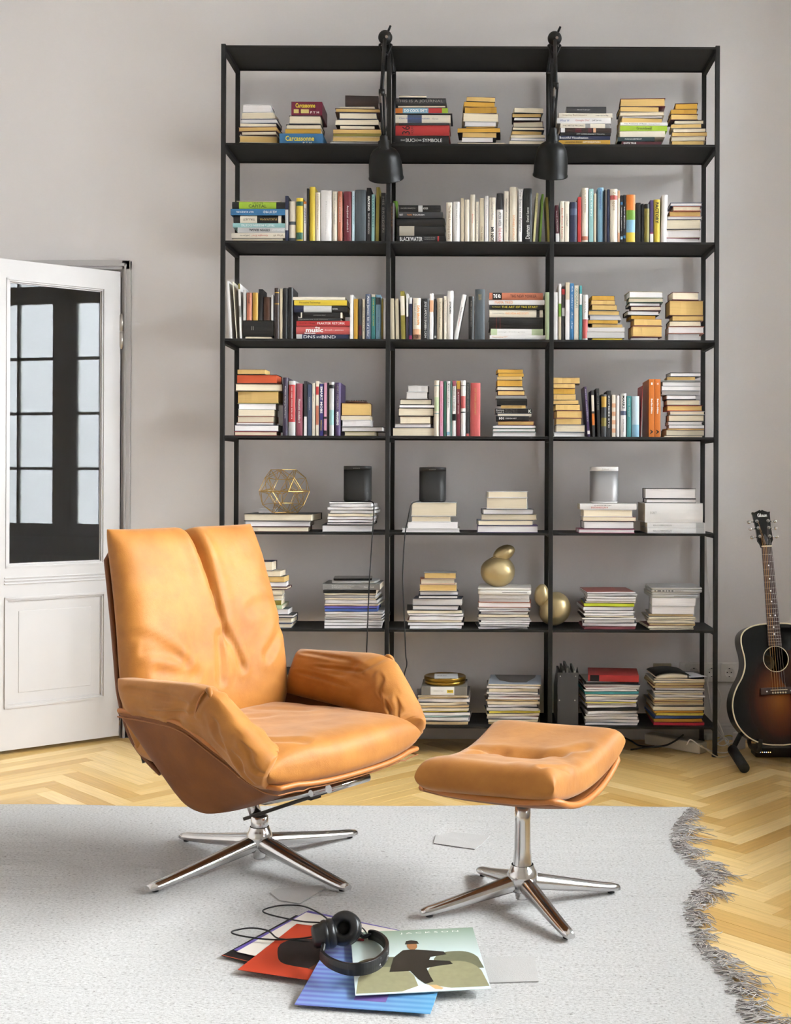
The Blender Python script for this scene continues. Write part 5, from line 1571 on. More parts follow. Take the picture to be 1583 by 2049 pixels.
def lamp(px0, bend, label, pts):
    """pts: photo points ball, elbow, socket, shade bottom centre"""
    Y0 = YF - .03
    ball = at(*pts[0], YF - .03)
    elbow = at(*pts[1], YF - .20)
    neck = at(*pts[2], YF - .16)
    o = empty('desk_lamp', (ball.x, YF, SZ[0]))
    tag(o, label, 'lamp', 'articulated lamps on the top shelf')
    L = lambda p: Vector(p) - Vector((ball.x, YF, SZ[0]))
    # clamp on the shelf edge
    mb = MB().box((-.016, -.014, -.03), (.016, -.004, .014)).box((-.016, -.014, .008), (.016, .035, .014)).cyl((0, -.018, -.045), (0, -.018, -.005), .005).cyl((0, -.018, -.05), (0, -.018, -.044), .010)
    mb.build('clamp', M_LAMP, o)
    mb = MB()
    for s in (-1, 1):
        mb.tube(smooth_path([(s * .004, -.012, -.055), (s * .012, -.014, -.035), (s * .022, -.014, -.012), (s * .026, -.014, -.002), (s * .018, -.014, .002)], 4), .005, 8)
    mb.build('wing_screw', M_LAMP, o)
    b = L(ball)
    v, f = blob(.031, .031, .031, lambda d: 1, 24, 16)
    MB().add([p + b for p in v], f, True).cyl((0, -.012, .016), b, .012, .012).build('ball_joint', M_LAMP, o)
    MB().cyl(b + Vector((.012, -.01, .02)), b + Vector((.024, -.012, .047)), .005).build('lever', M_LAMP, o)
    MB().cyl(b + Vector((.008, -.034, -.008)), b + Vector((.008, -.028, -.008)), .006).build('bolt', M_SPRING, o)
    e, k = L(elbow), L(neck)
    s0 = b + Vector((.0, -.030, -.02))
    sgn = 1 if e.x > s0.x else -1
    MB().tube([s0, e + Vector((0, 0, .01))], .0085, 10).build('upper_arm', M_LAMP, o)
    mid = e
    mb = MB()
    for dx in (-.007, .007):
        mb.tube([e + Vector((dx, 0, -.012)), k + Vector((dx * .7, 0, .01))], .0045, 8)
    mb.build('lower_arm', M_LAMP, o)
    mb = MB().cyl(e + Vector((-.012, 0, 0)), e + Vector((.012, 0, 0)), .014)
    mb.build('elbow_joint', M_LAMP, o)
    hel = []
    d = (k - e)
    for i in range(90):
        t = i / 89
        q = t * 2 * math.pi * 14
        hel.append(e + Vector((.006 * sgn, -.008, -.004)) + d * (.22 * t) + Vector((.004 * math.cos(q), .004 * math.sin(q), 0)))
    MB().tube(hel, .0011, 5).build('spring', M_SPRING, o)
    # second, rear bracket rod to the shelf post
    rr = L(at(pts[4][0], pts[4][1], YF - .022))
    r2 = L(at(pts[5][0], pts[5][1], YF - .022))
    r3 = L(at(pts[6][0], pts[6][1], YF - .012))
    MB().tube([rr, r2], .005, 8).tube([r2, r3], .0075, 8).cyl(r2 + Vector((0, 0, -.005)), r2 + Vector((0, 0, .005)), .010).build('mounting_rod', M_LAMP, o)
    # shade
    sh = empty('lamp_shade', k, (0, 0, 0))
    sh.parent = o
    axis = (L(at(*pts[3], YF - .16 + .09)) - k)
    H = axis.length
    Rr = .0735
    prof = [(.010, -.012), (.016, -.006), (.018, .008), (.025, .012), (.0262, .034), (.034, .037), (.050, .045), (.063, .062), (.0705, .090), (Rr - .0005, .120), (Rr, .140), (Rr + .0025, .143), (Rr + .0025, .147), (Rr - .001, .147), (Rr - .004, .122), (.064, .092), (.056, .068), (.040, .050), (0, .044)]
    sc = H / .147
    prof = [(r, h * sc) for r, h in prof]
    MB().lathe(prof, (0, 0, 0), axis.normalized(), 40).build('shade_dome', M_LAMP, sh)
    mb = MB()
    for aa in range(6):
        q_ = axis.normalized().to_track_quat('Z', 'Y')
        p_ = q_ @ Vector((.0265 * math.cos(aa * math.pi / 3), .0265 * math.sin(aa * math.pi / 3), .030 * sc))
        mb.cyl(p_ * .98, p_ * 1.03, .0028, n=6)
    mb.build('vent_hole', M_PORT, sh)
    bb = axis.normalized() * (.105 * sc)
    v, f = blob(.026, .026, .03, lambda d: 1, 20, 12)
    MB().add([p + bb for p in v], f, True).build('bulb', mat('frosted_bulb', (225, 222, 214), .4), sh)
    MB().tube(smooth_path([k + Vector((.0, -.004, .0)), k + Vector((-.012 * sgn, .01, .05)), k + Vector((-.014 * sgn, .03, .10)), k + Vector((-.004 * sgn, .045, .2))], 6), .0025, 6).build('lamp_cord', M_CABLE, o)
    return o


lamp(771, .01, 'black articulated lamp hanging between door bay and middle bay', [(771, 75), (764, 185), (768, 276), (773, 357), (783, 108), (788, 147), (788, 285)])
lamp(1109, .01, 'black articulated lamp hanging between middle bay and guitar bay', [(1110, 77), (1112, 172), (1107, 262), (1101, 352), (1101, 108), (1097, 147), (1097, 285)])

# ================================================================ CLUTTER ON THE FLOOR UNDER THE SHELF
def strip_box(p, q, w, h, m, name, label, cat, bevel=.004):
    p, q = Vector(p), Vector(q)
    d = q - p
    o = empty(name, (p.x, p.y, 0), (0, 0, math.atan2(d.y, d.x)))
    tag(o, label, cat)
    MB().box((0, -w / 2, .001), (d.length, w / 2, h)).build('housing', m, o, bevel=bevel)
    return o, d.length


M_BEIGE = mat('aged_white_plastic', (196, 186, 168), .45)
o, Lx = strip_box(ground(1297, 1487), ground(1408, 1508), .062, .05, M_BEIGE, 'power_strip', 'long off-white power strip lying under the shelf', 'power strip', .006)
for i in range(5):
    MB().lathe([(.020, .0505), (.019, .051), (.018, .047), (0, .047)], (.05 + i * (Lx - .1) / 4, 0, 0), (0, 0, 1), 20).build('socket_well', M_BEIGE, o)
o, Lx = strip_box(ground(1408, 1481), ground(1436, 1477), .05, .03, mat('white_adapter', (214, 212, 208), .4), 'power_adapter', 'small white power adapter beside the shelf post', 'adapter', .008)
ad_ = strip_box(ground(1472, 1497), ground(1486, 1500), .05, .075, mat('grey_white_adapter', (206, 198, 194), .4), 'power_adapter', 'white box adapter beside the guitar stand foot', 'adapter', .005)
W2 = M_CABLEW
cable('white_cable', [ground(1375, 1490, .05), ground(1382, 1480, .09), ground(1400, 1492, .05), ground(1425, 1503, .02), ground(1452, 1506, .006), ground(1462, 1498, .01), ground(1458, 1490, .03), ground(1466, 1486, .035)], .003, W2, 'off-white cable curling over the power strip end')
cable('white_cable', [ground(1404, 1492, .05), ground(1420, 1505, .02), ground(1438, 1515, .005), ground(1458, 1512, .005), ground(1468, 1503, .008)], .0025, mat('cream_cable', (190, 172, 140), .5), 'cream cable looping on the parquet beside the shelf')
cable('white_cable', [at(1420, 1380, YW - .03), at(1432, 1372, YW - .05), at(1442, 1392, YW - .05), at(1440, 1420, YW - .04), at(1428, 1440, YW - .04), at(1436, 1462, YW - .05), at(1460, 1488, YW - .08), ground(1470, 1488, .01)], .0022, W2, 'white cable looping below the wall sockets')
cable('white_cable', [at(1414, 1360, YW - .03), at(1420, 1400, YW - .04), at(1427, 1428, YW - .05), at(1440, 1450, YW - .06), at(1452, 1482, YW - .09), ground(1460, 1494, .008)], .0034, W2, 'thick white cable dropping from socket to floor')
cable('white_cable', [ground(1432, 1480, .02), ground(1448, 1474, .05), ground(1458, 1484, .03), ground(1448, 1492, .02), ground(1436, 1488, .03), ground(1450, 1478, .04)], .0028, W2, 'coiled white cable heap between shelf and guitar')
cable('yellow_cable', [ground(1432, 1478, .03), ground(1448, 1474, .045), ground(1462, 1472, .04), ground(1474, 1480, .01)], .0025, mat('yellow_cable_skin', (200, 170, 60), .5), 'yellow network cable near the guitar stand')
cable('black_cable', [ground(1262, 1500, .006), ground(1290, 1496, .02), ground(1330, 1492, .035), ground(1352, 1482, .06), ground(1368, 1470, .085)], .004, M_CABLE, 'black cable slanting across the power strip')
cable('black_cable', [ground(1225, 1482, .01), ground(1245, 1476, .05), ground(1262, 1482, .04), ground(1280, 1492, .008), ground(1310, 1494, .006)], .004, M_CABLE, 'black cable looping under the shelf behind the footstool')
# ================================================================ ARMCHAIR AND FOOTSTOOL
def leather(name, c, sheen):
    m = bpy.data.materials.new(name)
    nt, N, Lk, B = nodes_of(m)
    tc = N.new('ShaderNodeTexCoord')
    n1 = N.new('ShaderNodeTexNoise')
    n1.inputs['Scale'].default_value = 7
    n1.inputs['Detail'].default_value = 6
    n1.inputs['Roughness'].default_value = .6
    Lk.new(tc.outputs['Object'], n1.inputs['Vector'])
    rp = N.new('ShaderNodeValToRGB')
    k = rgb(c)
    rp.color_ramp.elements[0].position = .34
    rp.color_ramp.elements[0].color = (k[0] * .82, k[1] * .74, k[2] * .62, 1)
    rp.color_ramp.elements[1].position = .68
    rp.color_ramp.elements[1].color = (min(1, k[0] * 1.1), k[1] * 1.12, k[2] * 1.2, 1)
    Lk.new(n1.outputs['Fac'], rp.inputs['Fac'])
    Lk.new(rp.outputs['Color'], B.inputs['Base Color'])
    n2 = N.new('ShaderNodeTexVoronoi')
    n2.inputs['Scale'].default_value = 420
    n3 = N.new('ShaderNodeTexNoise')
    n3.inputs['Scale'].default_value = 26
    n3.inputs['Detail'].default_value = 4
    Lk.new(tc.outputs['Object'], n2.inputs['Vector'])
    Lk.new(tc.outputs['Object'], n3.inputs['Vector'])
    ad = N.new('ShaderNodeMath')
    ad.operation = 'MULTIPLY_ADD'
    ad.inputs[1].default_value = .12
    Lk.new(n2.outputs['Distance'], ad.inputs[0])
    Lk.new(n3.outputs['Fac'], ad.inputs[2])
    bp = N.new('ShaderNodeBump')
    bp.inputs['Strength'].default_value = .32
    bp.inputs['Distance'].default_value = .004
    Lk.new(ad.outputs[0], bp.inputs['Height'])
    Lk.new(bp.outputs['Normal'], B.inputs['Normal'])
    B.inputs['Sheen Weight'].default_value = sheen
    B.inputs['Sheen Roughness'].default_value = .45
    B.inputs['Sheen Tint'].default_value = (1, .92, .8, 1)
    B.inputs['Roughness'].default_value = .58
    B.inputs['Specular IOR Level'].default_value = .38
    return m


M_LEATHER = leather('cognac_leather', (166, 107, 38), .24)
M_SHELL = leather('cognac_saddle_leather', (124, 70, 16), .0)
M_PIPE = mat('leather_piping', (176, 108, 46), .5)
M_CHROME = mat('polished_aluminium', (212, 211, 210), .17, 1.0)
M_DARKM = mat('dark_mechanism_metal', (70, 66, 62), .35, .8)
M_RUBBER = mat('black_rubber', (18, 18, 18), .7)


def pillow(name, Cf, Hf, Hb, m, parent, na=56, nb=48, pa=2.6, pb=2.6, wr=.0035, seed=0, extra=None, power=.5, flip=False, power_b=None, both=False):
    """puffy cushion: Cf(a, b) centre surface on [-1,1]^2, Hf/Hb half thickness towards/away from the normal"""
    def samp(n):
        return [math.sin(math.pi / 2 * (-1 + 2 * i / n)) for i in range(n + 1)]
    A, Bs = samp(na), samp(nb)
    off = Vector((seed * 3.7, seed * 1.3, seed * 2.1))
    v = []
    idx = {}
    e = 1e-3
    for side in (1, -1):
        for j, b in enumerate(Bs):
            for i, a in enumerate(A):
                edge = i in (0, na) or j in (0, nb)
                if side < 0 and edge:
                    idx[(side, i, j)] = idx[(1, i, j)]
                    continue
                c = Cf(a, b)
                da = Cf(min(1, a + e), b) - Cf(max(-1, a - e), b)
                db = Cf(a, min(1, b + e)) - Cf(a, max(-1, b - e))
                nrm = da.cross(db).normalized()
                if flip:
                    nrm = -nrm
                sh = (max(0, 1 - abs(a) ** pa) ** power) * (max(0, 1 - abs(b) ** pb) ** (power_b or power))
                h = (Hf if side > 0 else Hb)
                h = h(a, b) if callable(h) else h
                d = h * sh
                if side > 0 or both:
                    q = c * 5 + off + Vector((0, 7.0, 0)) * (side < 0)
                    w = noise.noise(Vector((q.x, q.y, q.z * 2.2))) * .6 + noise.noise(q * 2.7) * .4
                    d += wr * w * (sh ** .5)
                    if extra:
                        d += extra(a, b) * (sh ** .35)
                idx[(side, i, j)] = len(v)
                v.append(c + nrm * (d * side))
    f = []
    for side in (1, -1):
        for j in range(nb):
            for i in range(na):
                q = [idx[(side, i, j)], idx[(side, i + 1, j)], idx[(side, i + 1, j + 1)], idx[(side, i, j + 1)]]
                if (side < 0) != flip:
                    q.reverse()
                f.append(tuple(q))
    o = mesh_obj(name, v, f, m, parent, True)
    return o


def crease(a, b, a0, b0, a1, b1, w, depth):
    """soft groove along the segment (a0,b0)-(a1,b1)"""
    dx, dy = a1 - a0, b1 - b0
    L2 = dx * dx + dy * dy
    t = max(0, min(1, ((a - a0) * dx + (b - b0) * dy) / L2))
    d2 = (a - a0 - t * dx) ** 2 + (b - b0 - t * dy) ** 2
    d = math.sqrt(d2)
    fade = math.sin(math.pi * min(1, max(0, .15 + .85 * t))) ** .5 if False else 1
    return -depth * math.exp(-d2 / (w * w)) + depth * .45 * math.exp(-((d - 1.9 * w) ** 2) / (w * w)) * fade


def poly(tab, s):
    return lerp_table(tab, s)


def lin_poly(pts, s):
    """piecewise-linear point on a polyline with node parameters; pts = [(s, x, y), ...]"""
    for i in range(len(pts) - 1):
        if s <= pts[i + 1][0] or i == len(pts) - 2:
            t = (s - pts[i][0]) / (pts[i + 1][0] - pts[i][0])
            return pts[i][1] + (pts[i + 1][1] - pts[i][1]) * t, pts[i][2] + (pts[i + 1][2] - pts[i][2]) * t


def soft_poly(pts, s, w=.05):
    acc = Vector((0, 0))
    n = 0
    for k in range(-3, 4):
        ss = min(max(s + k * w / 3, pts[0][0]), pts[-1][0])
        p = lin_poly(pts, ss)
        acc += Vector(p)
        n += 1
    return acc / n


RUG_T = 0.012
C0 = (ground(288, 1790, RUG_T) + ground(690, 1787, RUG_T) + ground(705, 1673, RUG_T) + ground(358, 1680, RUG_T)) / 4
chair = empty('armchair', (C0.x + .01, C0.y, RUG_T + .0006), (0, 0, R(-35.8)))
tag(chair, 'cognac leather lounge armchair on polished four-star base', 'armchair')

# ---- seat cushion
def seat_c(a, b):
    # a: -1 rear .. 1 front ; b: near (-1) .. far (+1) side
    v = (.295 + .035 * min(1, (a + 1) / .9)) * b
    fr = .418 - .040 * b * b
    re = -.235
    u = re + (fr - re) * (a + 1) / 2
    z = .394 - .012 * max(0, a - .3) ** 2 + .012 * b * b - .018 * (1 - a) / 2
    return Vector((u, v, z))


def seat_x(a, b):
    d = 0
    d += crease(a, b, .55, -.9, .85, -.55, .05, .006)
    d += crease(a, b, .2, -.85, .6, -.8, .05, .006)
    d += crease(a, b, .3, .8, .7, .86, .06, .005)
    d += crease(a, b, -.5, -.4, -.2, .0, .08, .004)
    d += crease(a, b, -.55, .3, -.1, .45, .08, .004)
    return d


pillow('seat_cushion', seat_c, lambda a, b: .066 + .014 * (1 - b * b), .056, M_LEATHER, chair, 72, 64, 9.0, 7.0, .005, 1, seat_x, .36)

# ---- back cushion
def back_c(a, b):
    # a: near (-1) .. far (+1); b: bottom .. top
    t = (b + 1) / 2
    hw = lerp_table([(0, .300), (.15, .326), (.35, .330), (.6, .318), (.9, .302), (1, .300)], t)
    v = hw * a
    z = .385 + .652 * t - .010 * a * a * t
    u = -.245 - .045 * t - .092 * t * t + .028 * a * a * (1 - t * .3)
    z += .016 * max(0, b) ** 6 * (abs(a) ** 3 - .55 * math.exp(-((a - .02) / .16) ** 2))
    v -= .010 * math.copysign(1, a) * abs(a) * math.sin(math.pi * t) * 0
    return Vector((u, v, z))


def back_x(a, b):
    d = 0
    # central dart from the top edge
    t = (b + .12) / 1.12
    if t > -.25:
        k = max(0, min(1, t + .25)) ** 1.2
        ac = .10 - .095 * b
        d -= .058 * math.exp(-((a - ac) / (.026 + .035 * max(0, b) ** 2)) ** 2) * k ** .8
        d += .009 * math.exp(-((abs(a - ac) - .14) / .08) ** 2) * k
    d += crease(a, b, -.95, .02, -.55, -.20, .045, .009)
    d += crease(a, b, -.9, -.12, -.45, -.30, .045, .010)
    d += crease(a, b, -.8, -.32, -.35, -.42, .05, .006)
    d += crease(a, b, .12, -.05, .28, -.42, .04, .010)
    d += crease(a, b, .02, -.1, -.02, -.5, .05, .007)
    d += crease(a, b, .95, -.05, .62, -.35, .05, .009)
    d += crease(a, b, .9, .22, .5, .12, .06, .005)
    d += crease(a, b, -.9, .5, -.5, .42, .07, .004)
    d += crease(a, b, .85, .75, .45, .6, .07, .004)
    return d


pillow('back_cushion', back_c, lambda a, b: .068 + .022 * (1 - ((b + 1) / 2)) + .012 * math.sin(math.pi * (b + 1) / 2), .050, M_LEATHER, chair, 110, 80, 5.5, 8.0, .0055, 2, back_x, .42)
# ---- arm cushions
TOP = [(0, -.222, .608), (.46, .208, .628), (1.0, .402, .440)]
BOT = [(0, -.205, .470), (.46, .105, .448), (1.0, .352, .342)]


def arm_c(sg):
    def fn(a, b):
        s = (a + 1) / 2
        tu, tz = soft_poly(TOP, s, .09)
        bu, bz = soft_poly(BOT, s, .09)
        t = (b + 1) / 2
        u, z = bu + (tu - bu) * t, bz + (tz - bz) * t
        v = .306 + .078 * t + .012 * math.sin(math.pi * t) - (.030 + .040 * t) * max(0, (s - .52) / .48) ** 1.2
        return Vector((u, sg * v, z))
    return fn


def arm_x(a, b):
    d = crease(a, b, -.05, .95, -.12, .25, .030, .010)      # fold below the front corner
    d += crease(a, b, .55, .2, .8, -.3, .06, .006) + crease(a, b, .62, .7, .9, .3, .06, .005)
    d += crease(a, b, -.7, -.3, -.2, -.45, .07, .006) + crease(a, b, -.25, .5, -.3, -.1, .07, .006)
    d += crease(a, b, .2, .55, .35, .1, .06, .005)
    d += crease(a, b, .72, .7, .64, .0, .07, .005) + crease(a, b, .5, .8, .42, .3, .07, .004)
    d += crease(a, b, -.75, .75, -.35, .6, .08, .006) + crease(a, b, -.5, .1, -.15, .2, .07, .006)
    return d


for sg in (-1, 1):
    # inner face bulges towards the seat, outer face over the shell edge
    pillow('arm_cushion', arm_c(sg), lambda a, b: .066 + .014 * max(0, a), lambda a, b: .032 + .022 * max(0, a), M_LEATHER, chair, 96, 56, 9.0, 2.3, .010, 4 + sg, arm_x, .40, flip=(sg < 0), power_b=.5, both=True)
    pth = [arm_c(sg)(-.08, b) + Vector((.0, sg * (.030 * (max(0, 1 - abs(b) ** 3.4) ** .5)), 0)) for b in [-.95 + .19 * i for i in range(11)]]
    MB().tube(pth, .0028, 6).build('arm_seam', M_PIPE, chair)
    e0 = arm_c(sg)(-.07, .985)
    MB().tube(smooth_path([e0 + Vector((-.012, -sg * .01, -.012)), e0 + Vector((.0, 0, .002)), e0 + Vector((.014, sg * .006, -.006)), e0 + Vector((.022, sg * .010, -.026))], 5), [.004, .006, .007, .008, .0085, .009, .009, .009, .009, .0085, .008, .007, .006, .005, .004, .003], 8).build('arm_corner_fold', M_LEATHER, chair)

# ---- leather shell: tub with raised sides
SH_T = [(-.208, .512), (-.06, .514), (.05, .511), (.10, .496), (.195, .443), (.29, .388), (.365, .358), (.42, .356)]
SH_B = [(-.208, .405), (-.17, .333), (-.11, .268), (-.054, .228), (.02, .214), (.08, .222), (.13, .240), (.28, .304), (.36, .334), (.42, .348)]
SH_W = [(-.208, .372), (.06, .378), (.10, .372), (.195, .352), (.29, .325), (.365, .305), (.42, .30)]
U0, UL = -.208, .628


def shell_pt(u, w):
    """w in [-1,1] across the tub"""
    zt, zb = lerp_table(SH_T, u), lerp_table(SH_B, u)
    k = abs(w)
    half_b = .25 - .02 * max(0, u)
    half_t = lerp_table(SH_W, u)
    if k < .5:
        y = half_b * (k / .5)
        z = zb + .010 * (k / .5) ** 4
    else:
        t = (k - .5) / .5
        y = half_b + (half_t - half_b) * (1 - (1 - t) ** 1.35)
        z = zb + .010 + (zt - zb - .010) * t ** 1.12
    uu = u - .05 * (max(0, u - .235) / .2) * (y / .36) ** 2
    return Vector((uu, math.copysign(y, w), z))


nu, nw = 40, 48
v, f = [], []
for i in range(nu + 1):
    u = U0 + UL * i / nu
    for j in range(nw + 1):
        v.append(shell_pt(u, -1 + 2 * j / nw))
for i in range(nu):
    for j in range(nw):
        a = i * (nw + 1) + j
        f.append((a, a + 1, a + nw + 2, a + nw + 1))
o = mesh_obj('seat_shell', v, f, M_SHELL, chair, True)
sm = o.modifiers.new('thick', 'SOLIDIFY')
sm.thickness = .012
sm.offset = 0
sm.use_even_offset = False
edge = [shell_pt(U0 + UL * i / 60, -1) for i in range(61)] + [shell_pt(.42, -1 + 2 * j / 40) for j in range(1, 40)] + [shell_pt(U0 + UL - UL * i / 60, 1) for i in range(61)]
MB().tube(edge, .0075, 8).build('shell_edge_piping', M_PIPE, chair)
MB().tube([p + (Vector((0, 0, -.018)) if abs(p.y) > .2 else Vector((-.004, 0, -.012))) + Vector((0, math.copysign(.005, p.y), 0)) for p in edge], .0022, 5).build('shell_stitching', mat('stitch_thread', (150, 92, 44), .6), chair)

# ---- back shell
def bshell(w, t):
    hw = .328 - .040 * t - .08 * max(0, (.38 - t) / .38) ** 1.6
    if t > .93:
        hw *= 1 - .25 * ((t - .93) / .07) ** 2
    z = .305 + .685 * t
    u = -.278 - .060 * t - .088 * t * t - .012 * math.sin(math.pi * t)
    if t < .18:
        u += .075 * ((.18 - t) / .18) ** 2
    u += .055 * abs(w) ** 3
    return Vector((u - .02, hw * w, z))


v, f = [], []
nt_, nw = 36, 28
for i in range(nt_ + 1):
    for j in range(nw + 1):
        v.append(bshell(-1 + 2 * j / nw, i / nt_))
for i in range(nt_):
    for j in range(nw):
        a = i * (nw + 1) + j
        f.append((a, a + 1, a + nw + 2, a + nw + 1))
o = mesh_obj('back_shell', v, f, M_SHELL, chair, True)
sm = o.modifiers.new('thick', 'SOLIDIFY')
sm.thickness = .014
sm.offset = 0
rim = [bshell(-1, i / 30) for i in range(31)] + [bshell(-1 + 2 * j / 20, 1) for j in range(1, 20)] + [bshell(1, 1 - i / 30) for i in range(31)]
MB().tube(rim, .0085, 8).build('back_shell_piping', mat('dark_leather_piping', (112, 62, 24), .55), chair)
bt = bshell(-.985, .06)
MB().box((-.002, -.006, -.014), (.010, .003, .014)).build('fabric_tag', M_RUBBER, chair, loc=bt + Vector((-.012, -.004, 0)), rot=(0, R(-25), 0))


# ---- four-star base
def star_base(parent, feet, hub_h, arm_w0, arm_w1, hub_r, m):
    for p in feet:
        p = Vector((p.x, p.y, 0))
        d = p.normalized()
        Lr = p.length
        s = Vector((-d.y, d.x, 0))
        rings = []
        for k in range(15):
            t = k / 14
            r = .012 + (Lr - .012) * t
            zt = hub_h * (1 - t) ** 1.35 * .98 + .025 + .005 * math.sin(math.pi * t)
            hgt = .046 * (1 - t) + .020 * t
            w = arm_w0 + (arm_w1 - arm_w0) * t
            if k == 14:
                w *= .72
                zt -= .004
                hgt -= .005
            zb = zt - hgt
            prof = [(-.5, .25), (-.46, .62), (-.30, .90), (0, 1.0), (.30, .90), (.46, .62), (.5, .25), (.36, .0), (-.36, .0)]
            rings.append([d * r + s * (w * a) + Vector((0, 0, zb + hgt * b)) for a, b in prof])
        mb = MB()
        n = len(rings[0])
        vv = [q for rg in rings for q in rg]
        ff = []
        for j in range(len(rings) - 1):
            for i in range(n):
                k2 = (i + 1) % n
                ff.append((j * n + i, j * n + k2, (j + 1) * n + k2, (j + 1) * n + i))
        mb.add(vv, ff, True)
        mb.add(rings[-1], [tuple(range(n))])
        leg = mb.build('base_leg', m, parent)
        MB().cyl(d * (Lr - .025) + Vector((0, 0, 0)), d * (Lr - .025) + Vector((0, 0, .012)), .010, .010, 14).build('glide', M_RUBBER, leg)
    MB().lathe([(0, .018), (hub_r * .55, .018), (hub_r * .60, .03), (hub_r * .65, hub_h * .55), (hub_r * 1.1, hub_h * .62), (hub_r * 1.3, hub_h + .018), (hub_r * 1.05, hub_h + .032), (hub_r * .92, hub_h + .045)], n=36).build('base_hub', m, parent)


inv = Matrix.Rotation(R(35.8), 3, 'Z')
feet = [inv @ (ground(px, py, RUG_T) - Vector((C0.x, C0.y, RUG_T))) for px, py in ((288, 1788), (690, 1786), (705, 1673), (358, 1680))]
star_base(chair, feet, .072, .056, .040, .032, M_CHROME)
MB().lathe([(.026, .104), (.027, .106), (.027, .148), (.024, .151), (0, .151)], n=32).build('swivel_collar', M_CHROME, chair)
MB().cyl((-.004, 0, .13), (-.065, 0, .236), .019, .020, 20).build('tilt_column', M_CHROME, chair)
# tilt mechanism: flat bar and chrome seat rails
def flat_bar(p, q, w, h):
    p, q = Vector(p), Vector(q)
    d = (q - p).normalized()
    s = Vector((0, 1, 0))
    n = d.cross(s).normalized()
    if n.z < 0:
        n = -n
    return loft([[c + s * (w * a) + n * (h * b) for a, b in ((-.5, -.5), (.5, -.5), (.5, .5), (-.5, .5))] for c in (p, q)])


o = flat_bar((-.05, -.0, .135), (.36, -.0, .300), .046, .011)
o.build('tilt_arm', M_DARKM, chair, bevel=.002)
o = MB()
for y in (-.075, .075):
    o.tube([(-.04, y, .222), (.10, y, .224), (.24, y, .266), (.37, y, .312)], .009, 10)
o.build('seat_rail', M_CHROME, chair)
MB().cyl((.30, -.085, .284), (.30, .085, .284), .010, n=16).cyl((.37, -.085, .308), (.37, .085, .308), .013, n=16).build('rail_pivot', M_CHROME, chair)
MB().box((.20, -.022, .240), (.24, .022, .252)).build('rail_bracket', M_DARKM, chair)

# ================================================================ FOOTSTOOL
O0 = (ground(840, 1838, RUG_T) + ground(1145, 1885, RUG_T) + ground(1240, 1785, RUG_T) + ground(958, 1747, RUG_T)) / 4
OA = 22.5
stool = empty('footstool', (O0.x, O0.y, RUG_T + .0006), (0, 0, R(-OA)))
tag(stool, 'matching cognac leather footstool on polished four-star pedestal', 'footstool')
# local +y: long axis away from the viewer, local +x: right


def os_c(a, b):
    x = (.200 + .008 * b) * a
    y = .310 * b + .010 + .01 * a
    z = .372 + .042 * b * b - .012 * (1 - a * a) * 0
    return Vector((x, y, z))


def os_x(a, b):
    d = -.030 * math.exp(-(a / .42) ** 2 - ((b + .02) / .16) ** 2)
    d += crease(a, b, -.7, -.02, .55, .05, .07, .008)
    d += crease(a, b, -.35, .02, -.6, -.35, .08, .005) + crease(a, b, .4, .05, .75, .3, .08, .006)
    d += crease(a, b, .75, -.88, .95, -.55, .05, .006) + crease(a, b, .85, -.3, .6, -.1, .08, .004)
    d += crease(a, b, -.5, -.7, .2, -.8, .1, .003)
    return d


pillow('stool_cushion', os_c, lambda a, b: .058 + .004 * abs(b), .036, M_LEATHER, stool, 72, 84, 10, 12, .004, 9, os_x, .33)

def oshell(w, t):
    x = .200 * w
    y = .285 * t + .012
    z = .312 + .056 * abs(t) ** 2.2 + .012 * abs(w) ** 3
    if abs(t) > .9:
        x *= 1 - .12 * ((abs(t) - .9) / .1) ** 2
    return Vector((x, y, z))


v, f = [], []
for i in range(33):
    for j in range(21):
        v.append(oshell(-1 + j / 10, -1 + i / 16))
for i in range(32):
    for j in range(20):
        a = i * 21 + j
        f.append((a, a + 1, a + 22, a + 21))
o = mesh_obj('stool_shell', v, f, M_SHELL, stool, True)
sm = o.modifiers.new('thick', 'SOLIDIFY')
sm.thickness = .016
sm.offset = 0
rim = [oshell(-1, -1 + i / 20) for i in range(41)] + [oshell(-1 + j / 10, 1) for j in range(1, 20)] + [oshell(1, 1 - i / 20) for i in range(41)] + [oshell(1 - j / 10, -1) for j in range(1, 21)]
MB().tube(rim, .0095, 8).build('shell_edge_piping', M_PIPE, stool)
invo = Matrix.Rotation(R(OA), 3, 'Z')
feet = [invo @ (ground(px, py, RUG_T) - Vector((O0.x, O0.y, RUG_T))) for px, py in ((842, 1836), (1143, 1884), (1238, 1784), (960, 1748))]
star_base(stool, feet, .070, .048, .034, .034, M_CHROME)
MB().lathe([(.030, .105), (.027, .118), (.0235, .16), (.022, .24), (.0225, .312), (0, .312)], n=32).build('pedestal', M_CHROME, stool)
MB().cyl((0, 0, .296), (0, 0, .312), .06, .07, 28).build('mounting_plate', M_DARKM, stool)

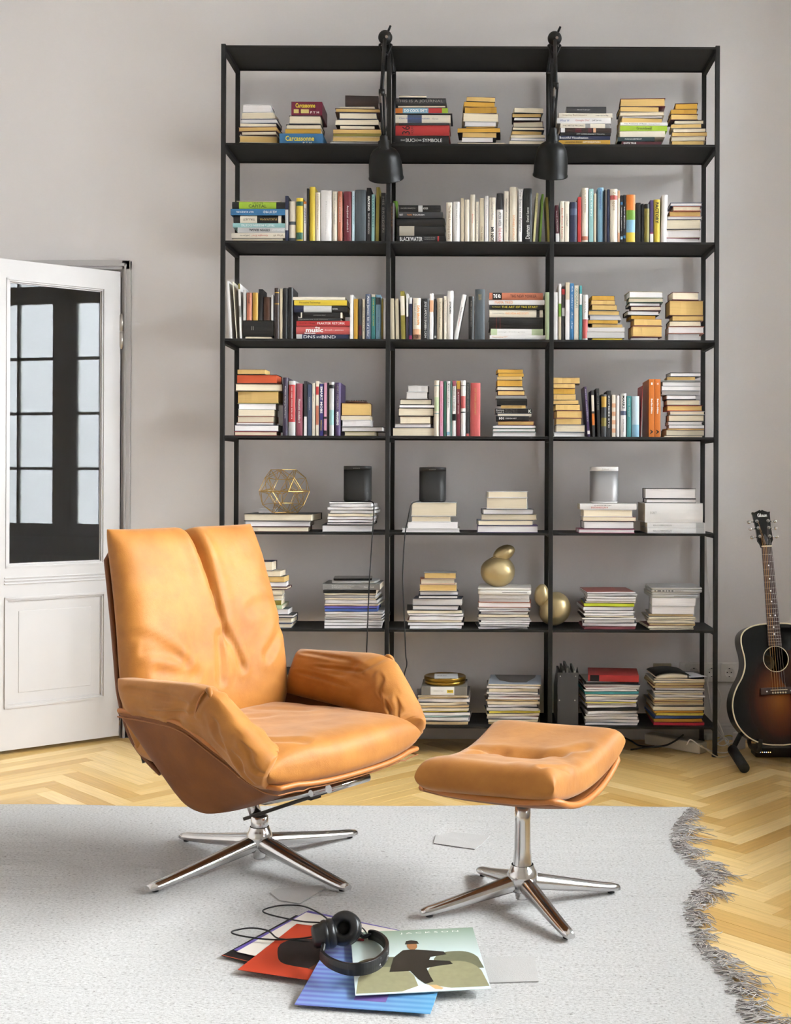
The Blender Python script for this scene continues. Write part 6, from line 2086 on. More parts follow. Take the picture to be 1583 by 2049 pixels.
# ================================================================ RUG
m_rug = bpy.data.materials.new('woven_wool')
nt, N, Lk, B = nodes_of(m_rug)
tc = N.new('ShaderNodeTexCoord')
fib = N.new('ShaderNodeTexNoise'); fib.inputs['Scale'].default_value = 1.0; fib.inputs['Detail'].default_value = 5; fib.inputs['Roughness'].default_value = .75
mp2 = N.new('ShaderNodeMapping'); mp2.inputs['Scale'].default_value = (110, 190, 1)
Lk.new(tc.outputs['Object'], mp2.inputs['Vector']); Lk.new(mp2.outputs[0], fib.inputs['Vector'])
rib = N.new('ShaderNodeTexNoise'); rib.inputs['Scale'].default_value = 1.0; rib.inputs['Detail'].default_value = 3
mp3 = N.new('ShaderNodeMapping'); mp3.inputs['Scale'].default_value = (14, 60, 1)
Lk.new(tc.outputs['Object'], mp3.inputs['Vector']); Lk.new(mp3.outputs[0], rib.inputs['Vector'])
r1 = N.new('ShaderNodeValToRGB')
r1.color_ramp.elements[0].position, r1.color_ramp.elements[0].color = .30, rgb((112, 106, 102))
r1.color_ramp.elements[1].position, r1.color_ramp.elements[1].color = .62, rgb((224, 222, 220))
x = r1.color_ramp.elements.new(.42); x.color = rgb((200, 197, 194))
Lk.new(fib.outputs['Fac'], r1.inputs['Fac'])
flk = N.new('ShaderNodeTexNoise'); flk.inputs['Scale'].default_value = 1.0; flk.inputs['Detail'].default_value = 2
mpf = N.new('ShaderNodeMapping'); mpf.inputs['Scale'].default_value = (60, 105, 1); mpf.inputs['Rotation'].default_value = (0, 0, .15)
Lk.new(tc.outputs['Object'], mpf.inputs['Vector']); Lk.new(mpf.outputs[0], flk.inputs['Vector'])
r4 = N.new('ShaderNodeValToRGB')
r4.color_ramp.elements[0].position, r4.color_ramp.elements[0].color = .64, (1, 1, 1, 1)
r4.color_ramp.elements[1].position, r4.color_ramp.elements[1].color = .74, (.56, .54, .53, 1)
Lk.new(flk.outputs['Fac'], r4.inputs['Fac'])
m3 = N.new('ShaderNodeMix'); m3.data_type = 'RGBA'; m3.blend_type = 'MULTIPLY'; m3.inputs['Factor'].default_value = 1
Lk.new(r1.outputs[0], m3.inputs['A']); Lk.new(r4.outputs[0], m3.inputs['B'])
Lk.new(m3.outputs['Result'], B.inputs['Base Color'])
B.inputs['Roughness'].default_value = .95
B.inputs['Specular IOR Level'].default_value = .1
adn = N.new('ShaderNodeMath'); adn.operation = 'ADD'
Lk.new(fib.outputs['Fac'], adn.inputs[0]); Lk.new(rib.outputs['Fac'], adn.inputs[1])
wvb = N.new('ShaderNodeTexNoise'); wvb.inputs['Scale'].default_value = 1.0; wvb.inputs['Detail'].default_value = 2
mp4 = N.new('ShaderNodeMapping'); mp4.inputs['Scale'].default_value = (1.6, 9, 1)
Lk.new(tc.outputs['Object'], mp4.inputs['Vector']); Lk.new(mp4.outputs[0], wvb.inputs['Vector'])
adm = N.new('ShaderNodeMath'); adm.operation = 'MULTIPLY_ADD'; adm.inputs[1].default_value = 4.0
Lk.new(wvb.outputs['Fac'], adm.inputs[0]); Lk.new(adn.outputs[0], adm.inputs[2])
adn = adm
bp = N.new('ShaderNodeBump'); bp.inputs['Strength'].default_value = .8; bp.inputs['Distance'].default_value = .006
Lk.new(adn.outputs[0], bp.inputs['Height']); Lk.new(bp.outputs['Normal'], B.inputs['Normal'])

# right-hand edge traced along the fringe, as (distance from the eye, x)
EDGE_PX = [(1388, 1618), (1372, 1640), (1358, 1668), (1372, 1705), (1402, 1735), (1428, 1758), (1400, 1790), (1388, 1812), (1398, 1850), (1412, 1890), (1438, 1925), (1472, 1968), (1500, 2020), (1515, 2060), (1540, 2120)]
ed = sorted([(ground(px, py, RUG_T).y, ground(px, py, RUG_T).x) for px, py in EDGE_PX])
RY0, RY1, RX0 = 1.35, 4.425, -3.1


def rug_edge(y):
    return lerp_table(ed, y) if y > ed[0][0] else ed[0][1] - .02


def rug_back(x):
    return RY1 + .012 * math.sin(x * 2.3 + 1) + .008 * math.sin(x * 7.1)


def rug_z(x, y):
    w = 0.0022 * (noise.noise(Vector((x * 1.6, y * 9, 0))) + .6 * noise.noise(Vector((x * 4, y * 22, 3))) - 1.5)
    return min(0.0, w)


rug = empty('rug', ((RX0 + .7) / 2, 3.0, 0))
tag(rug, 'large pale grey woven wool rug with frayed fringe edge', 'rug')
rl = Vector(rug.location)
nx, ny = 190, 150
v, f = [], []
for j in range(ny + 1):
    for i in range(nx + 1):
        ty = j / ny
        y = RY0 + (RY1 - RY0) * ty
        xe = rug_edge(y)
        x = RX0 + (xe - RX0) * i / nx
        y2 = y + (rug_back(x) - RY1) * max(0, (ty - .9) / .1)
        v.append(Vector((x, y2, RUG_T - .001 + rug_z(x, y2))) - rl)
nn = len(v)
for j in range(ny):
    for i in range(nx):
        a = j * (nx + 1) + i
        f.append((a, a + 1, a + nx + 2, a + nx + 1))
# skirt down to the floor on the right and at the back
bd = [j * (nx + 1) + nx for j in range(ny + 1)] + [ny * (nx + 1) + i for i in range(nx - 1, -1, -1)]
base = len(v)
for k in bd:
    p = v[k]
    v.append(Vector((p.x, p.y, .0008)))
for k in range(len(bd) - 1):
    f.append((bd[k], bd[k + 1], base + k + 1, base + k))
mesh_obj('rug_weave', v, f, m_rug, rug, True)

# sewn-on patches
m_patch = mat('patch_linen', (186, 183, 180), .9, vary=.06, vscale=30, bump=.5, bscale=300)
PATCH = [[(555, 1778), (648, 1770), (652, 1776), (600, 1806), (560, 1800), (540, 1785)], [(872, 1672), (905, 1664), (980, 1672), (962, 1690), (950, 1698), (868, 1686)], [(958, 1915), (1070, 1912), (1078, 1962), (968, 1965)], [(690, 2040), (640, 2046), (640, 2049), (700, 2049)]]
for pts_ in PATCH[:3]:
    g = [ground(px, py, RUG_T) for px, py in pts_]
    n = len(g)
    c = sum(g, Vector()) / n
    vv = [Vector((p.x, p.y, RUG_T + .0022 + rug_z(p.x, p.y))) - rl for p in g] + [Vector((p.x, p.y, RUG_T - .003)) - rl for p in g] + [Vector((c.x, c.y, RUG_T + .0030 + rug_z(c.x, c.y))) - rl]
    ff = [(i, (i + 1) % n, 2 * n) for i in range(n)] + [(i, i + n, (i + 1) % n + n, (i + 1) % n) for i in range(n)]
    mesh_obj('patch', vv, ff, m_patch, rug)

# fringe: tangled tassels along the right-hand edge
m_fr = mat('fringe_yarn', (178, 172, 168), .95, vary=.3, vscale=60)
rnd = random.Random(5)
ya = ed[0][0]
yy = ya - .05
dirs = {}
while yy < RY1 - .01:
    xe = rug_edge(yy)
    big_ = rnd.random()
    Lf = rnd.uniform(.045, .085) + (.06 if big_ > .78 else 0)
    sway = rnd.uniform(-.55, .35)
    clump = rnd.uniform(-.7, .7)
    mb = MB()
    ns = rnd.randint(12, 20)
    for s in range(ns):
        y0 = yy + rnd.uniform(-.017, .017)
        x0 = rug_edge(y0) - rnd.uniform(0, .035)
        a = sway + rnd.gauss(0, .17)
        L_ = Lf * rnd.uniform(.55, 1.1)
        pts_ = []
        cl = rnd.uniform(-.35, .35) + clump
        z0 = RUG_T * rnd.uniform(.5, 1.25)
        for k in range(6):
            t = k / 5
            aa = a + cl * t + .25 * math.sin(t * 5 + s)
            pts_.append(Vector((x0 + L_ * t * math.cos(aa), y0 + L_ * t * math.sin(aa) + .004 * rnd.uniform(-1, 1), max(.002, z0 * (1 - t * .8) + .012 * math.sin(math.pi * t) * rnd.random()))) - rl)
        mb.tube(pts_, [rnd.uniform(.0012, .0019)] * 5 + [.0007], 4, caps=False)
    mb.build('tassel', m_fr, rug)
    yy += rnd.uniform(.028, .052)

# ================================================================ RECORD SLEEVES AND HEADPHONES ON THE RUG
ZR = RUG_T + .0035


def sleeve(px_corner, px_dir, side, z, name, label, m, size=.315, along=True, th=.0018):
    """square sleeve: corner and a photo point along one edge; side = +1 puts the square to the left of that edge"""
    a, b = ground(*px_corner, z), ground(*px_dir, z)
    d = (b - a)
    d.z = 0
    d.normalize()
    o = empty(name, (a.x, a.y, z), (0, 0, math.atan2(d.y, d.x)))
    tag(o, label, 'record sleeve')
    y0, y1 = (0, size) if side > 0 else (-size, 0)
    MB().box((0, y0, 0), (size, y1, th)).build('sleeve_card', m, o, bevel=.0006)
    return o, y0, th


M_WEDGE = mat('sleeve_white', (226, 218, 206), .6)
m_blk = mat('sleeve_black', (30, 28, 28), .45)
m_org = mat('sleeve_orange_edge', (176, 70, 40), .5)
o, y0, th = sleeve((443, 1913), (592, 1832), -1, ZR, 'record_sleeve', 'black record sleeve with orange spine, lowest of the pile', m_blk)
MB().box((.0005, -.3145, .0004), (.003, -.0005, .0021)).build('spine_edge', m_org, o)
m_pur = mat('sleeve_violet', (104, 88, 168), .45)
o, y0, th = sleeve((617, 1823), (816, 1866), -1, ZR + .0024, 'record_sleeve', 'violet bordered record sleeve under the white inner sleeve', m_pur)
for k, c in enumerate(((150, 130, 196), (92, 80, 160), (170, 140, 180))):
    i = .018 + .016 * k
    MB().box((i, -.315 + i, th), (.315 - i, -i, th + .0002 + .0001 * k)).build('sleeve_print', mat('violet_print_%d' % k, c, .45), o)
o, y0, th = sleeve((613, 1826), (789, 1861), -1, ZR + .0049, 'inner_sleeve', 'plain white paper inner sleeve under the red record sleeve', M_WEDGE, size=.308, th=.0010)
# red sleeve with a plain dark rounded shape
m_red = mat('sleeve_red', (190, 66, 40), .42)
o, y0, th = sleeve((476, 1941), (611, 1961), 1, ZR + .0064, 'record_sleeve', 'red record sleeve with large dark rounded shape', m_red)
sh = [(.03 + .115 + .115 * math.cos(t) * (1 + .12 * math.sin(3 * t)), .15 + .10 * math.sin(t) * (1 + .1 * math.cos(2 * t))) for t in [2 * math.pi * i / 28 for i in range(28)]]
MB().prism(sh, th, th + .0003, lambda a, b, d: (a, b, d)).build('sleeve_print', mat('print_dark', (44, 38, 38), .4), o)
MB().prism([(.16, .055), (.25, .06), (.27, .10), (.22, .13), (.17, .11)], th + .0003, th + .0005, lambda a, b, d: (a, b, d)).build('sleeve_print', mat('print_brown', (120, 72, 54), .4), o)
text('STEREO', o, (.145, .275, th + .0006), Vector((1, 0, 0)), Vector((0, 1, 0)), .06, .012, M_INK['w'], 'sleeve_lettering') if False else None
# blue sleeve with horizontal bands
m_blue = bpy.data.materials.new('sleeve_blue_print')
nt, N, Lk, B = nodes_of(m_blue)
tc = N.new('ShaderNodeTexCoord')
sx = N.new('ShaderNodeSeparateXYZ'); Lk.new(tc.outputs['Object'], sx.inputs[0])
wv = N.new('ShaderNodeTexWave'); wv.wave_type = 'BANDS'; wv.bands_direction = 'Y'; wv.inputs['Scale'].default_value = 15; wv.inputs['Distortion'].default_value = .6
Lk.new(tc.outputs['Object'], wv.inputs['Vector'])
ra = N.new('ShaderNodeValToRGB')
ra.color_ramp.elements[0].color = rgb((104, 104, 178)); ra.color_ramp.elements[1].color = rgb((84, 150, 196))
mr = N.new('ShaderNodeMapRange'); mr.inputs['From Max'].default_value = .315
Lk.new(sx.outputs['X'], mr.inputs['Value']); Lk.new(mr.outputs[0], ra.inputs['Fac'])
mm = N.new('ShaderNodeMix'); mm.data_type = 'RGBA'; mm.inputs['B'].default_value = rgb((150, 196, 216))
mf_ = N.new('ShaderNodeMath'); mf_.operation = 'MULTIPLY'; mf_.inputs[1].default_value = .4
Lk.new(wv.outputs['Fac'], mf_.inputs[0]); Lk.new(mf_.outputs[0], mm.inputs['Factor']); Lk.new(ra.outputs[0], mm.inputs['A'])
Lk.new(mm.outputs['Result'], B.inputs['Base Color']); B.inputs['Roughness'].default_value = .4
o, y0, th = sleeve((589, 2011), (864, 2030), 1, ZR + .0012, 'record_sleeve', 'blue record sleeve with pale horizontal bands', m_blue)
o.rotation_euler.x = R(4.7)
MB().box((.13, .035, th), (.205, .12, th + .0002)).build('sleeve_print', mat('print_mauve', (120, 96, 160), .4), o)
# sage green sleeve: soft hills and a dark seated shape, plain stand-in
m_sky = bpy.data.materials.new('sleeve_sage_print')
nt, N, Lk, B = nodes_of(m_sky)
tc = N.new('ShaderNodeTexCoord')
sx = N.new('ShaderNodeSeparateXYZ'); Lk.new(tc.outputs['Object'], sx.inputs[0])
ra = N.new('ShaderNodeValToRGB')
ra.color_ramp.elements[0].color = rgb((208, 220, 220)); ra.color_ramp.elements[0].position = .45
ra.color_ramp.elements[1].color = rgb((134, 152, 132))
mr = N.new('ShaderNodeMapRange'); mr.inputs['From Max'].default_value = .315
Lk.new(sx.outputs['Y'], mr.inputs['Value']); Lk.new(mr.outputs[0], ra.inputs['Fac']); Lk.new(ra.outputs[0], B.inputs['Base Color']); B.inputs['Roughness'].default_value = .35
o, y0, th = sleeve((711, 1993), (974, 1978), 1, ZR + .0160, 'record_sleeve', 'sage green record sleeve with olive mounds, topmost beside headphones', m_sky)
o.rotation_euler.x, o.rotation_euler.y = R(4.7), R(.4)
flat = lambda a, b, d: (a, b, d)
m_ol = mat('print_olive', (146, 142, 110), .45, vary=.15, vscale=60)
m_ol2 = mat('print_olive_dark', (110, 110, 86), .45, vary=.15, vscale=60)


def blobline(x0, x1, yb, yt, p=2.6, n=18):
    top = [(x0 + (x1 - x0) * i / n, yb + (yt - yb) * (max(0, 1 - abs(-1 + 2 * i / n) ** p)) ** (1 / p)) for i in range(n + 1)]
    return [(x0, yb)] + top[1:-1] + [(x1, yb)]


MB().prism(blobline(.002, .16, .12, .175), th, th + .0002, flat).build('sleeve_print', m_ol2, o)
MB().prism(blobline(.19, .313, .10, .19), th, th + .00025, flat).build('sleeve_print', m_ol2, o)
MB().prism(blobline(.002, .150, .006, .125), th + .0002, th + .0004, flat).build('sleeve_print', m_ol, o)
MB().prism(blobline(.165, .313, .012, .140), th + .0002, th + .0004, flat).build('sleeve_print', m_ol, o)
MB().prism([(.10, .001), (.16, .035), (.25, .001)], th + .0004, th + .0005, flat).build('sleeve_print', mat('print_pale', (222, 228, 230), .4), o)
m_pd = mat('print_figure_dark', (46, 42, 36), .4)
MB().prism([(.085, .10), (.10, .17), (.125, .205), (.15, .208), (.185, .200), (.225, .19), (.23, .175), (.19, .165), (.185, .15), (.235, .14), (.24, .125), (.20, .118), (.175, .11), (.18, .07), (.185, .045), (.165, .035), (.15, .06), (.135, .10)], th + .0005, th + .0007, flat).build('sleeve_print', m_pd, o)
MB().prism([(.150 + .013 * math.cos(2 * math.pi * i / 16), .226 + .02 * math.sin(2 * math.pi * i / 16)) for i in range(16)], th + .0005, th + .0007, flat).build('sleeve_print', mat('print_tan', (150, 104, 66), .4), o)
MB().prism([(.133, .236), (.137, .252), (.15, .256), (.165, .25), (.168, .236)], th + .0007, th + .0009, flat).build('sleeve_print', m_pd, o)
MB().prism([(.172, .03), (.19, .028), (.205, .012), (.20, .006), (.185, .01)], th + .0007, th + .0009, flat).build('sleeve_print', mat('print_skin', (206, 170, 120), .4), o)
text('J A C K S O N', o, (.20, .295, th + .0006), Vector((1, 0, 0)), Vector((0, 1, 0)), .15, .010, M_INK['w'], 'sleeve_lettering')

# ---- headphones
M_HP = mat('headphone_plastic', (20, 20, 21), .4)
M_PAD = mat('headphone_pad', (24, 24, 26), .33, bump=.2, bscale=80)
hz = ZR + .0390
cl_ = ground(664, 1903, hz)
hp = empty('headphones', (cl_.x, cl_.y, hz))
tag(hp, 'black over-ear headphones lying across the record sleeves', 'headphones')
Lh = lambda px, py, z=hz: ground(px, py, z) - Vector((cl_.x, cl_.y, hz))
# headband: arc standing on its edge
path = [Lh(643, 1922), Lh(660, 1938), Lh(690, 1951), Lh(722, 1953), Lh(750, 1945), Lh(768, 1930), Lh(775, 1912), Lh(768, 1896), Lh(752, 1884), Lh(738, 1880)]
path = smooth_path(path, 6)
v, f = [], []
hb = .034
for i, p in enumerate(path):
    d = (path[min(i + 1, len(path) - 1)] - path[max(i - 1, 0)]).normalized()
    s = Vector((-d.y, d.x, 0))
    t = i / (len(path) - 1)
    w = hb * (.75 + .25 * math.sin(math.pi * t))
    for (a, b) in ((-.5, .05), (-.65, .5), (-.5, .95), (.5, .95), (.65, .5), (.5, .05)):
        v.append(p + s * (a * .008) + Vector((0, 0, w * b)))
n = 6
for i in range(len(path) - 1):
    for k in range(n):
        f.append((i * n + k, i * n + (k + 1) % n, (i + 1) * n + (k + 1) % n, (i + 1) * n + k))
f += [tuple(range(n)), tuple(range(len(path) * n - 1, len(path) * n - n - 1, -1))]
MB().add(v, f).build('headband', M_HP, hp, bevel=.001)
pl = path[int(len(path) * .46)]
pr = path[int(len(path) * .60)]
dd_ = (pr - pl).normalized()
nn_ = Vector((dd_.y, -dd_.x, 0))
if nn_.y > 0:
    nn_ = -nn_
for k, s_ in enumerate(('MADE IN IRELAND', 'SENNHEISER', '(E  SENNHEISER', 'DESIGNED')):
    text(s_, hp, (pl + pr) / 2 + nn_ * .0068 + Vector((0, 0, .007 + .0065 * k)), dd_, Vector((0, 0, 1)), (pr - pl).length * (.7 if k != 1 else .95), .0035, M_INK['w'], 'headband_print')


def earcup(c, axis, r, label_m=None, name='ear_cup'):
    """axis points out of the ear pad"""
    ax = Vector(axis).normalized()
    MB().lathe([(0, -.034), (r * .62, -.034), (r * .78, -.028), (r * .80, -.012), (r * .95, -.008), (r * .98, .0), (r * .9, .004)], c, ax, 36).build(name, M_HP, hp)
    t = Vector((1, 0, 0)) if abs(ax.x) < .9 else Vector((0, 1, 0))
    u = (t - ax * t.dot(ax)).normalized()
    w = ax.cross(u)
    vv, ff = [], []
    N1, N2 = 72, 14
    for i in range(N1):
        a = 2 * math.pi * i / N1
        pl_ = 1 + .05 * (abs(math.sin(a * 15)) - .5)
        for j in range(N2):
            b = 2 * math.pi * j / N2
            rr = r * .68 + r * .32 * math.cos(b)
            hh = .011 + .012 * math.sin(b) * pl_
            vv.append(Vector(c) + (u * math.cos(a) + w * math.sin(a)) * rr + ax * hh)
    for i in range(N1):
        for j in range(N2):
            i2, j2 = (i + 1) % N1, (j + 1) % N2
            ff.append((i * N2 + j, i2 * N2 + j, i2 * N2 + j2, i * N2 + j2))
    MB().add(vv, ff, True).build('ear_pad', M_PAD, hp)
    MB().lathe([(0, .006), (r * .5, .006)], c, ax, 24).build('speaker_cloth', mat('black_foam', (12, 12, 12), .9), hp)


rc = .036
earcup(Lh(652, 1902) + Vector((.0, .005, .038)), (.93, .25, .12), rc)
earcup(Lh(690, 1898) + Vector((.0, .016, .043)), (-.25, -.86, .42), .042)
MB().tube(smooth_path([Lh(645, 1915) + Vector((0, 0, .012)), Lh(648, 1908) + Vector((0, 0, .03)), Lh(652, 1902) + Vector((-.02, .0, .036))], 5), .006, 8).build('yoke', M_HP, hp)
MB().tube(smooth_path([Lh(740, 1882) + Vector((0, 0, .014)), Lh(726, 1884) + Vector((0, 0, .014)), Lh(712, 1888) + Vector((0, .02, .03))], 5), .006, 8).build('yoke', M_HP, hp)
MB().tube(smooth_path([Lh(712, 1880) + Vector((0, 0, .03)), Lh(724, 1872) + Vector((0, 0, .02)), Lh(733, 1878) + Vector((0, 0, .012)), Lh(720, 1884) + Vector((0, 0, .012)), Lh(742, 1886) + Vector((0, 0, .022))], 6), .0016, 6).build('link_wire', M_CABLE, hp)
MB().tube([Lh(715, 1882) + Vector((0, 0, .004)), Lh(728, 1884) + Vector((0, 0, .004))], .003, 6).build('red_sleeve', mat('red_rubber', (150, 24, 30), .5), hp)
# lead
zc = ZR + .016
MB().tube(smooth_path([Lh(640, 1900) + Vector((-.01, 0, .025)), ground(620, 1884, zc) - Vector((cl_.x, cl_.y, hz)), ground(585, 1881, zc) - Vector((cl_.x, cl_.y, hz)), ground(555, 1877, zc) - Vector((cl_.x, cl_.y, hz)), ground(535, 1862, zc) - Vector((cl_.x, cl_.y, hz)), ground(500, 1857, zc) - Vector((cl_.x, cl_.y, hz)), ground(464, 1864, zc) - Vector((cl_.x, cl_.y, hz)), ground(480, 1872, zc) - Vector((cl_.x, cl_.y, hz)), ground(540, 1880, zc) - Vector((cl_.x, cl_.y, hz)), ground(600, 1878, zc) - Vector((cl_.x, cl_.y, hz)), ground(636, 1872, zc + .01) - Vector((cl_.x, cl_.y, hz))], 8), .0021, 7).build('cable', M_CABLE, hp)
MB().tube(smooth_path([ground(668, 1848, zc + .006) - Vector((cl_.x, cl_.y, hz)), ground(640, 1846, zc) - Vector((cl_.x, cl_.y, hz)), ground(600, 1843, zc) - Vector((cl_.x, cl_.y, hz)), ground(540, 1830, RUG_T + .004) - Vector((cl_.x, cl_.y, hz)), ground(527, 1821, RUG_T + .004) - Vector((cl_.x, cl_.y, hz)), ground(560, 1812, RUG_T + .004) - Vector((cl_.x, cl_.y, hz)), ground(605, 1813, RUG_T + .004) - Vector((cl_.x, cl_.y, hz)), ground(640, 1828, zc) - Vector((cl_.x, cl_.y, hz)), ground(662, 1845, zc + .004) - Vector((cl_.x, cl_.y, hz))], 8), .0021, 7).build('cable', M_CABLE, hp)
MB().tube([ground(656, 1842, zc + .004) - Vector((cl_.x, cl_.y, hz)), ground(668, 1850, zc + .008) - Vector((cl_.x, cl_.y, hz)), ground(682, 1854, zc + .02) - Vector((cl_.x, cl_.y, hz))], [.005, .007, .004], 8).build('plug', M_HP, hp)
# ================================================================ ACOUSTIC GUITAR ON ITS STAND
GY = 5.06
foot = at(1567, 1491, GY)                      # lower end of the body, on the centre line
gt = empty('acoustic_guitar', foot)
gt.rotation_mode = 'QUATERNION'
# local x: right, y: along the neck (up), z: towards the room
tl, ln = R(2.6), R(10)
up_ = Vector((-math.sin(tl), math.sin(ln) * math.cos(tl), math.cos(ln) * math.cos(tl))).normalized()
fw = Vector((0.04, -1, 0.15))
fw = (fw - up_ * fw.dot(up_)).normalized()
rt = up_.cross(fw).normalized()
gt.rotation_quaternion = Matrix((rt, up_, fw)).transposed().to_quaternion()
tag(gt, 'dark sunburst acoustic guitar leaning on a black floor stand', 'guitar')
PR = [(0, 0), (.006, .070), (.022, .120), (.05, .160), (.09, .190), (.13, .204), (.17, .207), (.21, .199), (.25, .180), (.285, .157), (.32, .142), (.35, .1375), (.38, .139), (.41, .145), (.44, .148), (.465, .143), (.485, .127), (.50, .098), (.508, .060), (.511, 0)]


def outline(off=0.0, n=10):
    pts = smooth_path([Vector((w * .975, y, 0)) for y, w in PR], n)
    pts = [Vector((max(0, p.x), p.y, 0)) for p in pts]
    rs = pts + [Vector((-p.x, p.y, 0)) for p in reversed(pts[1:-1])]
    c = Vector((0, .24, 0))
    if off:
        rs = [p + (p - c).normalized() * off for p in rs]
    return rs


m_burst = bpy.data.materials.new('sunburst_lacquer')
nt, N, Lk, B = nodes_of(m_burst)
tc = N.new('ShaderNodeTexCoord')
mp = N.new('ShaderNodeMapping'); mp.inputs['Location'].default_value = (-.0, -.185, 0)
ms = N.new('ShaderNodeVectorMath'); ms.operation = 'MULTIPLY'; ms.inputs[1].default_value = (1.12, .78, 0)
lnn = N.new('ShaderNodeVectorMath'); lnn.operation = 'LENGTH'
Lk.new(tc.outputs['Object'], mp.inputs['Vector']); Lk.new(mp.outputs[0], ms.inputs[0]); Lk.new(ms.outputs[0], lnn.inputs[0])
nz = N.new('ShaderNodeTexNoise'); nz.inputs['Scale'].default_value = 40
mpn = N.new('ShaderNodeMapping'); mpn.inputs['Scale'].default_value = (8, .4, 1)
Lk.new(tc.outputs['Object'], mpn.inputs['Vector']); Lk.new(mpn.outputs[0], nz.inputs['Vector'])
sc_ = N.new('ShaderNodeMath'); sc_.operation = 'MULTIPLY_ADD'; sc_.inputs[1].default_value = .02
Lk.new(nz.outputs['Fac'], sc_.inputs[0]); Lk.new(lnn.outputs['Value'], sc_.inputs[2])
ra = N.new('ShaderNodeValToRGB')
e = ra.color_ramp.elements
e[0].position, e[0].color = .02, rgb((132, 74, 24))
e[1].position, e[1].color = .185, rgb((12, 11, 11))
x = e.new(.08); x.color = rgb((92, 44, 18))
x = e.new(.135); x.color = rgb((42, 20, 14))
Lk.new(sc_.outputs[0], ra.inputs['Fac']); Lk.new(ra.outputs[0], B.inputs['Base Color'])
B.inputs['Roughness'].default_value = .2
B.inputs['Specular IOR Level'].default_value = .3
M_GSIDE = mat('black_lacquer', (14, 12, 11), .2, spec=.35)
M_BIND = mat('cream_binding', (222, 208, 176), .4)
M_FB = mat('rosewood', (62, 42, 36), .5, vary=.25, vscale=40)
M_NICK = mat('nickel', (190, 186, 180), .25, 1.0)
M_PEARL = mat('pearl_dot', (238, 236, 230), .3)
DP = .105
base_ = outline()
n = len(base_)
v = [p.copy() for p in base_] + [Vector((p.x, p.y, -DP)) for p in base_]
MB().add(v, [(i, (i + 1) % n, (i + 1) % n + n, i + n) for i in range(n)], True).add(v[n:], [tuple(range(n - 1, -1, -1))]).build('body_sides', M_GSIDE, gt)
# top with a real sound hole: ring-bridged face
SHC, SHR = Vector((0, .360, 0)), .050
hole = [SHC + Vector((SHR * math.cos(2 * math.pi * i / n), SHR * math.sin(2 * math.pi * i / n), 0)) for i in range(n)]


def ang_sorted(pts):
    return pts


start = min(range(n), key=lambda i: abs(math.atan2(base_[i].y - SHC.y, base_[i].x) + math.pi / 2))
ringo = [base_[(start + i) % n] for i in range(n)]
angs = [math.atan2(p.y - SHC.y, p.x - SHC.x) for p in ringo]
ringi = [SHC + Vector((SHR * math.cos(a), SHR * math.sin(a), 0)) for a in angs]
v = [p + Vector((0, 0, .0015)) for p in ringo] + [p + Vector((0, 0, .0015)) for p in ringi] + [p + Vector((0, 0, -.002)) for p in ringi]
MB().add(v, [(i, (i + 1) % n, (i + 1) % n + n, i + n) for i in range(n)] + [(i + n, (i + 1) % n + n, (i + 1) % n + 2 * n, i + 2 * n) for i in range(n)]).build('soundboard', m_burst, gt)
MB().tube(base_ + [base_[0]], .0032, 6, caps=False).build('binding', M_BIND, gt)
ring2 = [SHC + Vector(((SHR + .004) * math.cos(2 * math.pi * i / 48), (SHR + .004) * math.sin(2 * math.pi * i / 48), .0016)) for i in range(49)]
MB().tube(ring2, .0014, 6, caps=False).build('rosette', M_BIND, gt)
MB().lathe([(0, -DP + .003), (.034, -DP + .003)], (-.012, .345, 0), (0, 0, 1), 30).build('maker_label', mat('kraft_label', (130, 118, 92), .8), gt)
text('Gibson', gt, (-.012, .345, -DP + .004), Vector((1, 0, 0)), Vector((0, 1, 0)), .034, .014, M_INK['k'], 'label_lettering')
# neck, fretboard, headstock
NL = .511
FB0, NUT = .416, .842
mb = MB()
mb.prism([(-.0285, FB0), (.0285, FB0), (.0218, NUT), (-.0218, NUT)], .002, .0085, lambda a, b, d: (a, b, d))
mb.build('fretboard', M_FB, gt)
mb = MB()
rings = []
for k in range(9):
    t = k / 8
    y = NL - .01 + (NUT - NL + .01) * t
    w = .0265 - .005 * t
    rings.append([Vector((w * math.cos(a), y, .002 - (.022 - .004 * t) * math.sin(a))) for a in [math.pi * i / 12 for i in range(13)]])
loft(rings).build('neck', M_GSIDE, gt)
scale_len = .613
for k in range(1, 21):
    y = NUT - scale_len * (1 - 2 ** (-k / 12))
    if y < FB0 + .004:
        break
    w = .0218 + (.0285 - .0218) * (NUT - y) / (NUT - FB0)
    MB().cyl((-w, y, .0088), (w, y, .0088), .0011, n=6).build('fret', M_NICK, gt)
fy = lambda k: NUT - scale_len * (1 - (2 ** (-k / 12) + 2 ** (-(k - 1) / 12)) / 2)
for k in (3, 5, 7, 9, 12, 15, 17):
    for x in ((-.011, .011) if k == 12 else (0,)):
        MB().cyl((x, fy(k), .006), (x, fy(k), .0091), .0034, n=14).build('fret_marker', M_PEARL, gt)
HS = [(-.0225, NUT), (-.026, NUT + .018), (-.034, NUT + .034), (-.0335, NUT + .10), (-.038, NUT + .165), (-.0405, NUT + .176), (-.030, NUT + .174), (-.016, NUT + .180), (-.006, NUT + .186), (0, NUT + .182), (.006, NUT + .186), (.016, NUT + .180), (.030, NUT + .174), (.0405, NUT + .176), (.038, NUT + .165), (.0335, NUT + .10), (.034, NUT + .034), (.026, NUT + .018), (.0225, NUT)]
HS = [(x_, NUT + (y_ - NUT) * .93) for x_, y_ in HS]
tiltb = R(14)
hsm = lambda a, b, d: (a, NUT + (b - NUT) * math.cos(tiltb) + d * math.sin(tiltb), -(b - NUT) * math.sin(tiltb) + d * math.cos(tiltb) + .002)
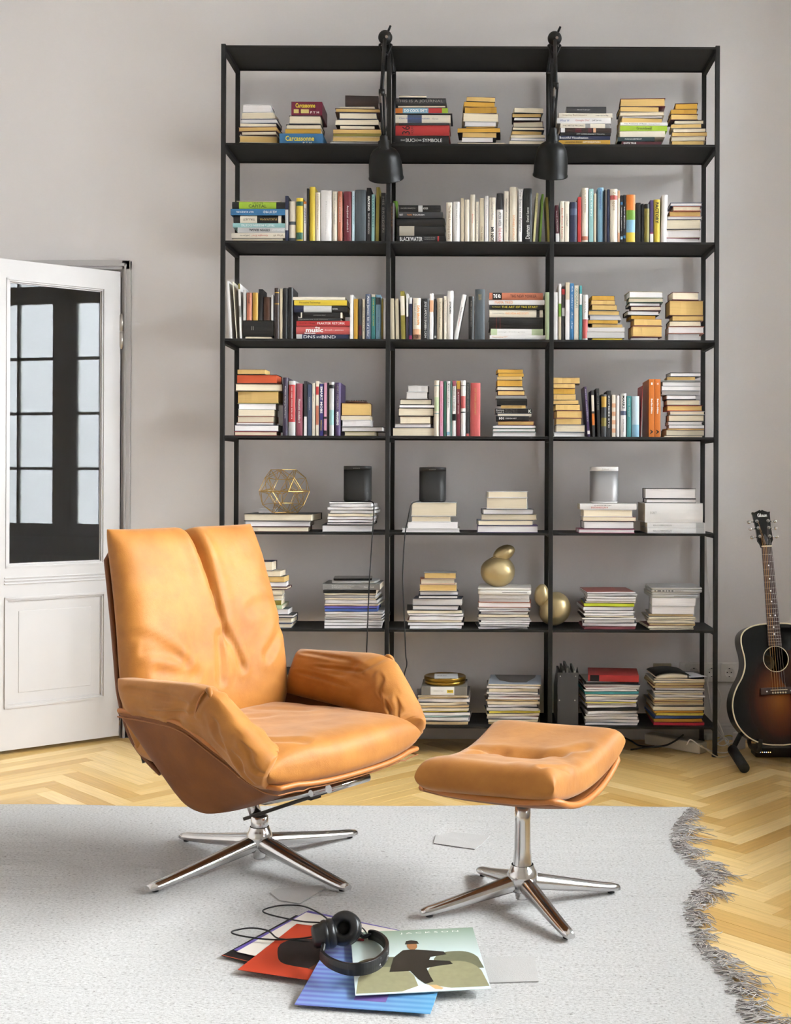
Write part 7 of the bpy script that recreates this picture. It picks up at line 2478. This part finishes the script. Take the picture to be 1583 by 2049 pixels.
MB().prism(HS, -.014, .0, hsm).build('headstock', M_GSIDE, gt)
MB().box((-.0222, NUT - .001, .003), (.0222, NUT + .004, .0108)).build('nut', M_BIND, gt)
text('Gibson', gt, hsm(.002, NUT + .147, .0008), Vector((1, 0, 0)), Vector((0, math.cos(tiltb), -math.sin(tiltb))), .042, .017, M_INK['w'], 'headstock_lettering', .015)
MB().prism([(-.010, NUT + .012), (-.012, NUT + .03), (-.006, NUT + .05), (0, NUT + .058), (.006, NUT + .05), (.012, NUT + .03), (.010, NUT + .012)], .0002, .0022, hsm).build('truss_rod_cover', mat('cover_black_white', (52, 52, 54), .3), gt)
PEG = [(-.0215, NUT + .048), (-.023, NUT + .088), (-.025, NUT + .120), (.0215, NUT + .048), (.023, NUT + .088), (.025, NUT + .120)]
for (x, y) in PEG:
    a_, b_ = Vector(hsm(x, y, 0)), Vector(hsm(x, y, .010))
    MB().cyl(a_, a_ + (b_ - a_) * .25, .0075, n=14).cyl(a_, b_, .004, n=10).build('tuning_post', M_NICK, gt)
    s = math.copysign(1, x)
    c_ = Vector(hsm(x + s * .033, y, -.008))
    vv, ff = blob(.009, .0075, .005, lambda d: 1, 14, 10)
    MB().add([p + c_ for p in vv], ff, True).cyl(hsm(x + s * .008, y, -.008), hsm(x + s * .026, y, -.008), .0028, n=8).build('tuning_key', M_NICK, gt)
# bridge
BY = NUT - scale_len
MB().box((-.078, BY - .018, .0015), (.078, BY + .012, .0085)).build('bridge', M_FB, gt, bevel=.002)
MB().box((-.036, BY - .0005, .0085), (.036, BY + .0025, .0118)).build('saddle', M_BIND, gt)
for k in range(6):
    x = -.0275 + k * .011
    MB().lathe([(.0036, .008), (.0036, .0105), (.002, .0125), (0, .013)], (x, BY - .011, 0), (0, 0, 1), 12).build('bridge_pin', M_BIND, gt)
    xn = -.0175 + k * .007
    pg = PEG[[0, 1, 2, 5, 4, 3][k]] if k < 3 else PEG[[5, 4, 3][k - 3]]
    MB().tube([(x, BY - .010, .0105), (x, BY + .001, .0122), (xn, NUT + .002, .0114), hsm(pg[0] * .88, pg[1], .006)], .00075 if k < 3 else .0005, 5).build('string', mat('bronze_string', (186, 140, 84), .35, .9) if k < 3 else M_NICK, gt)
for s in (-1, 1):
    MB().cyl((s * .052, BY - .004, .008), (s * .052, BY - .004, .0092), .0035, n=10).build('bridge_dot', M_PEARL, gt)
pgp = [(SHC.x + (SHR + .009) * math.cos(a), SHC.y + (SHR + .009) * math.sin(a)) for a in [R(35 - i * 7) for i in range(17)]]
pgo = smooth_path([Vector((pgp[-1][0], pgp[-1][1], 0)), Vector((.012, .284, 0)), Vector((.030, .247, 0)), Vector((.062, .234, 0)), Vector((.088, .26, 0)), Vector((.094, .312, 0)), Vector((.086, .362, 0)), Vector((.072, .394, 0)), Vector((pgp[0][0], pgp[0][1], 0))], 5)
MB().prism(pgp + [(p.x, p.y) for p in pgo[1:-1]], .0017, .0028, lambda a, b, d: (a, b, d)).build('pickguard', mat('tortoise_shell', (48, 24, 16), .2), gt)

# ---- stand: low black A-frame with padded cradle
st = empty('guitar_stand', (foot.x, GY, 0))
tag(st, 'black tubular guitar stand with padded front foot', 'guitar stand')
M_STAND = mat('stand_black', (16, 16, 16), .5)
w2 = lambda px, py, z=0.0: ground(px, py, z) - Vector((foot.x, GY, 0))
tipn = w2(1490, 1537, .022)
hub_ = Vector((-.16, .14, .10))
MB().tube([tipn, w2(1466, 1500, .055)], [.022, .022], 14).tube([w2(1466, 1500, .055), Vector((-.14, .155, .12))], .011, 10).build('front_leg', M_STAND, st)
MB().tube([Vector((-.14, .155, .12)), Vector((.14, .155, .12))], .011, 10).build('cross_tube', M_STAND, st)
MB().tube([Vector((.14, .155, .12)), Vector((.17, -.06, .05)), Vector((.20, -.16, .022))], .014, 10).build('front_leg', M_STAND, st)
MB().tube([Vector((-.14, .155, .12)), Vector((-.05, .24, .13)), Vector((-.02, .36, .012))], .011, 10).build('rear_leg', M_STAND, st)
fz = foot.z
for s in (-.11, .09):
    MB().tube(smooth_path([Vector((s, .155, .12)), Vector((s, .13, fz - .03)), Vector((s, .03, fz - .026)), Vector((s + .004, -.022, fz - .018)), Vector((s + .008, -.034, fz + .03))], 5), .009, 10).build('cradle_arm', M_STAND, st)

# ---- small black audio unit with lit dots beside the stand
ua, ub = ground(1512, 1517), ground(1600, 1517)
un = empty('audio_unit', ((ua.x + ub.x) / 2, ua.y, 0))
tag(un, 'flat black audio unit with small lit dots under the guitar', 'audio unit')
uw = ub.x - ua.x
MB().box((-uw / 2, 0, .004), (uw / 2, .09, .045)).build('housing', M_STAND, un, bevel=.003)
for k, c in enumerate(((255, 200, 120), (190, 210, 255), (255, 190, 110), (190, 210, 255), (190, 210, 255), (255, 200, 120), (255, 200, 120))):
    m_ = mat('led_%d' % (k % 3 if k else 0) + '_%d' % c[2], c, .4)
    b_ = m_.node_tree.nodes['Principled BSDF']
    b_.inputs['Emission Color'].default_value = rgb(c)
    b_.inputs['Emission Strength'].default_value = 1.2
    x = -uw / 2 + .012 + k * .0088
    MB().cyl((x, -.001, .026), (x, .002, .026), .0022, n=8).build('led', m_, un)

flush_texts()
